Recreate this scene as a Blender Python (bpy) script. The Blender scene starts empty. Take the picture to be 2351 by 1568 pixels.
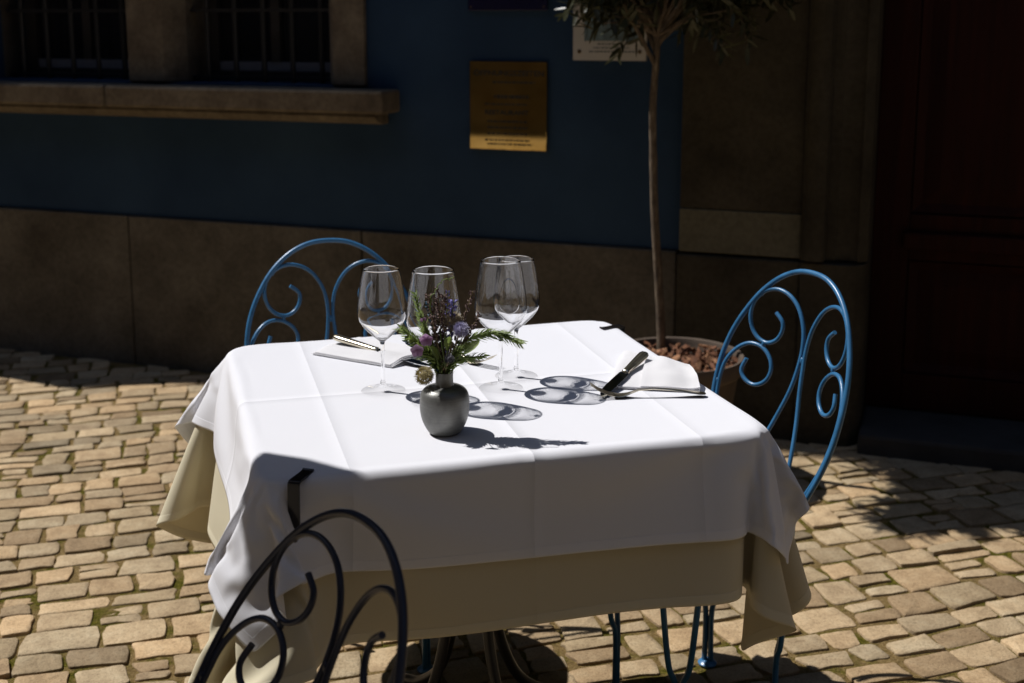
import bpy, bmesh, math, random
import numpy as np
from mathutils import Vector, Matrix, noise as mnoise
R=math.radians; rnd=random.Random(11)
scene=bpy.context.scene
C=scene.collection
# ------------------------------------------------------------ camera
FPX,PXC,PYC,PITCH,CAMZ=2800.0,1175.5,520.0,R(9.63),1.41      # focal length / principal point in a 2351 px wide frame
cd=bpy.data.cameras.new('camera'); cam=bpy.data.objects.new('camera',cd); C.objects.link(cam)
cam.location=(0,0,CAMZ); cam.rotation_euler=(R(90)-PITCH,0,0)
cd.sensor_width=36; cd.lens=36*FPX/2351; cd.shift_y=-(784-PYC)/2351; cd.clip_start=.05; cd.clip_end=500
cd.dof.use_dof=True; cd.dof.focus_distance=2.06; cd.dof.aperture_fstop=4.5; cd.dof.aperture_blades=9
scene.camera=cam
# ------------------------------------------------------------ sun and sky
SUN_EL=R(55.7); SUN_TRAVEL=R(-21.2)          # light travels to the right and slightly towards the camera
sd=Vector((math.cos(SUN_EL)*math.cos(SUN_TRAVEL),math.cos(SUN_EL)*math.sin(SUN_TRAVEL),-math.sin(SUN_EL)))
ld=bpy.data.lights.new('sun','SUN'); ld.energy=5.0; ld.cycles.is_caustics_light=True; ld.angle=R(.53); ld.color=(1,.972,.945)
sun=bpy.data.objects.new('sun',ld); C.objects.link(sun); sun.rotation_euler=sd.to_track_quat('-Z','Y').to_euler(); sun.location=(-4,3,8)
w=bpy.data.worlds.new('World'); scene.world=w; w.use_nodes=True
nt=w.node_tree; sky=nt.nodes.new('ShaderNodeTexSky'); sky.sky_type='NISHITA'; sky.sun_disc=False
sky.sun_elevation=SUN_EL; sky.sun_rotation=math.atan2(-sd.x,-sd.y); sky.altitude=400; sky.air_density=1; sky.dust_density=.6
bg=nt.nodes['Background']; bg.inputs[1].default_value=.10; nt.links.new(sky.outputs[0],bg.inputs[0])
vs=scene.view_settings; vs.view_transform='Standard'; vs.look='None'; vs.exposure=.03; vs.gamma=1
scene.cycles.use_denoising=True; scene.cycles.max_bounces=14; scene.cycles.transparent_max_bounces=24; scene.cycles.transmission_bounces=12; scene.cycles.glossy_bounces=6
scene.cycles.caustics_refractive=True; scene.cycles.caustics_reflective=False; scene.cycles.sample_clamp_indirect=8
# ------------------------------------------------------------ helpers
def proj(p):
    x,y,z=p[0],p[1],p[2]-CAMZ
    d=y*math.cos(PITCH)-z*math.sin(PITCH); v=y*math.sin(PITCH)+z*math.cos(PITCH)
    return PXC+FPX*x/d, PYC-FPX*v/d
def mat(name): 
    m=bpy.data.materials.new(name); m.use_nodes=True; n=m.node_tree; b=n.nodes['Principled BSDF']; return m,n,b
def nd(n,t,**k):
    x=n.nodes.new(t)
    for a,v in k.items():
        if a.startswith('i_'):
            key=a[2:]; key=int(key) if key.isdigit() else key
            x.inputs[key].default_value=v
        else: setattr(x,a,v)
    return x
def L(n,a,b): n.links.new(a,b)
def ramp(n,fac,stops):
    r=n.nodes.new('ShaderNodeValToRGB'); e=r.color_ramp.elements
    while len(e)<len(stops): e.new(.5)
    for q,(p,c) in zip(e,stops): q.position=p; q.color=(*c,1) if len(c)==3 else c
    L(n,fac,r.inputs[0]); return r.outputs[0]
def noise(n,scale,detail=4,rough=.55,vec=None,dist=0):
    t=nd(n,'ShaderNodeTexNoise'); t.inputs['Scale'].default_value=scale; t.inputs['Detail'].default_value=detail; t.inputs['Roughness'].default_value=rough; t.inputs['Distortion'].default_value=dist
    if vec is not None: L(n,vec,t.inputs['Vector'])
    return t
def mixc(n,fac,a,b,mode='MIX'):
    m=n.nodes.new('ShaderNodeMix'); m.data_type='RGBA'; m.blend_type=mode
    for i,v in ((0,fac),(6,a),(7,b)):
        if hasattr(v,'links') or hasattr(v,'is_linked'): L(n,v,m.inputs[i])
        else: m.inputs[i].default_value=(*v,1) if isinstance(v,tuple) else v
    return m.outputs[2]
def bump(n,b,h,strength=.3,dist=.002):
    k=n.nodes.new('ShaderNodeBump'); k.inputs['Strength'].default_value=strength; k.inputs['Distance'].default_value=dist
    L(n,h,k.inputs['Height']); L(n,k.outputs[0],b.inputs['Normal']); return k
def simple(name,col,rough=.5,metal=0,vary=.0,scale=20,bmp=0,bscale=60,bdist=.001,spec=.5):
    m,n,b=mat(name); b.inputs['Roughness'].default_value=rough; b.inputs['Metallic'].default_value=metal; b.inputs['Specular IOR Level'].default_value=spec
    g=nd(n,'ShaderNodeNewGeometry')
    if vary:
        t=noise(n,scale,5,vec=g.outputs['Position'])
        lo=tuple(c*(1-vary) for c in col); hi=tuple(min(1,c*(1+vary)) for c in col)
        L(n,ramp(n,t.outputs[0],[(.3,lo),(.7,hi)]),b.inputs['Base Color'])
    else: b.inputs['Base Color'].default_value=(*col,1)
    if bmp:
        t=noise(n,bscale,4,vec=g.outputs['Position']); bump(n,b,t.outputs[0],bmp,bdist)
    return m
def m_paint(name,col,rough):
    m,n,b=mat(name); g=nd(n,'ShaderNodeNewGeometry'); P=g.outputs['Position']
    t=noise(n,28,4,.6,P); k=noise(n,95,4,.75,P); f=noise(n,260,3,.6,P)
    c=ramp(n,t.outputs[0],[(.3,tuple(x*.82 for x in col)),(.7,tuple(x*1.12 for x in col))])
    c=mixc(n,ramp(n,k.outputs[0],[(.70,(0,0,0)),(.73,(1,1,1))]),c,(.10,.075,.055)); L(n,c,b.inputs['Base Color'])
    rr=nd(n,'ShaderNodeMapRange'); rr.inputs[3].default_value=rough*.75; rr.inputs[4].default_value=rough*1.6; L(n,t.outputs[0],rr.inputs[0]); L(n,rr.outputs[0],b.inputs['Roughness'])
    bump(n,b,f.outputs[0],.22,.0007); return m
class MB:
    def __init__(s): s.v=[]; s.f=[]; s.c=[]
    def add(s,v,f,c=None):
        o=len(s.v); s.v+= [tuple(p) for p in v]; s.f+=[tuple(i+o for i in q) for q in f]
        if c is not None: s.c+=[c]*len(v)
        return s
    def box(s,x0,x1,y0,y1,z0,z1,T=None):
        v=[(x0,y0,z0),(x1,y0,z0),(x1,y1,z0),(x0,y1,z0),(x0,y0,z1),(x1,y0,z1),(x1,y1,z1),(x0,y1,z1)]
        if T: v=[T(*p) for p in v]
        return s.add(v,[(0,3,2,1),(4,5,6,7),(0,1,5,4),(1,2,6,5),(2,3,7,6),(3,0,4,7)])
    def tube(s,pts,r,n=8,cap=True,c=None):
        P=[Vector(p) for p in pts]; m=len(P); rr=r if isinstance(r,(list,tuple)) else [r]*m
        T=[(P[min(i+1,m-1)]-P[max(i-1,0)]).normalized() for i in range(m)]
        a=T[0].orthogonal().normalized(); V=[];F=[]
        for i in range(m):
            a=(a-T[i]*a.dot(T[i])); a=a.normalized() if a.length>1e-6 else T[i].orthogonal().normalized(); b=T[i].cross(a)
            for k in range(n):
                t=2*math.pi*k/n; V.append(P[i]+(a*math.cos(t)+b*math.sin(t))*rr[i])
        for i in range(m-1):
            for k in range(n): F.append((i*n+k,i*n+(k+1)%n,(i+1)*n+(k+1)%n,(i+1)*n+k))
        if cap: F.append(tuple(range(n))[::-1]); F.append(tuple((m-1)*n+k for k in range(n)))
        return s.add(V,F,c)
    def lathe(s,prof,n=32,T=None,close=True):
        V=[];F=[]
        for r,z in prof:
            for k in range(n):
                t=2*math.pi*k/n; V.append((r*math.cos(t),r*math.sin(t),z))
        if T: V=[T(*p) for p in V]
        for i in range(len(prof)-1):
            for k in range(n): F.append((i*n+k,i*n+(k+1)%n,(i+1)*n+(k+1)%n,(i+1)*n+k))
        if close: F.append(tuple(range(n))[::-1]); F.append(tuple((len(prof)-1)*n+k for k in range(n)))
        return s.add(V,F)
    def mesh(s,name,m,smooth=True,angle=40):
        me=bpy.data.meshes.new(name); me.from_pydata(s.v,[],s.f)
        if s.c:
            a=me.color_attributes.new('tint','FLOAT_COLOR','POINT'); a.data.foreach_set('color',np.array([(*c,1) for c in s.c],dtype=np.float32).ravel())
        if m: me.materials.append(m)
        bm=bmesh.new(); bm.from_mesh(me); bmesh.ops.recalc_face_normals(bm,faces=bm.faces); bm.to_mesh(me); bm.free()
        if smooth:
            me.polygons.foreach_set('use_smooth',[True]*len(me.polygons))
            try: me.set_sharp_from_angle(angle=R(angle))
            except Exception: pass
        return me
    def obj(s,name,m,parent=None,smooth=True,angle=40,bevel=0,kind=None):
        o=bpy.data.objects.new(name,s.mesh(name,m,smooth,angle)); C.objects.link(o)
        if parent: o.parent=parent
        if bevel:
            md=o.modifiers.new('bevel','BEVEL'); md.width=bevel; md.segments=2; md.limit_method='ANGLE'; md.angle_limit=R(35)
        if kind: o['kind']=kind
        return o
def thing(name,label,cat,loc=(0,0,0),rz=0,group=None):
    o=bpy.data.objects.new(name,None); C.objects.link(o); o.location=loc; o.rotation_euler.z=rz; o.empty_display_size=.05
    return tag(o,label,cat,group)
def tag(o,label,cat,group=None):
    o['label']=label; o['category']=cat
    if group: o['group']=group
    return o
def crv(P,n=8):
    P=[Vector(p) for p in P]; Q=[2*P[0]-P[1]]+P+[2*P[-1]-P[-2]]; out=[]
    for i in range(1,len(Q)-2):
        a,b,c,d=Q[i-1:i+3]
        for k in range(n):
            t=k/n; out.append(.5*((2*b)+(c-a)*t+(2*a-5*b+4*c-d)*t*t+(3*b-a-3*c+d)*t**3))
    return out+[Q[-2]]
# wall frame: u along the facade (to the right), n out of it (towards the camera), z up
TH,WD=-.3463,4.0956
DU=Vector((math.cos(TH),math.sin(TH),0)); NN=Vector((math.sin(TH),-math.cos(TH),0))
def W(u,n,z): return DU*u+NN*(n-WD)+Vector((0,0,z))
def wdist(x,y): return NN.x*x+NN.y*y+WD
# table frame
TA=R(16.5); E1=Vector((math.cos(TA),math.sin(TA),0)); E2=Vector((-math.sin(TA),math.cos(TA),0)); TC=E1*.535+E2*2.08
def TP(a,b,z): return TC+E1*a+E2*b+Vector((0,0,z))
ZT=.7560
# ------------------------------------------------------------ materials
def m_stone():
    m,n,b=mat('paving_stone'); g=nd(n,'ShaderNodeNewGeometry'); P=g.outputs['Position']
    at=nd(n,'ShaderNodeAttribute',attribute_name='tint')
    t1=noise(n,18,5,.6,P); t2=noise(n,140,3,.6,P); t3=noise(n,420,2,.5,P)
    c=ramp(n,t1.outputs[0],[(.28,(.30,.213,.122)),(.5,(.40,.293,.172)),(.72,(.465,.358,.222))])
    c=mixc(n,1.0,c,at.outputs[0],'MULTIPLY')
    c=mixc(n,.55,c,ramp(n,t2.outputs[0],[(.30,(.5,.47,.43)),(.5,(1,1,1)),(.72,(1.12,1.10,1.08))]),'MULTIPLY')
    c=mixc(n,.5,c,ramp(n,t3.outputs[0],[(.32,(.5,.5,.5)),(.52,(1,1,1))]),'MULTIPLY')
    sp=noise(n,3.1,2,.5,P); sp2=noise(n,60,4,.7,P)           # pale lime spatters
    mul=nd(n,'ShaderNodeMath',operation='MULTIPLY'); L(n,ramp(n,sp.outputs[0],[(.735,(0,0,0)),(.755,(1,1,1))]),mul.inputs[0]); L(n,ramp(n,sp2.outputs[0],[(.48,(0,0,0)),(.54,(1,1,1))]),mul.inputs[1])
    c=mixc(n,mul.outputs[0],c,(.68,.66,.60)); L(n,c,b.inputs['Base Color']); b.inputs['Roughness'].default_value=.85; b.inputs['Specular IOR Level'].default_value=.25
    ad=nd(n,'ShaderNodeMath',operation='ADD'); L(n,t1.outputs[0],ad.inputs[0]); mm=nd(n,'ShaderNodeMath',operation='MULTIPLY'); mm.inputs[1].default_value=.5; L(n,t2.outputs[0],mm.inputs[0]); L(n,mm.outputs[0],ad.inputs[1])
    bump(n,b,ad.outputs[0],.8,.006); return m
def m_joint():
    m,n,b=mat('joint_sand_moss'); g=nd(n,'ShaderNodeNewGeometry'); P=g.outputs['Position']
    a=noise(n,9,5,.65,P); f=noise(n,150,4,.7,P); h=noise(n,500,2,.6,P)
    sand=ramp(n,f.outputs[0],[(.3,(.17,.110,.040)),(.55,(.36,.245,.100)),(.75,(.50,.37,.19))])
    moss=ramp(n,f.outputs[0],[(.3,(.045,.045,.005)),(.55,(.165,.145,.016)),(.75,(.32,.25,.04))])
    fac=ramp(n,a.outputs[0],[(.46,(0,0,0)),(.60,(1,1,1))])
    L(n,mixc(n,fac,sand,moss),b.inputs['Base Color']); b.inputs['Roughness'].default_value=.95; b.inputs['Specular IOR Level'].default_value=.1
    ad=nd(n,'ShaderNodeMath',operation='ADD'); L(n,f.outputs[0],ad.inputs[0]); L(n,h.outputs[0],ad.inputs[1]); bump(n,b,ad.outputs[0],1,.012); return m
def m_wallstone(name,lo,hi,sc=6):
    m,n,b=mat(name); g=nd(n,'ShaderNodeNewGeometry'); P=g.outputs['Position']
    t=noise(n,sc,6,.62,P); s=noise(n,55,4,.6,P); k=noise(n,1.7,3,.5,P)
    c=ramp(n,t.outputs[0],[(.28,lo),(.72,hi)]); c=mixc(n,.6,c,ramp(n,s.outputs[0],[(.3,(.6,.6,.6)),(.6,(1.05,1.05,1.05))]),'MULTIPLY')
    c=mixc(n,.5,c,ramp(n,k.outputs[0],[(.35,(.7,.66,.6)),(.65,(1.1,1.1,1.1))]),'MULTIPLY')
    L(n,c,b.inputs['Base Color']); b.inputs['Roughness'].default_value=.9; b.inputs['Specular IOR Level'].default_value=.15; bump(n,b,s.outputs[0],.5,.004); return m
def m_bluewall():
    m,n,b=mat('blue_plaster'); g=nd(n,'ShaderNodeNewGeometry'); P=g.outputs['Position']
    t=noise(n,2.2,5,.6,P); s=noise(n,120,3,.6,P); sp=noise(n,34,3,.7,P)
    c=ramp(n,t.outputs[0],[(.3,(.0130,.033,.071)),(.7,(.024,.053,.102))])
    c=mixc(n,ramp(n,sp.outputs[0],[(.75,(0,0,0)),(.78,(1,1,1))]),c,(.05,.04,.03))
    L(n,c,b.inputs['Base Color']); b.inputs['Roughness'].default_value=.8; b.inputs['Specular IOR Level'].default_value=.2; bump(n,b,s.outputs[0],.35,.002); return m
def m_cloth(name,col,trans,w,h,creases):
    m=bpy.data.materials.new(name); m.use_nodes=True; n=m.node_tree; n.nodes.remove(n.nodes['Principled BSDF']); out=n.nodes['Material Output']
    uv=nd(n,'ShaderNodeUVMap'); sx=nd(n,'ShaderNodeSeparateXYZ'); L(n,uv.outputs[0],sx.inputs[0])
    d=nd(n,'ShaderNodeBsdfDiffuse'); d.inputs[0].default_value=(*col,1); d.inputs[1].default_value=.3
    tr=nd(n,'ShaderNodeBsdfTranslucent'); tr.inputs[0].default_value=(*[c*f for c,f in zip(col,(1,.93,.8))],1)
    mx=nd(n,'ShaderNodeMixShader'); mx.inputs[0].default_value=trans; L(n,d.outputs[0],mx.inputs[1]); L(n,tr.outputs[0],mx.inputs[2]); L(n,mx.outputs[0],out.inputs[0])
    # weave + hem + ironed creases as fine relief
    wv=nd(n,'ShaderNodeTexWave',wave_type='BANDS',bands_direction='DIAGONAL'); wv.inputs['Scale'].default_value=260; wv.inputs['Distortion'].default_value=1.2; L(n,uv.outputs[0],wv.inputs['Vector'])
    ns=noise(n,900,2,.5,uv.outputs[0])
    tot=nd(n,'ShaderNodeMath',operation='MULTIPLY_ADD'); L(n,wv.outputs[1],tot.inputs[0]); tot.inputs[1].default_value=.06; L(n,ns.outputs[0],tot.inputs[2])
    cur=nd(n,'ShaderNodeMath',operation='MULTIPLY'); L(n,tot.outputs[0],cur.inputs[0]); cur.inputs[1].default_value=.10; cur=cur.outputs[0]
    def edge(sock,size):
        a=nd(n,'ShaderNodeMath',operation='SUBTRACT'); a.inputs[1].default_value=.5; L(n,sock,a.inputs[0])
        ab=nd(n,'ShaderNodeMath',operation='ABSOLUTE'); L(n,a.outputs[0],ab.inputs[0])
        g=nd(n,'ShaderNodeMapRange',interpolation_type='SMOOTHSTEP'); g.inputs[1].default_value=.5-.017/size; g.inputs[2].default_value=.5-.0155/size; L(n,ab.outputs[0],g.inputs[0]); return g.outputs[0]
    mxm=nd(n,'ShaderNodeMath',operation='MAXIMUM'); L(n,edge(sx.outputs[0],w),mxm.inputs[0]); L(n,edge(sx.outputs[1],h),mxm.inputs[1]); hem=mxm.outputs[0]
    def addh(cur,sock,k):
        q=nd(n,'ShaderNodeMath',operation='MULTIPLY_ADD'); L(n,sock,q.inputs[0]); q.inputs[1].default_value=k; L(n,cur,q.inputs[2]); return q.outputs[0]
    cur=addh(cur,hem,.35)
    tm=nd(n,'ShaderNodeMath',operation='MULTIPLY_ADD'); L(n,hem,tm.inputs[0]); tm.inputs[1].default_value=-trans*.7; tm.inputs[2].default_value=trans; L(n,tm.outputs[0],mx.inputs[0])
    for ax,pos,size in creases:
        a=nd(n,'ShaderNodeMath',operation='SUBTRACT'); L(n,sx.outputs[ax],a.inputs[0]); a.inputs[1].default_value=pos
        ab=nd(n,'ShaderNodeMath',operation='ABSOLUTE'); L(n,a.outputs[0],ab.inputs[0])
        g=nd(n,'ShaderNodeMapRange'); g.inputs[1].default_value=.020; g.inputs[2].default_value=0; g.inputs[3].default_value=0; g.inputs[4].default_value=1; L(n,ab.outputs[0],g.inputs[0])
        pw=nd(n,'ShaderNodeMath',operation='POWER'); L(n,g.outputs[0],pw.inputs[0]); pw.inputs[1].default_value=2.2
        cur=addh(cur,pw.outputs[0],size)
    wr=noise(n,7,3,.5,uv.outputs[0],.6); cur=addh(cur,wr.outputs[0],.9)
    for sh in (d,tr):
        k=nd(n,'ShaderNodeBump'); k.inputs['Strength'].default_value=.55; k.inputs['Distance'].default_value=.0022; L(n,cur,k.inputs['Height']); L(n,k.outputs[0],sh.inputs['Normal'])
    return m
def m_glass():
    # blown crystal: solid glass in bowl and stem, flat see-through glass in the foot that lies on the cloth
    m=bpy.data.materials.new('clear_glass'); m.use_nodes=True; n=m.node_tree; n.nodes.remove(n.nodes['Principled BSDF']); out=n.nodes['Material Output']
    g=nd(n,'ShaderNodeBsdfGlass'); g.inputs['Roughness'].default_value=0; g.inputs['IOR'].default_value=1.5
    fr_=nd(n,'ShaderNodeFresnel'); fr_.inputs[0].default_value=1.5; gl=nd(n,'ShaderNodeBsdfGlossy'); gl.inputs['Roughness'].default_value=.0; tp=nd(n,'ShaderNodeBsdfTransparent'); tp.inputs[0].default_value=(1,1,1,1)
    ge=nd(n,'ShaderNodeNewGeometry'); mr=nd(n,'ShaderNodeMapRange'); mr.inputs[3].default_value=1.5; mr.inputs[4].default_value=1/1.5; L(n,ge.outputs['Backfacing'],mr.inputs[0]); L(n,mr.outputs[0],fr_.inputs[0])
    th=nd(n,'ShaderNodeMixShader'); L(n,fr_.outputs[0],th.inputs[0]); L(n,tp.outputs[0],th.inputs[1]); L(n,gl.outputs[0],th.inputs[2])
    tc=nd(n,'ShaderNodeTexCoord'); sx=nd(n,'ShaderNodeSeparateXYZ'); L(n,tc.outputs['Object'],sx.inputs[0])
    f=ramp(n,sx.outputs[2],[(0,(0,0,0)),(.0095,(0,0,0)),(.0118,(1,1,1))])
    mx=nd(n,'ShaderNodeMixShader'); L(n,f,mx.inputs[0]); L(n,th.outputs[0],mx.inputs[1]); L(n,g.outputs[0],mx.inputs[2]); L(n,mx.outputs[0],out.inputs[0]); return m
def m_brushed():
    m,n,b=mat('dark_brushed_metal'); tc=nd(n,'ShaderNodeTexCoord'); mp=nd(n,'ShaderNodeMapping'); mp.inputs['Scale'].default_value=(14,14,1300); L(n,tc.outputs['Object'],mp.inputs[0])
    t=noise(n,1,4,.6,mp.outputs[0]); p=noise(n,38,4,.6,tc.outputs['Object']); sc=noise(n,300,2,.5,tc.outputs['Object'])
    c=ramp(n,p.outputs[0],[(.3,(.125,.125,.118)),(.7,(.215,.215,.20))]); c=mixc(n,.4,c,ramp(n,t.outputs[0],[(.3,(.6,.6,.6)),(.7,(1.2,1.2,1.2))]),'MULTIPLY')
    L(n,c,b.inputs['Base Color']); b.inputs['Metallic'].default_value=.45
    rr=nd(n,'ShaderNodeMapRange'); rr.inputs[3].default_value=.34; rr.inputs[4].default_value=.52; L(n,p.outputs[0],rr.inputs[0]); L(n,rr.outputs[0],b.inputs['Roughness'])
    bump(n,b,t.outputs[0],.25,.0006); return m
def m_wood():
    m,n,b=mat('dark_red_wood'); tc=nd(n,'ShaderNodeTexCoord'); mp=nd(n,'ShaderNodeMapping'); mp.inputs['Scale'].default_value=(30,30,1.4); L(n,tc.outputs['Object'],mp.inputs[0])
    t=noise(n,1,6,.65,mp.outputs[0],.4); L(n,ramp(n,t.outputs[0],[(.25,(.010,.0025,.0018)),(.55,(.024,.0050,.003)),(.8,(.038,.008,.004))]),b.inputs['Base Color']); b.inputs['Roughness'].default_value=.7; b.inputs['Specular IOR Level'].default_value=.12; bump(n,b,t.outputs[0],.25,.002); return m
def m_brass():
    m,n,b=mat('brass'); g=nd(n,'ShaderNodeNewGeometry'); t=noise(n,9,4,.6,g.outputs['Position']); L(n,ramp(n,t.outputs[0],[(.3,(.60,.38,.11)),(.7,(.78,.54,.20))]),b.inputs['Base Color'])
    b.inputs['Metallic'].default_value=1; rr=nd(n,'ShaderNodeMapRange'); rr.inputs[3].default_value=.02; rr.inputs[4].default_value=.045; L(n,t.outputs[0],rr.inputs[0]); L(n,rr.outputs[0],b.inputs['Roughness']); return m
def m_leaf(name,lo,hi,tr=.25,rough=.45):
    m=bpy.data.materials.new(name); m.use_nodes=True; n=m.node_tree; b=n.nodes['Principled BSDF']; out=n.nodes['Material Output']
    g=nd(n,'ShaderNodeNewGeometry'); t=noise(n,26,3,.6,g.outputs['Position']); c=ramp(n,t.outputs[0],[(.3,lo),(.7,hi)])
    L(n,c,b.inputs['Base Color']); b.inputs['Roughness'].default_value=rough
    x=nd(n,'ShaderNodeBsdfTranslucent'); L(n,c,x.inputs[0]); mx=nd(n,'ShaderNodeMixShader'); mx.inputs[0].default_value=tr; L(n,b.outputs[0],mx.inputs[1]); L(n,x.outputs[0],mx.inputs[2]); L(n,mx.outputs[0],out.inputs[0]); return m
def m_bark():
    m,n,b=mat('olive_bark'); g=nd(n,'ShaderNodeNewGeometry'); P=g.outputs['Position']; mp=nd(n,'ShaderNodeMapping'); mp.inputs['Scale'].default_value=(60,60,14); L(n,P,mp.inputs[0])
    t=noise(n,1,5,.65,mp.outputs[0]); q=noise(n,30,4,.6,P); c=ramp(n,t.outputs[0],[(.28,(.045,.031,.020)),(.55,(.125,.092,.06)),(.75,(.27,.22,.155))]); c=mixc(n,.6,c,ramp(n,q.outputs[0],[(.35,(.5,.45,.4)),(.6,(1.1,1.1,1.1))]),'MULTIPLY')
    L(n,c,b.inputs['Base Color']); b.inputs['Roughness'].default_value=.9; bump(n,b,t.outputs[0],.9,.006); return m
M=dict(stone=m_stone(),joint=m_joint(),blue=m_bluewall(),
 plinth=m_wallstone('plinth_sandstone',(.074,.066,.053),(.150,.136,.112),5), sill=m_wallstone('sill_sandstone',(.098,.078,.058),(.205,.172,.128),9),
 pilaster=m_wallstone('grey_green_stone',(.036,.031,.022),(.070,.061,.044),5), patch=m_wallstone('repair_mortar',(.115,.108,.078),(.14,.13,.095),3),
 white=m_cloth('white_cotton',(.785,.79,.83),.10,1.14,1.09,[(0,.27,2.0),(0,.77,1.6),(1,.5,1.8),(0,.52,2.6)]),
 beige=m_cloth('beige_cotton',(.72,.665,.50),.22,1.39,1.31,[(0,.52,1.6),(1,.5,.8)]),
 linen=m_leaf('white_linen',(.80,.795,.81),(.82,.815,.83),.30,.9),
 glass=m_glass(),vase=m_brushed(),wood=m_wood(),brass=m_brass(),bark=m_bark(),
 paint=m_paint('blue_enamel_paint',(.034,.140,.285),.27),
 navy=m_paint('shade_darkened_paint',(.013,.018,.040),.32),  # front chair: blue enamel with its shade put into a near-black base colour
 iron=simple('black_iron',(.012,.012,.014),.42,.2,.2,30,.2,200,.0005),
 clip=simple('black_clip_metal',(.010,.008,.008),.22,.3,.1,30),
 silver=simple('worn_silver',(.74,.67,.52),.28,1,.18,60,.1,300,.0003), blade=simple('polished_blade',(.62,.63,.64),.07,1,.05,30),
 pot=simple('terracotta_grey',(.085,.060,.042),.85,0,.2,14,.4,90,.002), soil=simple('dark_soil',(.018,.012,.008),.95,0,.3,60,.8,160,.01),
 chip=simple('bark_chip',(.13,.048,.018),.85,0,.5,40,.7,160,.004), chip2=simple('pale_bark_chip',(.26,.125,.058),.85,0,.4,40,.7,160,.004),
 leaf=m_leaf('olive_leaf',(.030,.034,.014),(.062,.062,.030),.2,.4), rose=m_leaf('rosemary_leaf',(.13,.19,.05),(.34,.42,.15),.42,.5), sage=m_leaf('sage_leaf',(.16,.23,.05),(.34,.42,.11),.4),
 lav=simple('dried_lavender',(.13,.085,.075),.8,0,.5,300), lavblue=simple('blue_lavender',(.16,.15,.40),.75,0,.4,300), teal=simple('teal_muscari',(.04,.09,.14),.7,0,.5,300),
 thb=simple('blue_thistle',(.42,.40,.56),.7,0,.45,200), thp=simple('pale_thistle',(.36,.30,.20),.75,0,.35,200), thk=simple('dark_thistle',(.06,.055,.075),.7,0,.4,200), thg=simple('straw_thistle',(.38,.32,.16),.75,0,.35,200),
 pink=m_leaf('pink_petal',(.42,.20,.44),(.66,.46,.64),.35), stem=m_leaf('stem_green',(.10,.16,.03),(.20,.25,.07),.1,.5), straw=simple('dry_stem',(.26,.20,.11),.8,0,.3,200), tend=m_leaf('tendril_green',(.16,.25,.05),(.26,.34,.09),.2),
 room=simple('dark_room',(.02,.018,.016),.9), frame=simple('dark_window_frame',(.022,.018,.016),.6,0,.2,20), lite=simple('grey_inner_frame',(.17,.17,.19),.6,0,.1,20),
 sign=simple('dark_blue_enamel',(.006,.006,.035),.2,0,.1,10), paper=simple('white_board',(.42,.40,.37),.6,0,.05,10), pic=simple('printed_picture',(.10,.15,.17),.5,0,.5,30), ink=simple('print_ink',(.05,.07,.085),.7), etch=simple('etched_black',(.008,.006,.004),.6), screw=simple('screw_head',(.10,.07,.04),.4,.8),
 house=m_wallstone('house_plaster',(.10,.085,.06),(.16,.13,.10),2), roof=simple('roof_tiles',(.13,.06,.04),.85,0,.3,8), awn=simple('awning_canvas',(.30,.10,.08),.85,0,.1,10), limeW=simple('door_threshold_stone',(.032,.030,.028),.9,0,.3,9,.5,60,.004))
def m_pane():
    m=bpy.data.materials.new('window_glass'); m.use_nodes=True; n=m.node_tree; b=n.nodes['Principled BSDF']; b.inputs['Base Color'].default_value=(.012,.012,.015,1); b.inputs['Roughness'].default_value=.06; b.inputs['Specular IOR Level'].default_value=.5; return m
M['pane']=m_pane()
# ------------------------------------------------------------ the ground
gb=MB(); gb.add([(-40,-40,-.035),(40,-40,-.035),(40,40,-.035),(-40,40,-.035)],[(0,1,2,3)])
street=gb.obj('street',simple('worn_street_paving',(.25,.21,.16),.9,0,.35,7,.6,40,.01),smooth=False); street['kind']='structure'
RA=R(16.5); RD=Vector((math.cos(RA),math.sin(RA))); RC=Vector((-math.sin(RA),math.cos(RA)))
jb=MB(); N0=150
xs=np.linspace(-5.2,4.6,N0); ys=np.linspace(.9,6.3,90)
for y in ys:
    for x in xs: jb.v.append((x,y,-.0042+.0018*mnoise.noise(Vector((x*9,y*9,0)))+0.0016*mnoise.noise(Vector((x*40,y*40,3)))))
for j in range(89):
    for i in range(N0-1): jb.f.append((j*N0+i,j*N0+i+1,(j+1)*N0+i+1,(j+1)*N0+i))
pav=jb.obj('pavement',M['joint']); pav['kind']='structure'
def wob(s,t,k): return mnoise.noise(Vector((s*1.7,t*1.7,k)))
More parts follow.
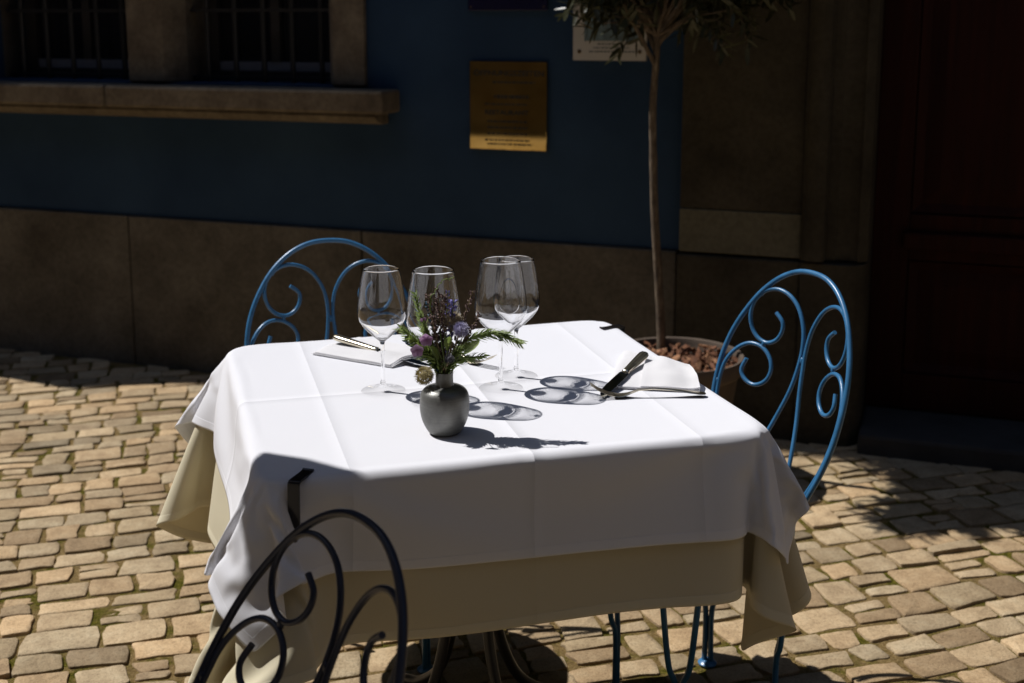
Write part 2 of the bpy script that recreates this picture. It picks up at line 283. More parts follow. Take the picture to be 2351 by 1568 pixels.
def stone(cs,ht):
    # cs: four corner points (2D, row frame) ; returns verts/faces of a worn block with rounded outline
    c=sum(cs,Vector((0,0)))/4; out=[]
    q=[]
    for i in range(4):
        a,b=cs[i],cs[(i+1)%4]; l=(b-a).length; r=min(rnd.choice((.004,.006,.008,.011,.018)),l*.25)
        d=(b-a)/l; q.append((a+d*r*rnd.uniform(.7,1.3),a)); m=a+d*l*rnd.uniform(.35,.65)+Vector((rnd.uniform(-1,1),rnd.uniform(-1,1)))*.0055; q.append((m,None)); q.append((b-d*r*rnd.uniform(.7,1.3),None))
    ring=[]
    for i in range(4):
        p1,m,p2=q[i*3][0],q[i*3+1][0],q[i*3+2][0]; nx=q[(i*3+3)%12][0]; cor=cs[(i+1)%4]
        ring+= [p1,m,p2]; ring.append((p2+nx)*.25*.9+cor*.55*1.0 if False else (p2+nx)*.27+cor*.46)
    n=len(ring); V=[];F=[]; tx,ty=rnd.gauss(0,.012),rnd.gauss(0,.012)
    for sc,dz in ((1.0,-.03),(1.0,-.0022),(.988,.0004),(.965,.0012),(.6,.0016)):
        for p in ring:
            e=p-c; P=c+e*sc; X=RD*P.x+RC*P.y
            V.append((X.x,X.y,ht+dz+e.x*sc*tx+e.y*sc*ty+ (rnd.uniform(-1,1)*.0009 if dz>-.02 else 0)))
    k=4
    for i in range(k):
        for j in range(n): F.append((i*n+j,i*n+(j+1)%n,(i+1)*n+(j+1)%n,(i+1)*n+j))
    X=RD*c.x+RC*c.y; V.append((X.x,X.y,ht+.0017+rnd.uniform(-.001,.001))); o=len(V)-1
    for j in range(n): F.append((k*n+j,k*n+(j+1)%n,o))
    return V,F,X
stones=[]
t=-1.2
while t<8.2:
    h=rnd.choice((.066,.076,.086,.094,.10,.11)); s=-6+rnd.uniform(0,.1)
    while s<7:
        wd=rnd.uniform(.08,.145) if rnd.random()<.85 else rnd.uniform(.145,.18)
        X=RD*(s+wd/2)+RC*(t+h/2)
        if -5<X.x<4.4 and 1.0<X.y<6.2 and wdist(X.x,X.y)>.03:
            g=rnd.uniform(.0040,.0085)
            def pt(a,b,):
                jx,jy=rnd.gauss(0,.0045),rnd.gauss(0,.004); return Vector((a+jx,b+jy+.030*wob(a,b*.3,1)))
            def cell(s0,s1,t0,t1):
                stones.append(stone([pt(s0+g,t0+g),pt(s1-g,t0+g),pt(s1-g,t1-g),pt(s0+g,t1-g)],rnd.gauss(0,.0020)))
            if h>.092 and rnd.random()<.26:
                k=rnd.uniform(.42,.58); cell(s,s+wd,t,t+h*k); cell(s,s+wd,t+h*k,t+h)
            else: cell(s,s+wd,t,t+h)
        s+=wd
    t+=h
def tint():
    k=min(1.25,max(.62,rnd.gauss(.98,.15))); r=rnd.random()
    if r<.12: return (k*.88,k*.90,k*.90)
    if r<.24: return (k*.82,k*.78,k*.74)
    w_=rnd.uniform(-.06,.06); return (k*(1+w_),k,k*(1-w_))
def cover(x,y):    # rough silhouette of the covered table (2351 px frame)
    if 430<x<1860 and y<1060: return True
    if 520<x<1870 and y<1400+(-.06*(x-1000) if x<1750 else 60): return True
    return False
sc_=[]
for V,F,X in stones:
    px,py=proj((X.x,X.y,0)); a=0
    if X.y>1.5 and -60<px<2410 and 850<py<1620 and not cover(px,py):
        P=[proj(v) for v in V[48:64]]; a=abs(sum(P[i][0]*P[(i+1)%16][1]-P[(i+1)%16][0]*P[i][1] for i in range(16)))/2
    sc_.append(a)
order=sorted(range(len(stones)),key=lambda i:-sc_[i]); single=set(order[:300])
rest=MB()
for i,(V,F,X) in enumerate(stones):
    c=tint()
    if i in single and sc_[i]>0:
        b=MB(); b.add([(v[0]-X.x,v[1]-X.y,v[2]) for v in V],F,c); o=b.obj('paving_stone',M['stone'],pav,angle=60); o.location=(X.x,X.y,0)
    else: rest.add(V,F,c)
rest.obj('paving_stones',M['stone'],pav,angle=60,kind='stuff')
# ------------------------------------------------------------ the building with the blue wall
bld=thing('building','old town house with dark blue plaster, stone plinth, barred windows and red door','building',W(-1.5,0,0))
def BT(o):
    o.matrix_parent_inverse=bld.matrix_basis.inverted(); return o
bld.matrix_basis=bld.matrix_basis
def bpart(mb,name,m,parent=None,**k):
    o=mb.obj(name,m,parent or bld,**k)
    if parent is None: o.matrix_parent_inverse=Matrix.Translation(bld.location).inverted()
    else: o.matrix_parent_inverse=Matrix.Identity(4)
    return o
def wall_grid(us,zs,solid,depth,n0=0.0):
    mb=MB()
    for i in range(len(us)-1):
        for j in range(len(zs)-1):
            if not solid(i,j): continue
            u0,u1,z0,z1=us[i],us[i+1],zs[j],zs[j+1]
            mb.add([W(u0,n0,z0),W(u1,n0,z0),W(u1,n0,z1),W(u0,n0,z1)],[(0,1,2,3)])
            for di,dj,e in ((-1,0,((u0,z0),(u0,z1))),(1,0,((u1,z1),(u1,z0))),(0,-1,((u1,z0),(u0,z0))),(0,1,((u0,z1),(u1,z1)))):
                a,b=i+di,j+dj
                if not(0<=a<len(us)-1 and 0<=b<len(zs)-1) or not solid(a,b):
                    (p,q),(r,s)=e; mb.add([W(p,n0,q),W(r,n0,s),W(r,n0-depth,s),W(p,n0-depth,q)],[(0,1,2,3)])
    return mb
HB=8.0
us=[-9,-5.55,-4.0,-3.778,-2.05,-.862]; zs=[.626,1.166,2.45,HB]
bpart(wall_grid(us,zs,lambda i,j: not(j==1 and i in(1,3)) and not (j==1 and i==2 and False),.30),'wall',M['blue'],smooth=False)
# carcass: side, back, roof and the dark room behind the windows
cb=MB(); cb.box(-9,6,-6,-.34,0,HB,W); bpart(cb,'side_wall',M['house'],smooth=False)
rb=MB(); rb.add([W(-9.1,.06,HB+.003),W(6.1,.06,HB+.003),W(6.1,-6.1,HB+.003),W(-9.1,-6.1,HB+.003),W(-9.1,-2.6,HB+2.2),W(6.1,-2.6,HB+2.2)],[(0,1,5,4),(2,3,4,5),(0,4,3),(1,2,5),(0,3,2,1)])
bpart(rb,'roof',M['roof'],smooth=False)
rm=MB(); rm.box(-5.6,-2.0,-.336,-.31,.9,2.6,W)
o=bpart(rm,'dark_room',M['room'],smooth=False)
# plinth blocks
pj=[-9,-7.6,-6.2,-5.1,-4.2,-3.135,-2.078,-.866]
for a,b in zip(pj,pj[1:]):
    m_=MB(); m_.box(a+.003,b-.003,-.3,.018,-.06,.622,W); bpart(m_,'plinth_block',M['plinth'],smooth=False,bevel=.006)
# stone window surround: jambs and central pier with a chamfer and inner rebate
def pier(u0,u1,z0,z1,rl,rr):
    mb=MB(); pr=[]
    prof=[]
    if rl: prof+=[(u0,-.26),(u0,-.06),(u0+.028,-.012)]
    else: prof+=[(u0,-.26),(u0,.022)]
    prof+=[(u0+(.055 if rl else .004),.022),(u1-(.055 if rr else .004),.022)]
    if rr: prof+=[(u1-.028,-.012),(u1,-.06),(u1,-.26)]
    else: prof+=[(u1,.022),(u1,-.26)]
    k=len(prof)
    mb.add([W(p,q,z0) for p,q in prof]+[W(p,q,z1) for p,q in prof],[(i,i+1,k+i+1,k+i) for i in range(k-1)]+[(k-1,0,k,2*k-1)]+[tuple(range(k))[::-1],tuple(range(k,2*k))])
    return mb
for a,b,l,r in ((-4.0,-3.778,0,1),(-3.142,-2.868,1,1),(-2.232,-2.048,1,0)):
    bpart(pier(a,b,1.168,2.30,l,r),'window_jamb',M['sill'],smooth=False,bevel=.004)
lt=MB(); lt.box(-4.02,-2.03,-.26,.028,2.303,2.52,W); bpart(lt,'lintel',M['sill'],smooth=False,bevel=.006)
# sill: two stones over a moulding course
for a,b in ((-4.2,-3.118),(-3.112,-1.918)):
    m_=MB(); m_.box(a,b,-.28,.150,1.074,1.158,W); bpart(m_,'sill_stone',M['sill'],smooth=False,bevel=.011)
m_=MB(); pr=[(-.28,1.072),(.105,1.072),(.112,1.060),(.085,1.040),(.045,1.030),(-.28,1.030)]
k=len(pr); A=[W(-4.15,p,q) for p,q in pr]+[W(-1.965,p,q) for p,q in pr]; m_.add(A,[(i,(i+1)%k,k+(i+1)%k,k+i) for i in range(k)]+[tuple(range(k))[::-1],tuple(range(k,2*k))]); bpart(m_,'sill_moulding',M['sill'],smooth=False,bevel=.003)
# windows: dark sash, pane, pale inner rail, iron bars
for a,b in ((-3.778,-3.142),(-2.868,-2.232)):
    wn=thing('window','', ''); del wn['label'],wn['category']; wn.parent=bld; wn.matrix_parent_inverse=Matrix.Translation(bld.location).inverted()
    f=MB()
    for q in ((a,a+.055,1.17,2.30),(b-.055,b,1.17,2.30),(a+.055,b-.055,1.17,1.205),(a+.055,b-.055,2.25,2.30),((a+b)/2-.02,(a+b)/2+.02,1.245,2.25)): f.box(q[0],q[1],-.25,-.20,q[2],q[3],W)
    bpart(f,'frame',M['frame'],wn,smooth=False)
    f=MB(); f.box(a+.055,b-.055,-.235,-.205,1.207,1.243,W); bpart(f,'bottom_rail',M['lite'],wn,smooth=False)
    for q in ((a+.055,(a+b)/2-.02),((a+b)/2+.02,b-.055)):
        f=MB(); f.box(q[0],q[1],-.228,-.222,1.245,2.25,W); bpart(f,'pane',M['pane'],wn,smooth=False)
    nb=5
    for i in range(nb):
        u=a+(b-a)*(i+.55)/nb; f=MB(); f.tube([W(u,-.10,1.165),W(u,-.10,2.30)],.011,8); bpart(f,'bar',M['iron'],wn)
    f=MB(); f.box(a,b,-.112,-.088,1.44,1.452,W); f.box(a,b,-.112,-.088,1.182,1.190,W); bpart(f,'cross_bar',M['iron'],wn,smooth=False)
# door surround
def strip(prof,z0,z1):
    mb=MB(); k=len(prof); mb.add([W(p,q,z0) for p,q in prof]+[W(p,q,z1) for p,q in prof],[(i,(i+1)%k,k+(i+1)%k,k+i) for i in range(k)]+[tuple(range(k))[::-1],tuple(range(k,2*k))]); return mb
flat=lambda n:[(-.862,-.3),(-.862,n),(-.447,n),(-.447,-.3)]
bpart(strip(flat(.045),-.06,.619),'pilaster_base',M['pilaster'],smooth=False,bevel=.008)
bpart(strip([(-.858,-.3),(-.858,.034),(-.449,.034),(-.449,-.3)],.627,.776),'pilaster_block',M['patch'],smooth=False,bevel=.004)
bpart(strip([(-.858,-.3),(-.858,.031),(-.449,.031),(-.449,-.3)],.778,3.0),'pilaster_shaft',M['pilaster'],smooth=False,bevel=.004)
mould=[(-.447,-.3),(-.447,.052)]
for k in range(7):
    t=math.pi*k/6; mould.append((-.405-.034*math.cos(t),.052+.022*math.sin(t)))
mould+=[(-.368,.030),(-.34,.030)]
for k in range(7):
    t=math.pi*k/6; mould.append((-.302-.036*math.cos(t),.030-.016*math.sin(t)))
mould+=[(-.262,.030),(-.236,.004),(-.236,-.3)]
bpart(strip(mould,.627,3.0),'door_jamb',M['pilaster'],angle=30)
jb_=[(-.447,-.3),(-.447,.056),(-.30,.056),(-.268,.046),(-.245,.020),(-.236,-.02),(-.236,-.3)]
bpart(strip(jb_,-.06,.619),'door_jamb_base',M['pilaster'],angle=30,bevel=.004)
bpart(strip([(u+1.62+.55,n) for u,n in [(-.862,-.3),(-.862,.045),(-.236,.045),(-.236,-.3)]],-.06,3.0),'pilaster_shaft',M['pilaster'],smooth=False,bevel=.006)
m_=MB(); m_.box(-.9,2.0,-.3,.06,3.002,3.3,W); bpart(m_,'door_lintel',M['pilaster'],smooth=False)
m_=MB(); m_.box(-.862,1.95,-.3,0,3.302,HB,W); m_.box(1.95,6,-.3,0,-.05,HB,W); bpart(m_,'wall',M['blue'],smooth=False)
# door leaves with raised panels
for k,(a,b) in enumerate(((-.236,.50),(.505,1.29))):
    d=thing('door','',''); del d['label'],d['category']; d.parent=bld; d.matrix_parent_inverse=Matrix.Translation(bld.location).inverted()
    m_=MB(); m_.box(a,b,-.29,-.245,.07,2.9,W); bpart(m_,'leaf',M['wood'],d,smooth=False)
    for (p,q,r,s) in ((a,a+.12,.07,2.9),(b-.12,b,.07,2.9),(a+.12,b-.12,.07,.20),(a+.12,b-.12,.60,.76),(a+.12,b-.12,2.1,2.9)):
        m_=MB(); m_.box(p,q,-.244,-.215,r,s,W); bpart(m_,'rail',M['wood'],d,smooth=False,bevel=.004)
    for (r,s) in ((.20,.60),(.76,2.1)):
        m_=MB(); u0,u1=a+.125,b-.125; i1,i2=.03,.085
        def rr(i,n): return [W(u0+i,n,r+.005+i),W(u1-i,n,r+.005+i),W(u1-i,n,s-.005-i),W(u0+i,n,s-.005-i)]
        V=rr(0,-.243)+rr(0,-.222)+rr(i1,-.236)+rr(i2,-.224); F=[]
        for t in range(3):
            for q in range(4): F.append((t*4+q,t*4+(q+1)%4,(t+1)*4+(q+1)%4,(t+1)*4+q))
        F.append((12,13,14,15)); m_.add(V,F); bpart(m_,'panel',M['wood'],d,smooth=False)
    m_=MB(); m_.box(a+.10,b-.10,-.214,-.185,.64,.70,W); bpart(m_,'moulding',M['wood'],d,smooth=False,bevel=.008)
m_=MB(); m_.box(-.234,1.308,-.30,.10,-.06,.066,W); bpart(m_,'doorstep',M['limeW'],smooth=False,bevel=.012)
# canvas awning further left on the same facade (out of view, its shadow edge shows on the paving)
aw=thing('awning','red canvas awning on the facade left of the barred windows','awning',W(-5.6,0,2.35))
edge=[(-7.6,.34),(-7.0,.30),(-6.4,.335),(-5.9,.295),(-5.42,.29),(-5.0,.335),(-4.72,.36),(-4.66,.355),(-4.5,.25),(-4.28,.14),(-3.98,.02)]
V=[];F=[]
for u,n in edge: V+=[W(u,.005,2.42),W(u,n,2.24),W(u,n,2.20),W(u,.005,2.38)]
for i in range(len(edge)-1):
    for k in range(4): F.append((i*4+k,i*4+(k+1)%4,i*4+4+(k+1)%4,i*4+4+k))
a_=MB(); a_.add(V,F); o=a_.obj('canvas',M['awn'],aw,smooth=False); o.matrix_parent_inverse=Matrix.Translation(aw.location).inverted()
# house across the street (mirrored in the brass plaque and the glasses)
hs=thing('opposite_house','plain plastered house on the far side of the street, behind the viewer','house',W(0,10.3,0))
def hpart(mb,n,m):
    o=mb.obj(n,m,hs,smooth=False); o.matrix_parent_inverse=Matrix.Translation(hs.location).inverted(); return o
m_=MB(); m_.box(-14,9,10.3,16,-.06,11,W); hpart(m_,'wall',M['house'])
m_=MB(); m_.add([W(-14.2,10.0,11.005),W(9.2,10.0,11.005),W(9.2,16.2,11.005),W(-14.2,16.2,11.005),W(-14.2,13,13.5),W(9.2,13,13.5)],[(0,1,5,4),(2,3,4,5),(0,4,3),(1,2,5),(0,3,2,1)]); hpart(m_,'roof',M['roof'])
for i in range(8):
    for z in (1.0,3.8,6.4,8.8):
        u=-12.6+i*2.7; m_=MB(); m_.box(u,u+1.0,10.22,10.297,z,z+1.5,W); hpart(m_,'window',M['pane'])
for lab,u0,u1,n0,n1 in (('added house blocking skylight at the left end of the street, unseen','-19','-13.5','-2','14'),('added house blocking skylight at the right end of the street, unseen','9.5','15','-2','14')):  # unseen end houses, added to cut skylight and deepen the shade
    e_=thing('sky_blocking_house',lab,'house',W((float(u0)+float(u1))/2,6,0)); u0,u1,n0,n1=map(float,(u0,u1,n0,n1))
    m_=MB(); m_.box(u0,u1,n0,n1,-.06,10,W); o=m_.obj('wall',M['house'],e_,smooth=False); o.matrix_parent_inverse=Matrix.Translation(e_.location).inverted()
    m_=MB(); um=(u0+u1)/2; m_.add([W(u0-.2,n0,10.005),W(u1+.2,n0,10.005),W(u1+.2,n1,10.005),W(u0-.2,n1,10.005),W(um,n0,12),W(um,n1,12)],[(0,4,5,3),(1,2,5,4),(0,1,4),(2,3,5),(0,3,2,1)]); o=m_.obj('roof',M['roof'],e_,smooth=False); o.matrix_parent_inverse=Matrix.Translation(e_.location).inverted()
    for z in (1.0,3.8,6.4):
        for k in range(3):
            m_=MB(); uu=u1 if u0<0 else u0; sg=1 if u0<0 else -1; m_.box(min(uu,uu+sg*.07),max(uu,uu+sg*.07),1+k*3.2,2.1+k*3.2,z,z+1.5,W); o=m_.obj('window',M['pane'],e_,smooth=False); o.matrix_parent_inverse=Matrix.Translation(e_.location).inverted()
# ------------------------------------------------------------ signs on the wall
def scribble(u0,u1,z,h,n,depth,seed,wmin=.004,wmax=.016):
    q=random.Random(seed); mb=MB(); u=u0
    while u<u1:
        w_=q.uniform(wmin,wmax); mb.box(u,min(u+w_,u1),n,n+depth,z-h/2,z+h/2,W); u+=w_+q.uniform(.002,.005)
    return mb
def wtext(s,u,z,size,n,m,parent,wid=None,bold=.0):
    cu=bpy.data.curves.new('t','FONT'); cu.body=s; cu.size=size; cu.align_x='CENTER'; cu.align_y='CENTER'; cu.offset=bold; cu.resolution_u=3
    o=bpy.data.objects.new('t',cu); C.objects.link(o); dg=bpy.context.evaluated_depsgraph_get(); me=bpy.data.meshes.new_from_object(o.evaluated_get(dg)); bpy.data.objects.remove(o)
    xs=[v.co.x for v in me.vertices]; k=wid/(max(xs)-min(xs)) if wid else 1
    for v in me.vertices: v.co=W(u+v.co.x*k,n,z+v.co.y)-parent.location
    me.materials.clear(); me.materials.append(m); q=bpy.data.objects.new('lettering',me); C.objects.link(q); q.parent=parent; return q
def spart(mb,n,m,p,**k):
    o=mb.obj(n,m,p,smooth=False,**k); o.matrix_parent_inverse=Matrix.Translation(p.location).inverted(); return o
bp=thing('brass_plaque','brass plaque with engraved black opening hours on the blue wall','plaque',W(-1.4885,.012,1.107))
m_=MB(); m_.box(-1.634,-1.343,.004,.016,.951,1.264,W); spart(m_,'plate',M['brass'],bp,bevel=.002)
bc=-1.485
wtext('ÖFFNUNGSZEITEN',bc,1.222,.026,.0172,M['etch'],bp,.265,.0006)
wtext('RESTAURANT',bc-.008,1.083,.022,.0172,M['etch'],bp,.165,.0008)
for i,(a,b,z,h) in enumerate(((-.06,.10,1.191,.007),(-.055,.075,1.140,.012),(-.09,.07,1.113,.006),(-.08,.07,1.052,.007),(-.08,.07,1.030,.007),(-.08,.07,1.008,.007),(-.09,.08,.985,.006),(-.08,.09,.971,.006))):
    spart(scribble(bc+a,bc+b,z,h,.0164,.0008,i),'small_print',M['etch'],bp)
bs=thing('enamel_sign','dark navy enamel sign above the brass plaque, cut by the top of the picture','sign',W(-1.49,.012,1.6))
m_=MB(); m_.box(-1.639,-1.343,.004,.014,1.441,1.76,W); spart(m_,'plate',M['sign'],bs,bevel=.002)
for u in (-1.627,-1.355):
    m_=MB(); m_.lathe([(.0035,0),(.0035,.002),(.002,.0026)],10,lambda x,y,z,u=u:W(u+x,.0145+z,1.455+y)); spart(m_,'screw',M['screw'],bs)
ps=thing('notice_board','white notice board with a bluish picture behind the olive tree','notice board',W(-1.115,.03,1.47))
m_=MB(); m_.box(-1.243,-.985,.022,.032,1.272,1.66,W); spart(m_,'board',M['paper'],ps,bevel=.001)
m_=MB(); m_.box(-1.203,-1.008,.0325,.0335,1.338,1.63,W); spart(m_,'picture',M['pic'],ps)
for u in (-1.220,-1.007):
    m_=MB(); m_.lathe([(.007,-.028),(.007,.002),(.005,.003)],12,lambda x,y,z,u=u:W(u+x,.0325+z,1.302+y)); spart(m_,'standoff',M['screw'],ps)
for i,(a,b,z) in enumerate(((-1.155,-1.09,1.328),(-1.17,-1.045,1.315),(-1.185,-1.025,1.302))):
    spart(scribble(a,b,z,.0045,.0324,.0008,20+i,.003,.011),'small_print',M['ink'],ps)
# ------------------------------------------------------------ potted olive tree
ox,oy=.478,3.775
ot=thing('potted_olive_tree','slim olive standard tree in a clay pot with bark mulch by the wall','potted tree',(.51,3.665,0))
def opart(mb,n,m,parent=None,**k):
    o=mb.obj(n,m,parent or ot,**k); o.matrix_parent_inverse=Matrix.Translation((-.51,-3.665,0)) if parent is None else Matrix.Identity(4); return o
pc=(.51,3.665)
PT_=lambda x,y,z:(pc[0]+x,pc[1]+y,z)
m_=MB(); m_.lathe([(0.1318,.0),(0.1403,.012),(0.1913,.33),(0.1997,.335),(0.2099,.345),(0.2125,.375),(0.2065,.388),(0.1972,.386),(0.1921,.370),(0.1887,.33),(0.1700,.30)],48,PT_,close=False); m_.lathe([(0.0085,.002),(0.1318,.0)],48,PT_,close=False); opart(m_,'pot',M['pot'])
m_=MB(); m_.lathe([(0.0000,.352),(0.0850,.350),(0.1887,.336)],32,PT_,close=False); opart(m_,'soil',M['soil'])
q=random.Random(5)
def chipmesh(seed,m):
    g=random.Random(seed); b=MB(); n=6; top=[];bot=[]
    L_,w_=g.uniform(.018,.034),g.uniform(.008,.015)
    for k in range(n):
        a=2*math.pi*k/n+g.uniform(-.25,.25); x,y=L_*math.cos(a)*g.uniform(.8,1.1),w_*math.sin(a)*g.uniform(.8,1.1); h=g.uniform(.003,.006); cz=.08*x*x/.001
        top.append((x,y,h+cz*.05)); bot.append((x*.9,y*.9,-h+cz*.05))
    b.add(top+bot,[tuple(range(n)),tuple(range(2*n-1,n-1,-1))]+[(k,n+k,n+(k+1)%n,(k+1)%n) for k in range(n)]); return b.mesh('bark_chip',m,False)
cms=[chipmesh(i,M['chip'] if i%3 else M['chip2']) for i in range(9)]
for i in range(270):
    a=q.uniform(0,2*math.pi); r=.183*math.sqrt(q.random()); s=q.uniform(.45,.95)
    x,y=pc[0]+r*math.cos(a),pc[1]+r*math.sin(a)
    if math.hypot(x-ox,y-oy)<.02: continue
    o=bpy.data.objects.new('bark_chip',q.choice(cms)); C.objects.link(o); o.parent=ot; o.matrix_parent_inverse=Matrix.Translation((-.51,-3.665,0))
    o.location=(x,y,.356+q.uniform(0,.022)-.06*r*r); o.rotation_euler=(q.gauss(0,.65),q.gauss(0,.65),q.uniform(0,6.3)); o.scale=(s,s,s)
trunk=[(ox,oy,.33),(ox-.004,oy,.45),(ox-.016,oy,.62),(ox-.030,oy+.004,.80),(ox-.038,oy+.004,.98),(ox-.043,oy,1.15),(ox-.036,oy,1.28),(ox-.034,oy,1.36)]
tp_=crv(trunk,6); nT=len(tp_); rr_=[(.0150-.0055*i/nT)*(1+.08*mnoise.noise(Vector((i*.9,0,0)))) for i in range(nT)]
m_=MB(); m_.tube(tp_,rr_,14); opart(m_,'trunk',M['bark'])
top=Vector(trunk[-1]); cc=Vector((ox-.02,oy+.06,1.81)); cr_=Vector((.56,.30,.42))
tips=[]
for i in range(24):
    a=i*2.4+q.uniform(-.3,.3); el=q.uniform(-.62,1.25)
    d=DU*(math.cos(a)*math.cos(el)*cr_.x)+NN*(math.sin(a)*math.cos(el)*cr_.y)+Vector((0,0,math.sin(el)*cr_.z)); e=cc+d*.95
    st=Vector((top.x,top.y,top.z-q.uniform(0,.10))) if i<7 else top
    mid=st.lerp(e,.5)+Vector((q.gauss(0,.03),q.gauss(0,.03),.05)); P=crv([st,mid,e],6)
    m_=MB(); m_.tube(P,[.0075*(1-.75*k/len(P)) for k in range(len(P))],7); opart(m_,'branch',M['bark']); tips.append(P)
# twigs with paired leaves
def leafmesh(seed):
    g=random.Random(seed); b=MB(); L_=1.0; w_=.115*g.uniform(.85,1.2); V=[];F=[]; bend=g.uniform(-.12,.22)
    st=[(0,.12),(.18,.75),(.42,1.),(.68,.82),(.88,.42),(1,.03)]
    for s,k in st:
        z=bend*s*s
        V+=[(s,-w_*k,z+.02*k),(s,0,z),(s,w_*k,z+.02*k)]
    for i in range(len(st)-1):
        for k in range(2): F.append((i*3+k,i*3+3+k,i*3+4+k,i*3+1+k))
    b.add(V,F); return b
lms=[leafmesh(i) for i in range(6)]; lmesh=[b.mesh('leaf',M['leaf'],True,180) for b in lms]
leaves=[]
def leafat(p,d,up,ln):
    d=d.normalized(); s=d.cross(up); s=s.normalized() if s.length>1e-4 else d.orthogonal().normalized(); u=s.cross(d)
    leaves.append((p,d,s,u,ln,q.randrange(6)))
def twig(p,d,ln):
    if p.z<1.50 and q.random()<.62: return
    if p.x<.33 and p.z<1.62 and q.random()<.85: return
    P=[p+d*ln*t+Vector((0,0,-.25*ln*t*t)) for t in (0,.25,.5,.75,1)]; tw.tube(P,[.0016,.0014,.0012,.001,.0006],4)
    k=int(ln/.014)
    for i in range(k):
        t=(i+1)/k; x=p+d*ln*t+Vector((0,0,-.25*ln*t*t)); ang=i*1.57+q.uniform(-.3,.3); o=d.orthogonal().normalized(); o2=d.cross(o)
        side=o*math.cos(ang)+o2*math.sin(ang)
        leafat(x,d*.75+side*.75,Vector((q.gauss(0,.5),q.gauss(0,.5),1)),q.uniform(.042,.068)); leafat(x,d*.75-side*.75,Vector((q.gauss(0,.5),q.gauss(0,.5),1)),q.uniform(.042,.068))
tw=MB()
for P in tips:
    for k in range(52):
        i=q.randrange(int(len(P)*.35),len(P)); p=P[i]
        d=Vector((q.gauss(0,1),q.gauss(0,1),q.gauss(.1,.8))).normalized()*.8+(p-cc).normalized()*.6; twig(p,d.normalized(),q.uniform(.08,.17))
for (x,y,z),d in (((.30,3.62,1.42),(-.6,-.3,-.12)),((.33,3.66,1.40),(-.35,-.5,-.35)),((.60,3.62,1.43),(.7,-.1,-.05)),((.60,3.6,1.41),(.4,-.4,-.2)),((.36,3.6,1.44),(-.8,-.1,.0)),((.45,3.6,1.44),(-.1,-.5,-.3)),((.66,3.6,1.44),(.6,.0,-.02)),((.27,3.62,1.40),(-.3,-.2,-.5))):
    e=Vector((x,y,z)); P=crv([top,top.lerp(e,.5)+Vector((0,0,.02)),e],6); m_=MB(); m_.tube(P,[.0042*(1-.6*k/len(P)) for k in range(len(P))],6); opart(m_,'branch',M['bark'])
    for k in range(3): twig(P[-1-k*3],(Vector(d)+Vector((q.gauss(0,.35),q.gauss(0,.35),q.gauss(0,.3)))).normalized(),q.uniform(.07,.13))
vis=[]
for i,(p,d,s,u,ln,k) in enumerate(leaves):
    x,y=proj(p+d*ln*.5); vis.append((p.y if (0<y<400) else 99,i))
vis.sort(); sing={i for v,i in vis[:300] if v<90}
crown=MB()
for i,(p,d,s,u,ln,k) in enumerate(leaves):
    if i not in sing: crown.add([p+(d*a+s*b+u*c)*ln for a,b,c in lms[k].v],lms[k].f)
cro=opart(crown,'crown',M['leaf'],angle=180,kind='stuff'); opart(tw,'twigs',M['bark'],kind='stuff')
for i in sorted(sing):
    p,d,s,u,ln,k=leaves[i]; o=bpy.data.objects.new('leaf',lmesh[k]); C.objects.link(o); o.parent=cro
    o.matrix_basis=Matrix.Translation(p)@Matrix((d,s,u)).transposed().to_4x4()@Matrix.Scale(ln,4)
# draped cloth shapes: rest positions of the mesh lines, then steps of 0.2 mm between neighbouring points
BGX=[-0.7250,-0.7037,-0.6824,-0.6611,-0.6399,-0.6186,-0.5973,-0.5760,-0.5547,-0.5334,-0.5121,-0.4909,-0.4696,-0.4483,-0.4270,-0.4183,-0.4097,-0.4010,-0.3923,-0.3837,-0.3750,-0.3281,-0.2812,-0.2344,-0.1875,-0.1406,-0.0938,-0.0469,0.0000,0.0469,0.0938,0.1406,0.1875,0.2344,0.2812,0.3281,0.3750,0.3837,0.3923,0.4010,0.4097,0.4183,0.4270,0.4433,0.4596,0.4759,0.4921,0.5084,0.5247,0.5410,0.5573,0.5736,0.5899,0.6061,0.6224,0.6387,0.6550]
BGY=[-0.6550,-0.6373,-0.6196,-0.6019,-0.5841,-0.5664,-0.5487,-0.5310,-0.5133,-0.4956,-0.4779,-0.4601,-0.4424,-0.4247,-0.4070,-0.3983,-0.3897,-0.3810,-0.3723,-0.3637,-0.3550,-0.3106,-0.2662,-0.2219,-0.1775,-0.1331,-0.0887,-0.0444,0.0000,0.0444,0.0887,0.1331,0.1775,0.2219,0.2662,0.3106,0.3550,0.3637,0.3723,0.3810,0.3897,0.3983,0.4070,0.4247,0.4424,0.4601,0.4779,0.4956,0.5133,0.5310,0.5487,0.5664,0.5841,0.6019,0.6196,0.6373,0.6550]
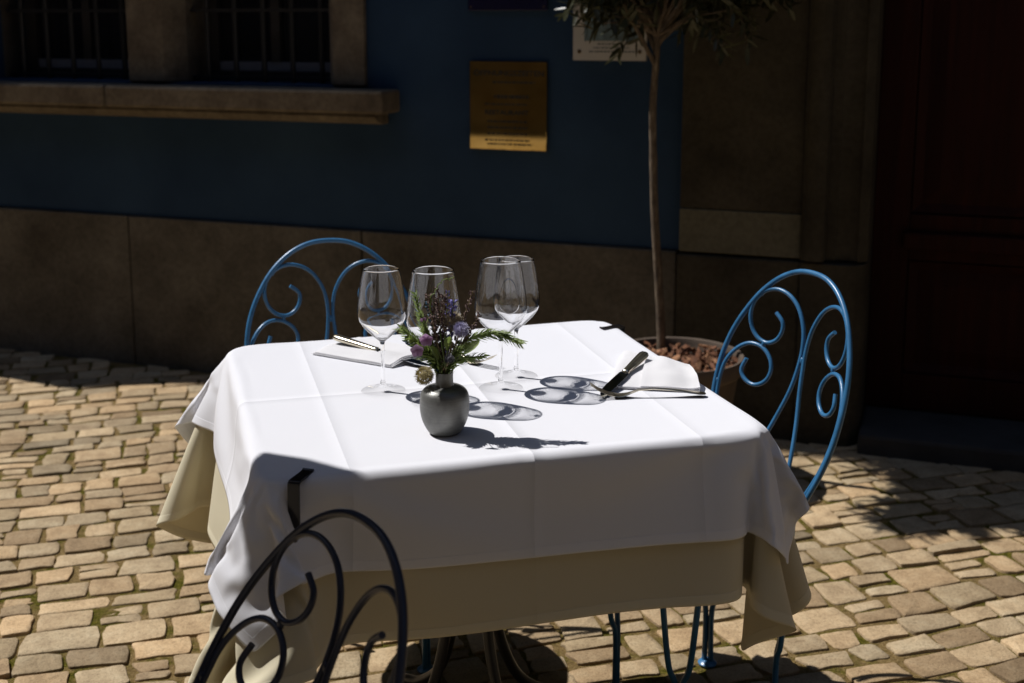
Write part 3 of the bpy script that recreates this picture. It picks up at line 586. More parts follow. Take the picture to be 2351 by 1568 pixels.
BEIGE=[-2186,-95,-65,-47,-40,-29,-11,3,48,78,76,137,164,140,101,6,4,1,10,21,19,99,233,229,231,233,234,234,234,235,234,233,232,226,221,234,112,8,5,11,40,20,-1,-27,-31,-7,41,70,111,113,32,-49,-78,-79,-60,-31,-6,125,-10,-32,
-20,-8,-6,-9,-14,32,-4,2,-65,-7,3,3,8,-2,-8,22,6,-3,-15,1,-1,0,0,0,0,1,-1,0,1,0,0,0,1,8,1,-3,10,1,-9,-5,-3,1,21,17,20,5,-53,-57,-21,2,14,24,23,20,121,4,-13,-27,-20,-14,
-5,-4,8,-3,10,13,-85,0,4,7,-19,30,0,-18,-20,29,1,-1,0,0,0,1,-1,0,1,0,0,1,0,0,7,0,1,11,-6,-8,-4,-8,16,22,15,19,-33,-61,-34,-4,10,26,25,27,42,98,20,8,-14,-16,-20,-29,3,-10,
-84,16,33,35,-47,-7,5,4,16,-15,-16,2,17,-1,0,0,0,1,-1,0,1,-1,0,1,1,1,-1,6,-5,9,10,-11,-6,-4,-1,21,19,21,-12,-58,-44,-12,9,24,27,34,45,42,63,31,21,7,-12,-31,-13,-11,-19,-43,-36,1,
8,5,14,-29,41,3,-18,-1,1,17,0,-1,0,1,-1,0,1,-1,0,0,1,1,0,0,5,0,11,0,-10,-5,-10,14,24,20,7,-47,-53,-20,6,21,29,40,49,33,-2,27,31,32,23,1,-8,-27,20,-72,-24,-26,-16,-6,18,5,
17,11,-24,2,-1,1,15,-1,-1,1,0,0,1,-1,0,1,0,0,1,0,0,6,1,11,-6,-8,-8,-2,21,22,20,-30,-57,-30,1,20,31,47,50,22,-8,-17,-39,42,49,33,19,5,-6,-46,-82,49,-33,-30,6,5,5,23,-17,-2,
-8,11,1,13,-1,1,0,0,1,-1,0,1,-1,0,0,1,1,-1,5,7,7,-9,-10,-6,7,26,25,-9,-56,-41,-4,19,32,54,48,10,-12,-15,-20,-90,29,34,70,39,19,2,-53,14,-32,-26,-30,-2,13,-2,-33,15,2,21,20,-20,
9,-2,0,2,0,-1,0,1,-1,0,1,0,1,1,-1,5,10,1,-11,-8,-1,11,31,13,-47,-50,-11,16,34,63,41,-1,-14,-10,-16,-1,-126,24,20,11,88,66,13,5,-18,-2,-53,-43,3,-8,-7,2,5,24,7,-19,-3,10,-2,1,
0,0,0,1,-1,0,1,-1,0,1,1,0,1,16,-4,-12,-7,7,22,28,-29,-56,-21,14,38,68,31,-9,-10,-5,-13,2,-1,-128,-1,22,14,18,71,85,12,3,-29,10,-64,-46,-3,4,6,6,-1,20,-9,0,9,-4,3,0,0,1,
-1,0,1,-1,0,0,1,3,-3,19,1,-10,-13,0,22,21,-2,-56,-33,12,40,72,20,-11,-6,-4,-9,-1,-12,-25,-96,-16,-10,18,10,14,53,103,14,-6,-18,-9,-83,-7,3,34,-15,-21,0,-11,34,7,-1,2,0,0,-1,0,0,0,
0,0,1,0,2,-1,21,-2,-20,-6,17,29,7,-46,-47,8,45,74,5,-13,1,-2,-9,-9,-29,-34,-30,-72,-10,-4,-16,-14,7,18,42,119,11,8,-11,-47,-64,-3,-8,-6,16,1,7,29,-4,-2,1,0,0,0,0,1,-1,0,1,-1,
0,3,-1,1,4,-9,6,36,3,-19,-63,5,51,68,-12,0,9,-12,-14,-22,-47,-30,-19,-10,-59,-4,-17,-8,1,1,-20,3,27,148,9,2,-20,-73,-21,-12,11,1,-3,23,-14,21,2,1,-1,0,0,1,-1,0,1,-1,0,0,1,2,
11,-15,-3,42,0,-22,-47,4,53,56,-12,14,-3,-25,-28,-42,-56,-2,-2,-4,-3,-63,1,-1,-4,-5,-7,11,-17,-14,5,108,64,0,-50,-56,19,-5,-3,-11,29,-13,6,4,0,0,0,1,-1,0,1,-1,0,0,1,0,2,15,-21,39,
-4,-22,-43,19,52,37,-2,11,-20,-36,-38,-36,-25,-3,-1,-12,-11,-12,-69,4,1,2,-1,-10,0,2,-6,-19,5,65,100,7,-105,-2,9,5,-7,-3,13,0,7,-1,1,1,-1,0,1,-1,0,0,1,-1,0,2,9,25,-7,-22,-32,42,
28,26,10,-12,-37,-41,-35,-22,-13,-10,-6,-25,-8,-2,1,-37,0,5,1,-1,-3,-5,-5,9,4,-6,-11,0,79,-15,-29,-1,-1,9,-6,12,0,0,0,0,0,0,0,0,0,0,1,-1,1,0,2,1,-8,10,-17,46,-6,1,8,-16,
-17,-21,-18,-11,-7,8,-3,3,5,3,4,3,-38,0,0,7,-6,10,-9,-6,-3,-2,-1,-1,5,26,50,-44,1,-1,12,5,-8,1,0,1,0,0,0,1,-1,0,1,-1,1,-1,1,1,4,2,-15,46,-29,17,8,-13,-14,-26,-23,-9,
0,6,-3,0,10,4,2,-1,1,-38,1,0,0,26,-16,-9,-1,-4,-4,-1,-1,4,5,51,-5,-22,4,-4,1,9,2,0,1,0,0,0,0,0,0,0,0,0,0,0,-1,1,17,10,-29,40,-6,-39,14,-30,-24,0,1,4,-2,-4,
11,-3,-4,-2,1,1,-17,-5,-2,-2,7,-17,-3,2,-3,0,1,10,18,-32,39,9,-3,-13,3,3,4,-1,1,0,0,0,0,0,0,1,-1,1,-1,0,0,0,-2,4,6,15,-7,-35,45,-56,-16,2,-2,-1,-5,-3,-1,0,1,2,
5,4,2,26,-11,-8,24,-55,-13,5,4,0,-1,-3,-2,-5,32,-31,46,-1,-14,6,1,0,0,-1,0,0,0,0,0,0,0,0,0,0,1,-1,-1,0,-1,6,11,-30,48,-62,-17,-2,1,1,3,3,5,5,6,6,6,5,4,6,
19,-1,4,-5,-58,17,-4,-4,-4,-3,-1,-1,1,-1,31,-33,11,30,0,1,0,0,0,0,0,0,0,0,0,0,0,0,0,0,0,1,-1,1,1,6,20,-20,18,3,2,-1,-3,-4,-6,2,0,-1,2,1,-1,-1,2,98,15,5,
-38,16,-16,-13,-12,-12,-11,-11,-11,-10,-14,-24,25,3,5,0,1,0,-1,1,0,0,0,0,-1,1,-1,1,-1,1,-1,1,-1,0,-1,-1,5,-4,-16,8,16,21,20,19,16,15,6,6,6,2,1,1,0,-4,87,-4,-8,7,32,3,
-1,-2,-3,-4,-6,-9,-14,-24,-31,-15,-2,-5,-3,-1,-1,0,0,-1,1,-1,1,0,0,0,-1,1,-1,1,-1,1,0,0,-1,-2,6,0,4,2,-4,-1,1,6,7,6,8,6,7,6,7,7,7,76,-9,-9,-7,5,1,-1,-5,-6,
-8,-13,-17,-20,-6,3,17,-3,-2,0,0,0,0,0,0,-1,1,-1,1,-1,1,0,0,0,-1,1,-1,0,0,0,1,3,0,-5,-9,-3,-3,-1,0,2,0,2,5,4,3,4,4,2,65,-8,-6,-7,-7,-6,-8,-7,-7,-9,-10,0,
15,10,-2,-13,-3,-1,0,-1,1,0,-1,1,0,0,0,-1,1,-1,1,-1,1,0,-1,1,0,0,-1,2,2,1,-1,0,-2,-2,-2,-2,-3,0,-1,-1,-1,1,3,2,1,47,-8,-9,-7,-5,-8,-7,-2,-2,-3,4,9,-3,-10,-3,
7,-4,0,0,0,-1,1,0,-1,1,-1,1,0,-1,1,-1,1,-1,1,0,-1,1,-1,1,0,2,1,1,2,0,0,1,0,-1,0,0,-1,-2,1,0,-2,1,26,-7,-6,-3,-4,-5,0,-1,-2,1,3,-5,-2,4,6,-4,-4,-2,
0,1,0,-1,1,0,-1,1,-1,1,0,-1,1,-1,1,-1,0,1,-1,1,-1,0,3,2,1,-1,0,1,1,-1,0,1,0,-2,0,1,-3,0,2,3,-5,0,0,-3,1,2,1,0,3,2,2,-1,1,-2,-3,-4,-1,0,-1,1,
0,-1,1,0,-1,1,-1,1,0,-1,1,-1,1,0,-1,1,-1,1,-1,3,3,-2,-1,0,0,-1,-2,1,0,-1,-1,2,0,-1,0,3,-11,0,1,-1,0,4,2,0,2,3,1,-1,0,1,-1,2,-5,-2,0,1,-1,1,0,-1,
1,0,-1,1,-1,1,0,-1,1,-1,1,0,-1,1,-1,1,2,3,-1,0,-1,-1,-2,0,0,-1,-1,1,0,-1,1,2,0,-19,2,1,-1,2,3,2,0,2,1,0,1,3,1,1,0,-1,-3,1,-1,1,-1,1,0,-1,1,0,
-1,1,-1,1,0,-1,1,-1,1,0,0,0,-1,2,5,-3,1,1,0,-1,1,0,-1,-1,1,0,-2,-1,2,-2,-29,5,1,1,4,2,0,2,2,2,1,1,2,2,1,2,-1,-3,0,1,-1,1,-1,0,1,-1,1,0,-1,1,
-1,1,0,-1,1,-1,1,-1,0,0,2,3,1,-1,0,-1,1,1,0,-1,1,1,-1,-1,2,-1,-4,-34,3,-1,3,5,2,2,3,4,1,2,4,2,0,2,0,0,-2,0,-1,1,-1,1,0,-1,1,-1,1,0,0,0,-1,1,
0,0,0,-1,1,0,0,1,3,-1,1,-1,0,2,-1,0,1,3,1,0,0,-2,-3,-3,-39,1,0,3,3,1,2,5,4,3,4,4,3,2,1,1,0,-2,-1,1,-1,1,-1,1,0,-1,1,-1,1,-1,1,0,-1,1,-1,1,
0,-1,1,0,0,4,12,5,3,3,-2,-1,-2,-2,-5,-5,-4,-1,-3,-4,0,-34,-2,4,1,-3,1,2,0,0,2,4,5,5,7,6,1,-1,-2,-1,0,1,-1,1,-1,1,0,-1,1,-1,1,-1,1,0,0,0,-1,1,0,0,
-1,2,2,-11,-6,2,2,10,-4,-4,-1,-1,-4,-1,1,2,3,5,13,-3,-1,-2,-3,-3,-2,-3,-4,-2,-3,-6,-3,-2,14,7,2,-3,-1,1,-1,1,-1,1,-1,1,0,-1,1,-1,1,-1,1,-1,1,0,-1,1,0,0,1,2,
1,16,-7,-9,-20,-2,0,0,1,6,4,3,3,4,3,90,-5,0,-1,-5,-3,-1,-3,-3,-3,-2,-3,-6,-22,-31,-5,1,-4,1,0,1,-1,1,-1,1,-1,1,0,0,0,-1,1,-1,1,-1,1,1,0,0,3,4,1,7,-27,-5,
5,12,11,9,10,11,10,10,9,9,9,8,111,-3,-9,-8,-4,-6,-9,-8,-7,-9,-9,-6,-25,-30,15,3,7,-5,-5,2,0,1,-1,1,-1,1,-1,1,-1,0,1,-1,1,-1,1,-1,0,0,0,1,-5,-1,-13,63,45,8,15,13,
14,17,-6,2,5,5,5,5,4,-9,-2,-2,-3,-1,-1,-1,1,0,1,0,-39,33,48,2,-4,-5,-13,-2,-3,-1,0,0,0,0,0,0,0,0,1,-1,1,-1,1,-1,1,-1,0,0,-3,-22,-13,27,-5,10,36,8,2,0,-9,0,
5,2,1,1,1,1,-61,-4,-4,-2,-2,-2,-1,0,2,3,11,16,-10,5,2,3,14,44,-14,-4,2,1,0,0,0,0,0,0,0,0,0,0,0,0,0,0,1,0,-1,-7,-15,-2,3,-8,4,5,24,19,11,-8,16,1,-1,0,
1,0,0,-109,3,5,5,5,7,6,7,5,7,5,11,10,-12,26,18,19,-25,18,-8,-5,0,1,0,0,0,0,0,0,0,0,0,0,0,0,0,1,-4,-2,-18,24,5,-24,5,-19,3,2,11,18,36,3,1,0,1,0,-1,0,
-82,8,6,6,6,4,3,1,2,10,-14,12,-11,34,26,3,-25,18,2,-3,-6,-1,0,0,1,-1,1,-1,0,0,0,0,0,0,0,-1,-2,-7,-2,25,-32,-1,20,-31,19,-20,2,0,1,6,25,24,15,-2,-3,-11,10,-36,5,3,
2,4,4,1,-3,-4,-18,-6,7,30,14,-9,-6,14,8,2,10,-21,-2,1,0,-1,0,0,0,1,-1,0,0,0,-1,1,0,0,6,-11,-2,-14,7,-17,27,-27,11,-12,3,-1,-1,1,-6,11,39,-7,19,6,-21,3,1,1,-3,-6,
-4,-4,-8,-4,13,22,12,4,0,3,9,-6,1,-25,10,4,-1,-2,0,1,-1,0,0,0,0,0,0,0,-1,1,0,-10,5,1,22,-46,23,-20,-6,2,6,-6,0,-1,-6,5,12,-5,43,15,2,-60,-4,-3,-3,-6,-7,-7,-1,12,
28,33,21,12,14,22,14,2,-36,-21,13,-15,-7,-3,1,0,-1,0,0,0,0,0,0,0,0,0,-1,0,-12,4,-1,18,-1,-46,2,-28,4,-8,1,-1,0,0,5,0,0,-1,10,15,-64,-6,-7,-9,-5,3,13,25,31,25,13,9,
10,9,24,-3,-90,49,7,-6,-10,-19,-1,0,0,0,0,1,-1,0,1,-1,0,0,1,-2,-1,-7,-7,1,12,26,-9,-48,45,-73,-7,-1,0,1,2,4,-4,0,0,0,0,-85,-5,-1,6,15,23,29,26,19,12,16,10,-11,17,-3,
-94,65,-5,-1,-44,34,-25,2,-2,0,0,1,-1,0,0,0,0,0,1,-1,-1,-1,-3,-9,-3,5,26,13,-22,-49,68,-52,-33,-9,0,3,0,0,-1,0,0,0,-89,6,16,22,28,25,20,14,8,15,2,-21,21,20,-96,8,39,6,
-43,-1,21,-23,1,-1,0,0,0,0,0,1,-1,0,0,0,-1,0,-1,5,-15,-4,0,12,27,7,-34,-46,71,-28,-35,-26,1,-1,0,1,0,0,0,-65,23,26,25,19,14,8,5,17,-2,-24,13,30,-27,-102,68,7,-32,-28,42,-2,
-17,1,-1,0,1,-1,0,0,0,0,0,1,-1,0,-1,-1,2,-8,-9,1,3,20,23,-7,-36,-41,69,-2,-30,-39,-10,-1,0,1,-1,0,-15,25,19,13,7,4,7,20,-7,-26,6,33,7,-76,-10,22,-5,-55,16,37,-19,-4,-1,1,
-1,0,0,0,1,-1,0,0,0,0,-1,0,-2,3,-1,-15,-1,0,14,25,15,-20,-37,-36,57,15,-18,-41,-18,-5,-2,2,0,31,11,7,5,1,11,21,-11,-26,1,28,25,-48,-94,55,21,-55,-15,43,2,-18,3,0,1,0,-1,0,
0,0,0,0,1,-1,0,0,-1,-2,3,-2,3,-17,1,-1,3,48,-5,-20,-36,-32,51,22,-5,-39,-24,-11,-4,0,49,5,1,-1,20,20,-13,-25,-4,23,31,-25,-74,-34,50,-17,-48,20,45,-16,-7,-1,0,-1,0,0,0,1,-1,0,
0,0,0,0,-1,1,-3,4,-2,15,-7,-23,-1,39,1,7,-6,-21,-35,-26,46,25,1,-29,-27,-17,-6,55,-1,2,27,16,-13,-24,-10,19,31,-6,-60,-45,-6,51,-75,-6,57,4,-13,-2,-3,0,1,-1,0,0,0,0,0,1,-1,0,
0,-1,0,-3,4,17,-24,-25,11,1,16,20,24,-7,-13,-23,-35,-21,40,32,4,-20,-27,-24,53,8,32,11,-12,-22,-15,14,29,5,-46,-46,-38,14,-30,-16,36,45,-12,-7,-2,-2,-1,0,0,0,0,0,0,0,0,0,0,0,-1,1,
-4,-2,-6,-19,9,3,-1,8,18,26,1,-5,-11,-25,-34,-16,33,34,10,-12,-21,68,34,6,-11,-19,-18,6,26,13,-36,-33,-47,-9,14,-71,27,63,6,-12,-5,-1,-2,-1,0,1,-1,1,-1,0,1,-1,0,1,-2,0,0,-4,-2,-8,
-2,-5,2,-1,6,7,34,7,8,-15,-13,-27,-33,-10,27,33,17,0,110,2,-10,-15,-20,-3,23,17,-30,-21,-44,-27,42,23,-33,-22,30,-8,-8,-6,1,-3,0,1,-1,1,-1,0,0,0,0,0,0,0,0,0,-6,-3,-10,4,-6,5,
0,-3,0,24,42,-13,0,-7,-17,-29,-33,-4,22,29,16,116,-12,-11,-15,-14,15,21,-23,-15,-32,-32,4,-19,-15,-9,54,11,-11,-10,-6,4,-2,-1,0,1,-1,0,0,1,-1,0,1,-1,0,-1,1,-6,-3,4,3,8,-30,-6,-17,4,
7,69,3,-1,-3,-8,-17,-30,-32,-1,18,24,108,-8,-12,-17,1,23,-16,-14,-17,-37,-14,6,-3,-14,0,36,-3,-11,-8,-2,4,-3,-1,0,0,0,0,1,-1,0,1,-1,-1,1,0,0,-6,-5,11,6,2,-6,-22,4,2,3,11,37,
-1,-3,-3,-9,-18,-32,-27,2,13,-1865,-21,-23,-31,-39,-49,-61,-66,-70,-65,-64,-25,-1,27,40,42,43,43,42,38,39,212,22,-50,-42,-26,-15,-9,-4,-5,-11,-20,-34,-61,-77,10,204,42,43,42,14,-37,-43,-75,-73,-79,-67,-29,-23,1,49,
67,67,64,54,51,59,26,-4,10,10,10,4,6,5,1,1,1,-35,-13,-3,-4,-1,0,-1,-12,-4,1,7,-11,-4,0,1,2,6,5,2,2,4,3,1,1,-5,-5,1,0,-4,-21,-4,1,1,-1,1,18,6,15,36,15,-1,-3,-9,
-4,8,-3,24,-4,2,7,10,17,2,3,9,2,0,-2,-46,1,-8,-3,-4,-5,-1,8,3,-13,-9,-3,-1,2,5,6,1,1,5,3,1,4,0,-6,-3,-1,0,-9,-17,-1,0,4,-4,8,17,8,32,23,1,-3,-8,-5,8,-3,-28,
27,-7,-10,8,-19,16,44,-3,-12,-22,31,17,6,-79,22,-3,2,-17,11,0,0,-11,-10,-2,1,4,6,2,0,2,3,3,4,3,1,-6,-4,1,-2,-17,-10,-1,2,0,-1,17,12,26,29,4,-3,-7,-5,8,-5,-36,-56,38,-13,-10,
-6,7,31,-3,9,-13,15,-31,13,8,2,-26,5,-8,-10,3,0,0,-12,-8,-2,1,6,6,0,-1,3,2,3,4,4,1,-5,-5,0,-4,-19,-6,1,5,-5,6,19,20,32,10,-2,-7,-4,6,-7,-43,-53,-21,60,-19,-17,-18,11,9,
19,-32,29,15,-13,-8,-2,16,-16,-1,-50,29,0,0,0,-13,-9,-3,5,7,3,0,1,1,0,3,5,6,1,-7,-4,0,-11,-15,-2,2,1,-4,17,20,32,18,-2,-7,-3,6,-10,-51,-48,-17,1,59,8,-22,-22,-6,-16,25,21,27,
-17,-4,-22,13,7,20,-41,-19,1,-1,1,0,-15,-9,-1,7,7,2,-1,2,-1,0,3,5,5,2,-5,-4,-2,-16,-11,0,4,-4,4,23,32,24,0,-6,-3,6,-16,-56,-43,-12,3,16,25,21,18,-10,-32,-17,-11,62,-20,18,4,-13,
5,23,-37,-37,19,0,-2,-5,-5,-10,-10,2,8,8,-1,0,0,-1,0,2,6,6,3,-6,-5,-4,-18,-6,1,0,-3,17,32,31,5,-7,-2,7,-24,-60,-37,-8,7,19,12,2,23,8,3,30,-60,-18,4,30,-10,43,-5,15,-11,-19,
1,4,-36,-2,6,-1,-13,-10,5,12,5,-3,1,-1,-3,1,3,4,7,5,-7,-1,-17,-12,-3,3,-3,1,32,38,12,-7,-1,6,-34,-59,-30,-3,13,22,18,27,-29,19,37,7,3,33,-68,-17,25,30,-23,40,-55,25,8,1,22,-9,
-41,-1,0,-14,-12,11,11,2,-1,0,-3,0,1,0,3,9,7,-8,-18,-2,-12,1,-1,-2,17,44,22,-6,-1,6,-44,-57,-21,0,20,27,25,33,28,-55,11,17,60,1,3,30,-47,-28,35,14,2,-8,-15,16,22,-32,-32,13,-3,4,
-16,-8,12,12,-2,-2,-1,-3,1,2,-4,2,10,13,-9,-29,4,-9,1,-3,16,29,35,-3,-2,6,-55,-53,-15,8,32,33,30,31,13,-3,-59,0,-1,11,31,26,19,32,-29,-11,-12,18,30,-74,-8,42,-9,16,-14,2,-28,9,-4,13,
9,-4,-1,-3,-1,2,0,-4,2,5,14,0,0,-37,-1,-2,16,37,19,5,-1,4,-68,-48,-1,23,40,34,27,17,-5,-10,-11,-57,-2,6,2,-7,-2,30,33,36,-17,-7,-3,27,3,-37,10,12,0,-12,-1,21,-54,7,17,4,-6,-1,
-1,0,1,-2,-2,1,3,13,4,-19,-19,0,15,42,17,2,-1,0,-78,-33,17,36,44,30,13,-29,-1,-2,-6,-5,-52,0,0,0,-9,1,-9,13,27,7,84,-49,2,38,-34,-25,51,-2,-12,-26,6,-36,15,22,-6,-5,0,-1,2,0,
-2,-2,1,-2,14,9,-36,-5,18,48,14,-5,5,-7,-90,-8,37,46,35,12,-8,-22,2,0,-9,-4,-1,-41,-6,-3,-3,-1,-1,-6,-3,5,34,-3,91,-48,-14,38,-22,-15,44,-3,-28,-7,-45,44,10,-18,1,0,0,2,-2,-1,1,0,
1,2,26,-39,14,45,10,-3,3,-12,-84,21,49,37,13,-7,-13,-8,3,10,-29,-14,-11,-12,-11,-4,-8,-2,2,6,40,-4,12,4,-5,-26,-3,13,16,-20,3,2,6,-8,-15,5,8,-7,-3,-1,0,0,-2,-2,0,7,-7,0,0,7,
-14,46,-8,1,-17,5,-39,16,36,10,0,-9,-12,-12,-24,2,-5,-4,-3,-3,-1,0,-2,-5,-17,15,42,-9,-6,-1,-2,-5,-9,7,27,-28,19,-20,0,21,5,-43,21,3,-17,0,2,2,4,5,4,3,3,4,2,4,5,-13,4,10,
-37,26,-46,11,40,8,2,-15,-17,-14,-13,3,-2,-8,-3,-1,0,0,10,0,2,1,28,-8,-12,-2,-1,-6,1,-26,22,10,13,4,-19,-8,-12,-1,14,5,6,2,4,3,2,2,2,2,2,1,1,1,1,5,-3,-20,-15,26,-38,24,
19,-5,1,-26,-22,-6,-6,3,3,-10,1,4,2,0,0,39,-3,-3,-2,8,-16,-9,6,-25,-8,-8,48,10,-39,43,-5,1,-32,11,13,10,0,3,0,1,1,1,-1,0,0,-1,1,0,0,-1,2,1,-5,-4,-9,10,-1,-19,15,-40,
-9,2,-1,8,5,5,1,2,0,0,1,1,33,7,3,-21,10,-49,-8,-6,1,1,2,0,39,27,-40,40,-3,-2,8,4,2,-2,-2,0,0,-1,0,1,-1,0,1,-1,0,0,1,-1,2,0,-4,-7,5,-23,16,-31,12,5,7,5,
4,3,2,2,0,1,1,0,0,38,1,-3,3,-29,25,-4,-6,-6,-8,-8,-9,-10,14,44,-35,17,19,1,0,0,1,-1,-1,0,1,-1,0,1,-1,0,1,-1,1,-1,1,0,0,1,-4,-12,14,-8,-2,-1,2,1,2,3,-1,0,
0,0,-1,1,0,0,197,-10,-3,22,-7,9,3,4,3,2,1,1,0,-1,-6,5,3,1,-2,1,0,-1,-1,1,0,0,0,0,0,0,0,0,0,0,0,0,0,0,0,0,0,1,0,1,-3,-5,-5,-6,-7,-2,-3,-3,-1,0,
-1,1,1,205,1,3,-3,-15,-2,2,1,2,3,3,4,5,5,6,2,1,0,-1,0,0,-1,1,0,0,-1,1,0,-1,1,0,-1,1,-1,1,0,0,1,0,0,0,-1,1,0,1,2,0,0,-1,-1,-2,-1,-3,-1,-3,-3,-2,
211,3,2,2,0,-1,0,1,1,1,1,1,-1,0,0,0,2,-1,0,0,0,0,0,0,0,0,0,0,0,0,0,0,0,0,0,0,0,0,0,0,0,0,0,2,1,0,1,1,1,1,1,0,1,-1,0,1,-1,215,2,2,
1,0,1,1,0,-1,1,0,-1,1,0,-1,1,-1,1,0,0,0,0,0,0,0,0,0,0,0,0,-1,1,0,0,0,0,0,0,0,0,0,1,0,-1,1,1,0,1,1,-1,1,0,1,1,0,0,1,220,1,0,0,1,0,
-1,1,0,-1,1,0,-1,1,0,0,0,0,0,0,0,0,0,0,-1,1,0,-1,1,0,0,0,0,0,0,0,0,0,0,0,-1,0,0,1,0,0,0,0,0,0,0,1,-1,0,1,-1,0,222,0,0,1,-1,0,0,0,0,
0,0,0,0,0,0,0,0,0,0,0,0,0,0,0,0,0,0,0,0,0,0,0,-1,1,0,0,0,0,0,-1,1,0,0,0,0,-1,1,0,-1,1,0,0,0,0,0,0,0,224,0,1,-1,0,0,0,-1,0,0,-1,0,
1,-1,0,-1,1,0,0,0,0,0,0,0,0,0,0,0,0,-1,1,0,0,0,0,0,0,0,0,0,0,0,0,0,-1,1,0,0,0,0,0,-1,1,0,-1,1,0,228,0,-2,0,0,-1,0,0,0,-1,0,0,-2,0,0,
0,0,0,0,0,0,0,0,0,0,0,-1,1,0,0,0,0,0,0,-1,1,0,0,-1,1,0,0,0,0,0,0,0,-1,1,0,-1,1,0,-1,1,0,0,230,-1,0,-1,-1,0,-1,0,-1,0,-1,-1,1,-1,-1,1,-1,0,
0,0,0,0,0,-1,1,0,0,0,0,0,0,0,0,0,0,0,0,0,0,0,0,0,0,-1,1,0,-1,1,0,0,0,0,0,0,0,0,-1,231,-1,0,-1,0,-1,-1,-1,0,-1,0,-1,-1,0,-1,0,0,0,0,0,-1,
1,0,0,0,0,0,0,-1,1,0,-1,1,0,0,0,0,0,0,0,0,0,0,0,0,0,0,0,0,-1,1,0,-1,1,0,-1,1,231,0,-1,0,-2,0,0,-1,-1,-1,0,-1,0,-1,0,-1,0,0,0,0,0,0,0,0,
0,-1,1,0,0,0,0,0,0,0,0,0,0,-1,1,0,0,0,-1,1,0,-1,1,0,-1,1,0,-1,1,0,0,0,0,232,-1,-1,0,0,-1,-1,-1,-1,0,-2,1,-2,0,-1,0,0,0,0,0,0,0,0,0,0,0,0,
0,0,0,0,0,0,0,0,0,0,0,0,0,0,0,0,-1,0,0,0,0,1,-1,0,1,0,0,-1,1,0,231,-1,0,-1,-1,0,0,-1,-1,0,0,-2,0,-1,0,-1,0,0,0,0,0,0,-1,1,0,0,0,-1,1,0,
-1,1,0,-1,1,0,-1,1,0,0,0,-1,0,0,0,0,1,-1,0,1,0,-1,0,0,1,0,-1,223,1,0,0,0,0,0,1,0,0,-1,0,-1,-1,0,1,-1,0,0,0,0,0,0,0,-1,1,0,0,0,0,0,0,0,
0,0,0,0,0,0,0,0,0,-1,0,0,1,-1,0,0,0,0,0,0,0,0,0,1,207,2,-1,1,2,0,0,0,1,0,1,1,1,5,2,0,0,0,0,0,0,0,0,0,0,0,0,0,0,0,0,0,0,0,0,0,
0,0,1,0,1,-2,-1,0,0,0,0,1,-1,-1,-2,-1,-2,-3,-3,-4,-3,204,0,2,1,1,2,1,2,2,2,1,1,3,1,0,-1,1,-1,0,-1,1,0,0,0,0,0,-1,1,0,-1,1,0,-1,1,0,0,1,0,-1,
2,-2,-1,-3,0,-13,-4,-7,-9,-9,-16,6,-2,-5,-5,-5,-5,-7,44,0,1,0,0,-1,1,-1,0,-1,0,-20,17,-3,-2,2,2,4,1,0,0,0,-1,0,0,0,1,-1,0,1,-1,0,1,-1,0,1,0,-1,0,-1,-15,-19,
33,-5,5,-8,-11,-4,0,13,1,-6,-3,-2,-3,-3,-2,45,-1,-2,-3,-3,-3,-5,-6,-7,-9,-21,47,-17,-5,-10,16,17,-5,14,3,0,-2,1,-1,1,-1,0,1,-1,0,1,0,0,0,1,0,1,0,-3,-8,-8,-1,-47,40,7,
7,9,-5,-9,8,-23,-5,3,0,-3,-2,4,25,-6,-5,-4,-5,-5,-4,-4,-4,-4,-1,-9,-7,15,55,0,-13,17,-12,11,6,-2,0,0,-1,1,0,0,1,0,0,-1,0,-1,-1,-3,1,-9,-11,-26,42,1,-7,-60,40,10,4,11,
7,-22,-7,-3,0,-4,0,1,3,-17,-2,-2,-3,-2,-1,-1,1,1,-6,14,-9,32,34,-6,-2,10,-6,-3,3,11,3,-6,0,0,-2,-1,-2,-2,-2,-2,-2,-3,-3,-5,-3,-4,-15,0,34,-53,49,6,-24,-40,34,15,-2,4,8,13,
-6,-20,6,5,11,-11,-36,-1,-1,0,-1,-1,0,1,1,14,19,26,18,-2,2,1,-2,-7,-1,-30,16,20,-5,-4,-3,-3,-5,-3,-4,-5,-4,-2,-2,-1,1,2,-7,38,-14,8,1,-56,45,21,-46,-13,21,23,-2,-1,-1,-12,24,14,
2,-8,-5,-40,-1,0,0,1,1,3,4,11,24,27,9,-1,-2,1,-1,-39,-21,-2,51,-3,-25,-2,10,-10,6,2,-4,-2,2,1,0,1,2,3,-4,-2,15,6,-3,-4,-2,-50,60,-6,-31,-7,8,32,-2,-18,15,23,-5,8,-11,-3,
-75,3,2,5,8,15,21,31,36,27,7,-2,-5,-5,-17,-25,6,-25,34,-8,-70,63,-26,4,-4,-2,6,-2,0,1,-1,0,1,3,1,-18,7,10,42,-15,7,0,-8,-98,99,9,-42,-1,5,6,-2,21,1,-1,-1,21,17,-61,8,13,
17,23,27,26,20,7,-4,-6,-5,-3,-5,-34,-15,0,24,-4,-64,-1,53,-6,-16,5,2,1,-1,2,0,-1,0,2,3,-9,-13,15,3,10,13,12,-8,8,-2,-106,39,58,-6,-16,0,9,24,-24,-4,-1,2,3,-23,18,21,22,22,14,
6,-5,-10,-10,-11,0,11,-14,-45,10,-22,41,-57,-1,8,33,18,-31,6,0,1,0,1,0,-2,2,2,-1,-7,-7,10,1,8,9,12,9,-10,12,-13,-94,4,34,22,-3,24,-1,-3,-2,0,-3,1,26,20,18,13,3,-5,-11,-13,-11,
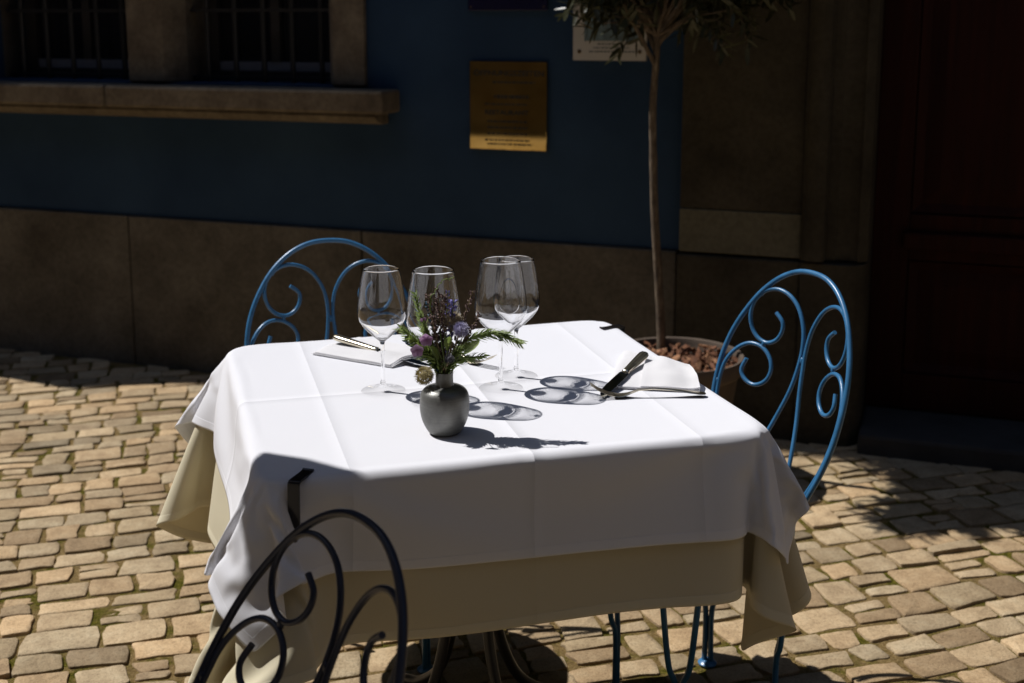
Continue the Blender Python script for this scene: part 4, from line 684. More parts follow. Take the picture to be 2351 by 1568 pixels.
-3,10,13,-11,-32,-45,-10,19,-13,-8,1,23,22,9,-5,-6,-2,-1,2,0,-1,1,1,1,-3,-7,-3,9,-1,4,10,8,14,-3,-6,16,-22,-87,-2,16,56,19,-16,6,1,-3,-2,0,68,9,3,-6,-11,-11,-11,-5,3,10,12,-5,
-25,-56,23,-15,22,-45,13,-5,23,15,8,-2,-6,-4,0,3,-2,-2,2,1,0,-3,-6,-3,10,-1,0,10,0,17,10,-11,7,9,-29,-82,0,2,31,24,17,10,3,-3,-1,80,-6,-12,-11,-10,-6,-1,4,12,12,-2,-18,-46,-28,4,
7,-14,8,-11,20,19,3,9,0,-6,-3,-2,2,-2,0,2,1,-2,-3,-6,-1,8,-1,1,7,1,0,27,-2,-14,19,3,-34,-77,2,-2,18,24,21,13,11,2,60,-11,-9,-7,0,0,5,13,10,0,-12,-35,-41,17,-23,21,-25,9,
-4,31,8,-2,6,3,-6,-3,-1,-1,-1,2,2,-2,-2,-3,-6,0,9,-1,-1,0,32,2,0,0,-11,6,13,-2,-38,-70,0,0,8,20,22,14,13,40,-5,-4,3,0,6,11,9,2,-9,-25,-39,-22,20,-8,-18,17,-14,19,18,2,
1,6,2,-2,-4,-2,-1,1,1,-1,-2,0,-5,-5,2,9,-3,0,-9,4,36,-9,16,-1,-8,5,9,-6,-42,-61,-2,0,2,15,22,16,32,-1,4,1,5,9,9,3,-7,-18,-31,-36,6,1,1,-3,2,-7,25,7,0,2,6,1,
-1,-2,-4,-2,2,1,-1,-1,-1,-5,-5,2,10,-3,-1,11,4,-11,14,16,4,-21,11,10,6,-11,-44,-53,-4,1,-1,8,20,33,3,1,4,8,8,4,-4,-14,-24,-35,-16,22,-13,-1,6,-17,19,16,2,0,2,5,2,1,-3,-5,
0,2,-1,-2,1,-3,-6,-3,3,9,2,1,-2,1,-2,7,17,9,-8,-3,5,8,5,-15,-46,-45,-7,2,-1,2,38,-1,5,6,7,5,-2,-11,-18,-29,-30,10,3,-8,12,-11,-2,17,9,2,1,1,6,1,1,-3,-3,0,1,-3,
-1,1,-4,-5,-2,2,11,1,0,-1,0,-3,2,19,7,3,-7,-9,16,7,2,-19,-46,-37,-10,2,0,36,6,6,5,5,1,-8,-16,-21,-33,-14,20,-24,-6,8,5,11,16,4,2,-1,2,4,4,0,-2,-2,0,-2,-2,0,-1,-5,
-3,-1,2,10,2,-2,1,-2,-13,0,30,-1,15,-26,19,-1,6,8,0,-24,-43,-31,-12,0,43,5,3,5,3,-5,-13,-16,-29,-28,5,-4,8,4,1,-9,14,11,4,0,0,2,5,2,0,0,-1,-2,-3,-1,1,-3,-5,-2,0,1,
10,2,1,1,1,32,14,-71,8,9,27,-5,2,3,6,7,-2,-29,-40,-25,-13,47,3,3,4,0,-11,-15,-21,-34,-9,6,-5,1,5,0,2,18,6,3,0,-1,2,4,2,0,1,0,-3,-3,1,-2,-5,-3,0,-1,2,10,2,1,
1,0,1,14,6,1,3,13,-25,1,2,4,6,7,-6,-33,-38,-17,1624,84,85,86,86,86,85,84,70,39,48,24,15,8,4,-7,-6,-6,-5,-3,-2,-8,4,-1,0,3,3,4,5,4,6,6,8,13,15,-1,-27,-4,-4,-4,-7,-12,
-10,-16,-16,-18,-25,-34,-39,-46,-53,-56,-54,-54,-55,-55,-56,54,0,0,-2,0,0,1,1,-46,11,12,50,4,1,1,1,-1,-1,2,-1,0,1,0,0,0,0,0,1,-1,1,-1,0,0,-1,0,1,0,0,0,-1,-2,1,1,-1,0,
-2,-4,-3,-5,-5,-2,1,0,-1,0,-1,-1,54,0,-1,1,-2,0,0,1,-29,11,0,-7,57,-1,2,1,-2,4,-1,-1,-5,7,0,-1,0,0,1,-1,1,-1,0,0,-1,0,0,1,0,-1,1,-1,-2,1,0,1,-1,-4,-4,-4,
-5,-4,0,1,-1,0,-1,-1,-1,55,-1,0,-1,-2,1,0,-1,19,1,-4,-12,-18,51,-3,2,0,1,0,-3,1,3,-1,0,0,0,0,1,-1,1,-1,0,0,-1,0,0,1,1,-2,-1,0,0,0,1,-3,-4,-5,-5,-5,0,1,
-1,1,-1,-1,-2,-2,56,-2,0,0,1,-8,1,2,25,-6,6,-1,-2,-1,14,-13,14,2,-2,0,0,2,0,0,0,1,0,-1,1,-1,1,-1,-1,0,0,1,0,0,0,-2,0,1,0,-1,-3,-5,-6,-5,-1,0,0,0,-2,-1,
-2,-2,-2,58,-1,-2,-1,1,-3,-5,-22,50,-7,4,2,1,-5,9,3,5,-1,0,0,0,3,-1,-1,2,-1,1,0,-1,1,-1,0,0,-1,-1,2,0,0,-2,-1,1,0,1,-2,-5,-6,-5,-4,0,1,-1,-1,-1,-3,-2,-1,-1,
53,5,-2,-1,-1,4,-5,12,-22,22,4,6,-4,-2,-21,36,3,-2,-2,4,0,1,0,0,0,1,-1,0,1,-1,1,-1,0,-1,0,1,0,-1,0,-1,1,0,-1,-3,-6,-7,-5,1,0,0,-1,-2,-3,-2,-2,0,0,42,7,7,
1,-2,2,2,2,5,0,1,4,-1,-21,30,-4,5,1,6,0,1,1,-2,1,0,0,1,0,-1,1,-1,1,-1,-1,0,0,1,-1,-1,1,-1,1,-1,-6,-7,-6,-1,0,0,-2,-2,-3,-2,-1,0,0,2,39,3,3,1,10,1,
1,1,5,-3,5,4,-11,9,10,0,-1,12,-1,0,-1,1,-1,1,1,0,-1,0,1,-1,1,-1,0,-1,-1,2,0,-1,-1,0,1,-1,-3,-7,-8,-3,1,-1,-1,-2,-4,-1,-1,0,2,0,0,33,3,6,4,0,8,4,-1,1,
5,-1,6,14,-3,-3,2,-14,6,18,-1,1,1,-2,1,1,-1,1,0,-1,1,-1,1,0,-2,-1,2,-2,1,-1,1,0,-3,-3,-10,-5,0,0,-1,-4,-4,0,-1,1,1,-1,-2,-6,29,2,3,11,0,1,7,7,0,1,0,0,
16,4,-5,-10,18,-1,-1,-4,10,0,-1,1,0,1,-1,1,0,0,0,0,-1,0,-3,2,-2,1,0,0,-1,-4,-7,-8,0,0,-2,-4,-3,-1,0,1,0,-2,-6,-7,-7,29,0,0,1,8,3,3,6,10,1,-2,2,5,14,-2,
0,-3,5,3,1,2,2,-1,2,-1,0,1,-1,1,-1,1,-1,1,0,-2,0,-1,0,1,-1,-5,-8,-4,-3,0,-2,-5,-3,0,2,-1,-2,-5,-8,-7,-5,-3,29,-1,1,0,-1,-1,7,6,7,16,-3,0,2,15,7,-6,2,-1,
2,6,-9,9,1,1,-1,1,-1,1,-1,1,-1,1,0,0,-2,-1,2,-1,-1,-4,-10,-5,-1,0,-3,-5,-2,1,0,-4,-6,-10,-10,0,-1,-1,0,30,0,0,0,-4,1,-3,3,6,2,28,-2,-1,7,14,7,-14,2,2,10,-1,
-3,4,-1,1,0,1,-1,1,-1,1,-1,0,0,0,-1,-1,0,-4,-12,-4,1,-1,-3,-6,-1,0,-3,-7,-8,-7,-4,0,0,-2,-1,-2,31,0,-1,0,-1,0,-2,0,0,8,-1,22,5,-4,18,7,5,-13,2,9,3,-7,7,-1,
2,0,-1,1,-1,1,-1,1,0,0,0,-6,5,-6,-13,-4,1,-3,-2,-5,-1,-2,-6,-9,-5,-4,-2,1,0,-8,-1,-2,-1,16,0,-1,0,1,1,-9,1,-5,-2,4,5,-3,25,-4,10,-1,-1,0,3,4,-1,0,0,0,0,1,
0,0,0,0,0,0,0,0,5,-6,-19,8,0,-6,4,-3,0,-2,-4,-4,-2,-3,-2,-2,-1,-1,-1,-1,0,0,17,-1,1,-2,3,-17,8,1,0,1,0,0,5,2,14,0,9,0,-7,-5,13,1,-2,3,0,0,0,0,-1,-1,
-1,-2,-3,-1,-1,-5,13,-7,-12,3,8,-7,1,-3,-3,-4,-5,-3,-2,-1,0,0,-3,1,-1,0,0,16,0,0,0,-27,14,5,1,0,2,0,-8,12,0,12,-5,15,4,0,5,1,-4,-4,-2,-3,-2,-3,-3,-2,-3,-3,-4,-3,
-5,-5,-3,17,18,2,-11,1,-4,-8,9,-6,-6,-2,0,-1,0,0,-2,1,0,0,0,0,7,3,0,2,-14,9,3,-1,5,-1,0,7,-1,-2,-6,10,1,20,0,-10,-10,-3,-6,-3,-4,-4,-3,-2,-1,-1,-1,1,1,2,1,0,
3,15,10,-1,-8,-3,16,-17,-5,-1,0,-1,1,0,0,0,-1,0,1,0,0,-8,2,3,-18,34,-1,-1,-1,0,1,0,0,7,1,5,-5,4,3,-11,-10,-6,-8,5,0,2,1,1,0,0,0,0,0,0,-1,1,0,-2,3,15,
8,-10,12,-12,-6,0,0,-1,0,-1,-1,0,-1,0,0,-1,-1,-1,-6,1,-2,5,7,3,1,1,1,1,1,0,0,2,-7,16,2,-21,-5,0,-2,1,0,0,-1,0,0,0,0,0,1,0,0,0,0,1,-1,6,3,10,-1,-13,
-6,-1,0,0,1,0,2,0,0,0,0,-1,0,1,-1,-31,-5,-2,18,6,2,3,2,3,2,3,3,2,4,14,-1,-9,-7,-5,-2,0,1,-1,-1,1,0,0,0,0,0,0,0,0,0,-1,1,0,-4,2,12,1,-3,-1,0,-1,
-2,-1,-2,-2,0,-1,0,0,0,0,-1,1,-22,1,4,-2,3,-1,0,1,0,1,1,0,2,3,3,-1,1,2,2,2,0,-1,0,1,0,0,0,0,0,0,0,0,0,0,0,-2,2,0,1,-2,5,1,0,0,0,0,0,0,
0,-1,0,-1,0,-1,0,0,-1,-16,3,2,2,0,0,0,0,2,0,0,2,0,-1,1,-1,4,2,0,0,-1,0,1,0,0,0,0,0,0,0,0,0,0,0,0,0,-1,1,-2,5,1,0,1,-1,0,0,0,0,0,0,0,
1,-1,1,-1,0,0,-11,2,1,1,0,1,0,1,-1,1,0,-1,1,0,-1,2,1,3,0,0,-1,1,0,0,0,0,0,0,0,0,0,0,0,0,0,0,0,0,0,3,3,-1,0,0,0,0,-1,1,-1,1,-1,0,1,-1,
1,-1,1,-8,1,1,0,1,0,1,-1,0,0,0,0,0,0,1,-1,2,3,-1,0,1,0,0,0,0,0,0,0,0,0,0,0,0,0,0,0,0,0,0,2,2,1,-1,1,-1,1,0,0,0,0,0,0,-1,1,-1,1,-1,
-5,0,0,1,-1,0,0,0,1,-1,1,0,-1,1,-1,1,2,2,-1,0,1,0,0,0,0,0,0,0,0,0,0,0,0,0,0,0,0,-2,2,3,2,0,0,-1,1,-1,1,-1,1,-1,1,-1,1,-1,1,-1,1,-4,0,0,
0,0,0,0,0,-1,1,-1,0,1,-1,0,0,2,3,1,0,-1,0,0,0,0,0,0,0,0,0,0,0,0,0,0,0,-1,1,0,1,4,-1,0,1,-1,1,-1,1,-1,1,-1,1,-1,1,-1,1,-1,-3,1,0,-1,0,0,
-1,0,1,-1,0,0,-1,1,0,-1,1,4,1,0,-1,0,0,0,0,0,0,0,0,0,0,0,0,0,0,0,0,0,0,0,4,1,0,-1,1,-1,1,-1,1,-1,1,-1,1,-1,1,-1,1,-1,-1,0,0,0,-1,0,0,-1,
0,0,0,0,-1,0,1,-1,4,1,0,0,0,0,0,0,0,0,0,0,0,0,0,0,0,0,0,0,1,-1,0,3,1,0,1,-1,1,-1,1,-1,1,-1,1,-1,1,-1,1,-1,-1,-1,0,0,-1,1,0,-1,0,0,0,-1,
0,0,0,-1,0,3,2,0,0,0,0,0,0,0,0,0,0,0,0,0,0,0,0,0,0,-1,1,-1,4,1,1,-1,1,-1,1,-1,1,-1,1,-1,1,-1,1,-1,1,-1,0,0,-1,0,0,-1,0,0,-1,0,0,0,0,-1,
0,0,2,3,0,0,0,0,0,0,0,0,0,0,0,0,0,0,0,0,0,0,0,0,0,2,3,-1,1,-1,1,-1,1,-1,1,-1,1,-1,1,-1,1,-1,-1,0,-1,0,1,-1,0,0,-1,0,-1,1,-1,-1,1,0,-1,2,
3,0,0,0,0,0,0,0,0,0,0,0,0,0,0,0,0,0,1,-1,0,0,3,1,1,-1,1,-1,1,-1,1,-1,1,-1,1,0,0,0,0,-1,0,0,0,-1,0,0,0,-1,0,0,-1,0,0,-1,0,1,2,3,-1,0,
0,0,0,0,0,0,0,0,0,0,0,0,0,0,1,-1,1,0,-2,4,2,-1,0,0,0,0,1,0,0,0,1,-1,0,0,0,1,-4,0,0,0,0,0,0,0,1,0,0,0,0,-1,-1,0,0,3,3,-1,1,-1,0,0,
0,0,0,0,0,0,0,0,0,1,1,-1,0,0,-2,1,3,1,-1,3,-1,1,0,0,0,0,0,-1,1,-1,1,-1,0,-8,1,0,0,0,0,1,0,0,0,0,0,0,0,0,1,0,3,1,1,0,1,-1,0,0,0,0,
0,0,0,0,0,0,-1,1,0,0,0,1,6,2,-1,-1,-2,1,-1,0,-1,0,1,0,1,0,1,0,2,0,-10,0,1,0,1,1,-1,1,1,0,0,1,-1,-5,1,-1,-1,3,10,1,-1,0,1,0,-2,0,0,0,0,0,
0,0,0,1,-1,1,3,-2,-2,-7,-12,-3,-1,20,9,1,1,3,2,4,0,0,1,2,1,1,1,0,0,-1,1,0,-1,1,-1,0,0,1,-7,-1,5,0,-1,-1,-5,3,3,5,-1,0,0,1,-1,0,0,0,2,0,0,0,
-1,-1,-1,1,-3,1,-8,-21,1,20,-6,6,12,4,1,0,-3,-1,2,1,0,1,-1,2,1,0,1,0,-1,1,-1,0,0,-1,-2,0,1,1,0,-4,-6,-18,13,15,3,-3,0,-1,0,2,0,1,0,-2,1,-1,1,2,2,3,
-10,1,-8,-17,-2,2,-5,6,3,4,10,8,4,-1,5,0,0,-1,1,1,-1,4,-1,0,-1,0,-1,0,-1,-1,0,-1,3,0,-2,-16,-5,-8,14,-16,13,14,6,1,0,2,0,2,-1,0,-1,-3,-2,-4,-5,-4,-5,0,-12,-8,
2,13,1,-2,-3,1,2,2,5,9,14,2,1,-1,2,-1,1,-1,1,0,-1,0,-1,0,-1,1,-1,-1,1,1,-5,-13,-7,0,10,-8,-5,1,14,18,-7,-1,-5,-4,-5,-3,-3,-3,-3,-2,-2,-2,-3,-3,-4,0,3,16,-4,4,
0,0,-1,0,3,0,0,2,10,12,8,-1,-1,-4,5,-1,0,-1,0,0,0,0,0,0,1,-3,-7,-8,-3,4,2,-3,-9,0,-9,-8,18,-4,-4,-1,-2,-2,-2,-1,-1,0,0,0,0,0,-1,3,9,-7,4,6,6,-2,-1,0,
-1,-1,4,0,0,0,2,2,19,0,4,4,-1,-1,1,-1,1,-1,0,-1,-2,-4,-5,-5,-3,0,-1,0,-14,5,-2,-1,-4,-9,3,1,0,0,1,0,-1,0,0,0,1,0,0,0,-1,5,2,-2,2,6,11,-6,2,-3,0,-2,
4,0,1,-3,14,-5,16,10,1,-4,1,-1,-1,-1,-2,-3,-6,-6,-9,-8,-4,-3,-2,-3,-6,5,-28,4,-1,-3,-4,-4,1,0,0,-1,0,0,0,1,0,-1,0,0,1,-1,2,12,-6,3,0,6,28,-4,3,-9,1,1,-1,2,
1,-1,0,0,4,5,-6,-2,-1,-2,-4,-5,-7,-6,-8,-4,-2,-2,0,-2,-9,-6,-21,9,1,0,-2,-8,-1,-1,0,0,1,0,0,0,-1,0,0,1,0,0,0,0,3,2,3,0,1,6,19,1,8,-2,-5,0,-2,7,-7,0,
0,0,1,-11,-2,-5,-4,-7,-6,-6,-5,-2,-2,0,-1,-1,-3,-16,-16,7,1,1,-3,-2,-6,5,-4,0,0,-1,0,0,0,0,1,0,-1,0,1,-1,0,2,2,3,3,-1,2,8,14,0,1,3,1,-3,0,0,0,0,0,-1,
-20,-5,-5,-6,-5,-5,-2,-1,-1,0,-3,0,-1,-7,-22,5,-3,5,-3,-1,-5,-3,0,0,-1,0,0,0,1,0,0,-1,1,0,0,0,0,0,1,2,1,3,1,0,2,9,13,0,0,2,5,-5,0,1,-1,0,0,-31,-6,-5,
-5,-2,0,-1,0,-1,-2,1,-1,-4,-17,-10,-1,0,6,-2,0,-7,-1,2,-1,0,0,0,0,-1,0,0,1,-1,0,0,1,-1,0,0,3,0,4,3,0,0,3,9,11,0,0,-1,1,2,0,1,-1,1,-42,-4,-3,0,-1,0,
0,-3,-1,1,-1,-1,-11,-16,-2,0,4,0,1,-7,-2,0,0,0,-1,0,0,0,1,0,0,-1,0,1,0,0,0,0,0,2,0,0,5,1,2,0,3,9,10,0,0,-1,0,2,0,2,-1,-50,0,1,-1,1,-2,-2,-1,1,
-1,0,-7,-13,-9,2,-3,6,-2,-2,-6,0,-1,1,1,-1,0,0,0,-1,0,0,1,0,-1,1,-1,0,0,0,0,8,1,0,0,0,1,1,4,9,9,0,1,-2,0,1,1,1,-49,-1,0,1,-3,-2,-1,2,-1,0,-5,-8,
-16,-2,-1,6,0,2,-8,-3,0,1,0,0,0,-1,0,0,0,1,0,-1,0,0,0,1,0,-1,1,1,-1,7,-3,7,0,-1,-1,1,4,9,8,1,0,-1,0,0,2,-50,1,-1,-3,-2,0,1,0,-1,-2,-5,-14,-8,0,0,
5,0,-4,-5,0,0,-1,1,0,0,0,0,0,0,-1,0,1,0,0,0,0,-1,1,1,-1,8,-6,2,2,3,0,1,0,2,4,9,6,2,-1,0,-1,0,-49,-1,-3,-3,1,0,1,-1,-1,-3,-8,-15,-4,2,6,1,-1,-9,
-1,-1,0,1,0,0,0,0,-1,0,1,0,0,-1,0,0,1,-1,1,0,1,5,-3,-1,1,2,3,2,0,0,0,2,5,8,5,3,-1,0,-1,-51,-4,-2,1,0,2,-1,-1,-1,-5,-13,-10,0,1,10,-4,-7,-3,-1,1,0,
-1,1,1,0,-1,0,0,-1,0,0,1,0,0,0,0,0,0,1,1,1,-1,1,2,0,5,-1,1,-1,1,2,6,8,4,2,1,0,-56,-1,1,0,1,0,0,-2,-2,-10,-13,-4,6,3,-4,-1,-4,-2,-1,0,0,1,0,0,
0,0,0,0,0,0,0,-1,0,1,-1,0,1,0,2,-1,1,0,-1,3,1,2,5,-1,0,-1,0,3,7,6,4,1,1,-57,0,0,2,0,0,-2,1,-7,-13,-8,1,-1,1,1,-3,-3,-1,1,0,0,-1,1,0,0,0,0,
0,-1,0,0,0,1,-1,1,0,0,1,-1,0,0,15,14,-13,-4,-3,2,-1,0,0,0,1,2,8,6,2,2,-58,1,1,1,0,-1,1,-4,-12,-11,-3,2,0,0,0,-2,-3,0,-1,0,0,1,0,0,0,0,0,-1,1,0,
0,0,-1,1,0,-1,1,1,-1,0,1,-1,6,1,0,1,6,-4,0,0,0,0,1,3,8,6,0]
WGX=[-0.5720,-0.5575,-0.5430,-0.5285,-0.5140,-0.4995,-0.4850,-0.4705,-0.4560,-0.4415,-0.4270,-0.4183,-0.4097,-0.4010,-0.3923,-0.3837,-0.3750,-0.3375,-0.3000,-0.2625,-0.2250,-0.1875,-0.1500,-0.1125,-0.0750,-0.0375,0.0000,0.0375,0.0750,0.1125,0.1500,0.1875,0.2250,0.2625,0.3000,0.3375,0.3750,0.3837,0.3923,0.4010,0.4097,0.4183,0.4270,0.4388,0.4506,0.4624,0.4742,0.4860,0.4978,0.5096,0.5214,0.5332,0.5450]
WGY=[-0.5480,-0.5339,-0.5198,-0.5057,-0.4916,-0.4775,-0.4634,-0.4493,-0.4352,-0.4211,-0.4070,-0.3983,-0.3897,-0.3810,-0.3723,-0.3637,-0.3550,-0.3195,-0.2840,-0.2485,-0.2130,-0.1775,-0.1420,-0.1065,-0.0710,-0.0355,0.0000,0.0355,0.0710,0.1065,0.1420,0.1775,0.2130,0.2485,0.2840,0.3195,0.3550,0.3637,0.3723,0.3810,0.3897,0.3983,0.4070,0.4203,0.4336,0.4469,0.4602,0.4735,0.4868,0.5001,0.5134,0.5267,0.5400]
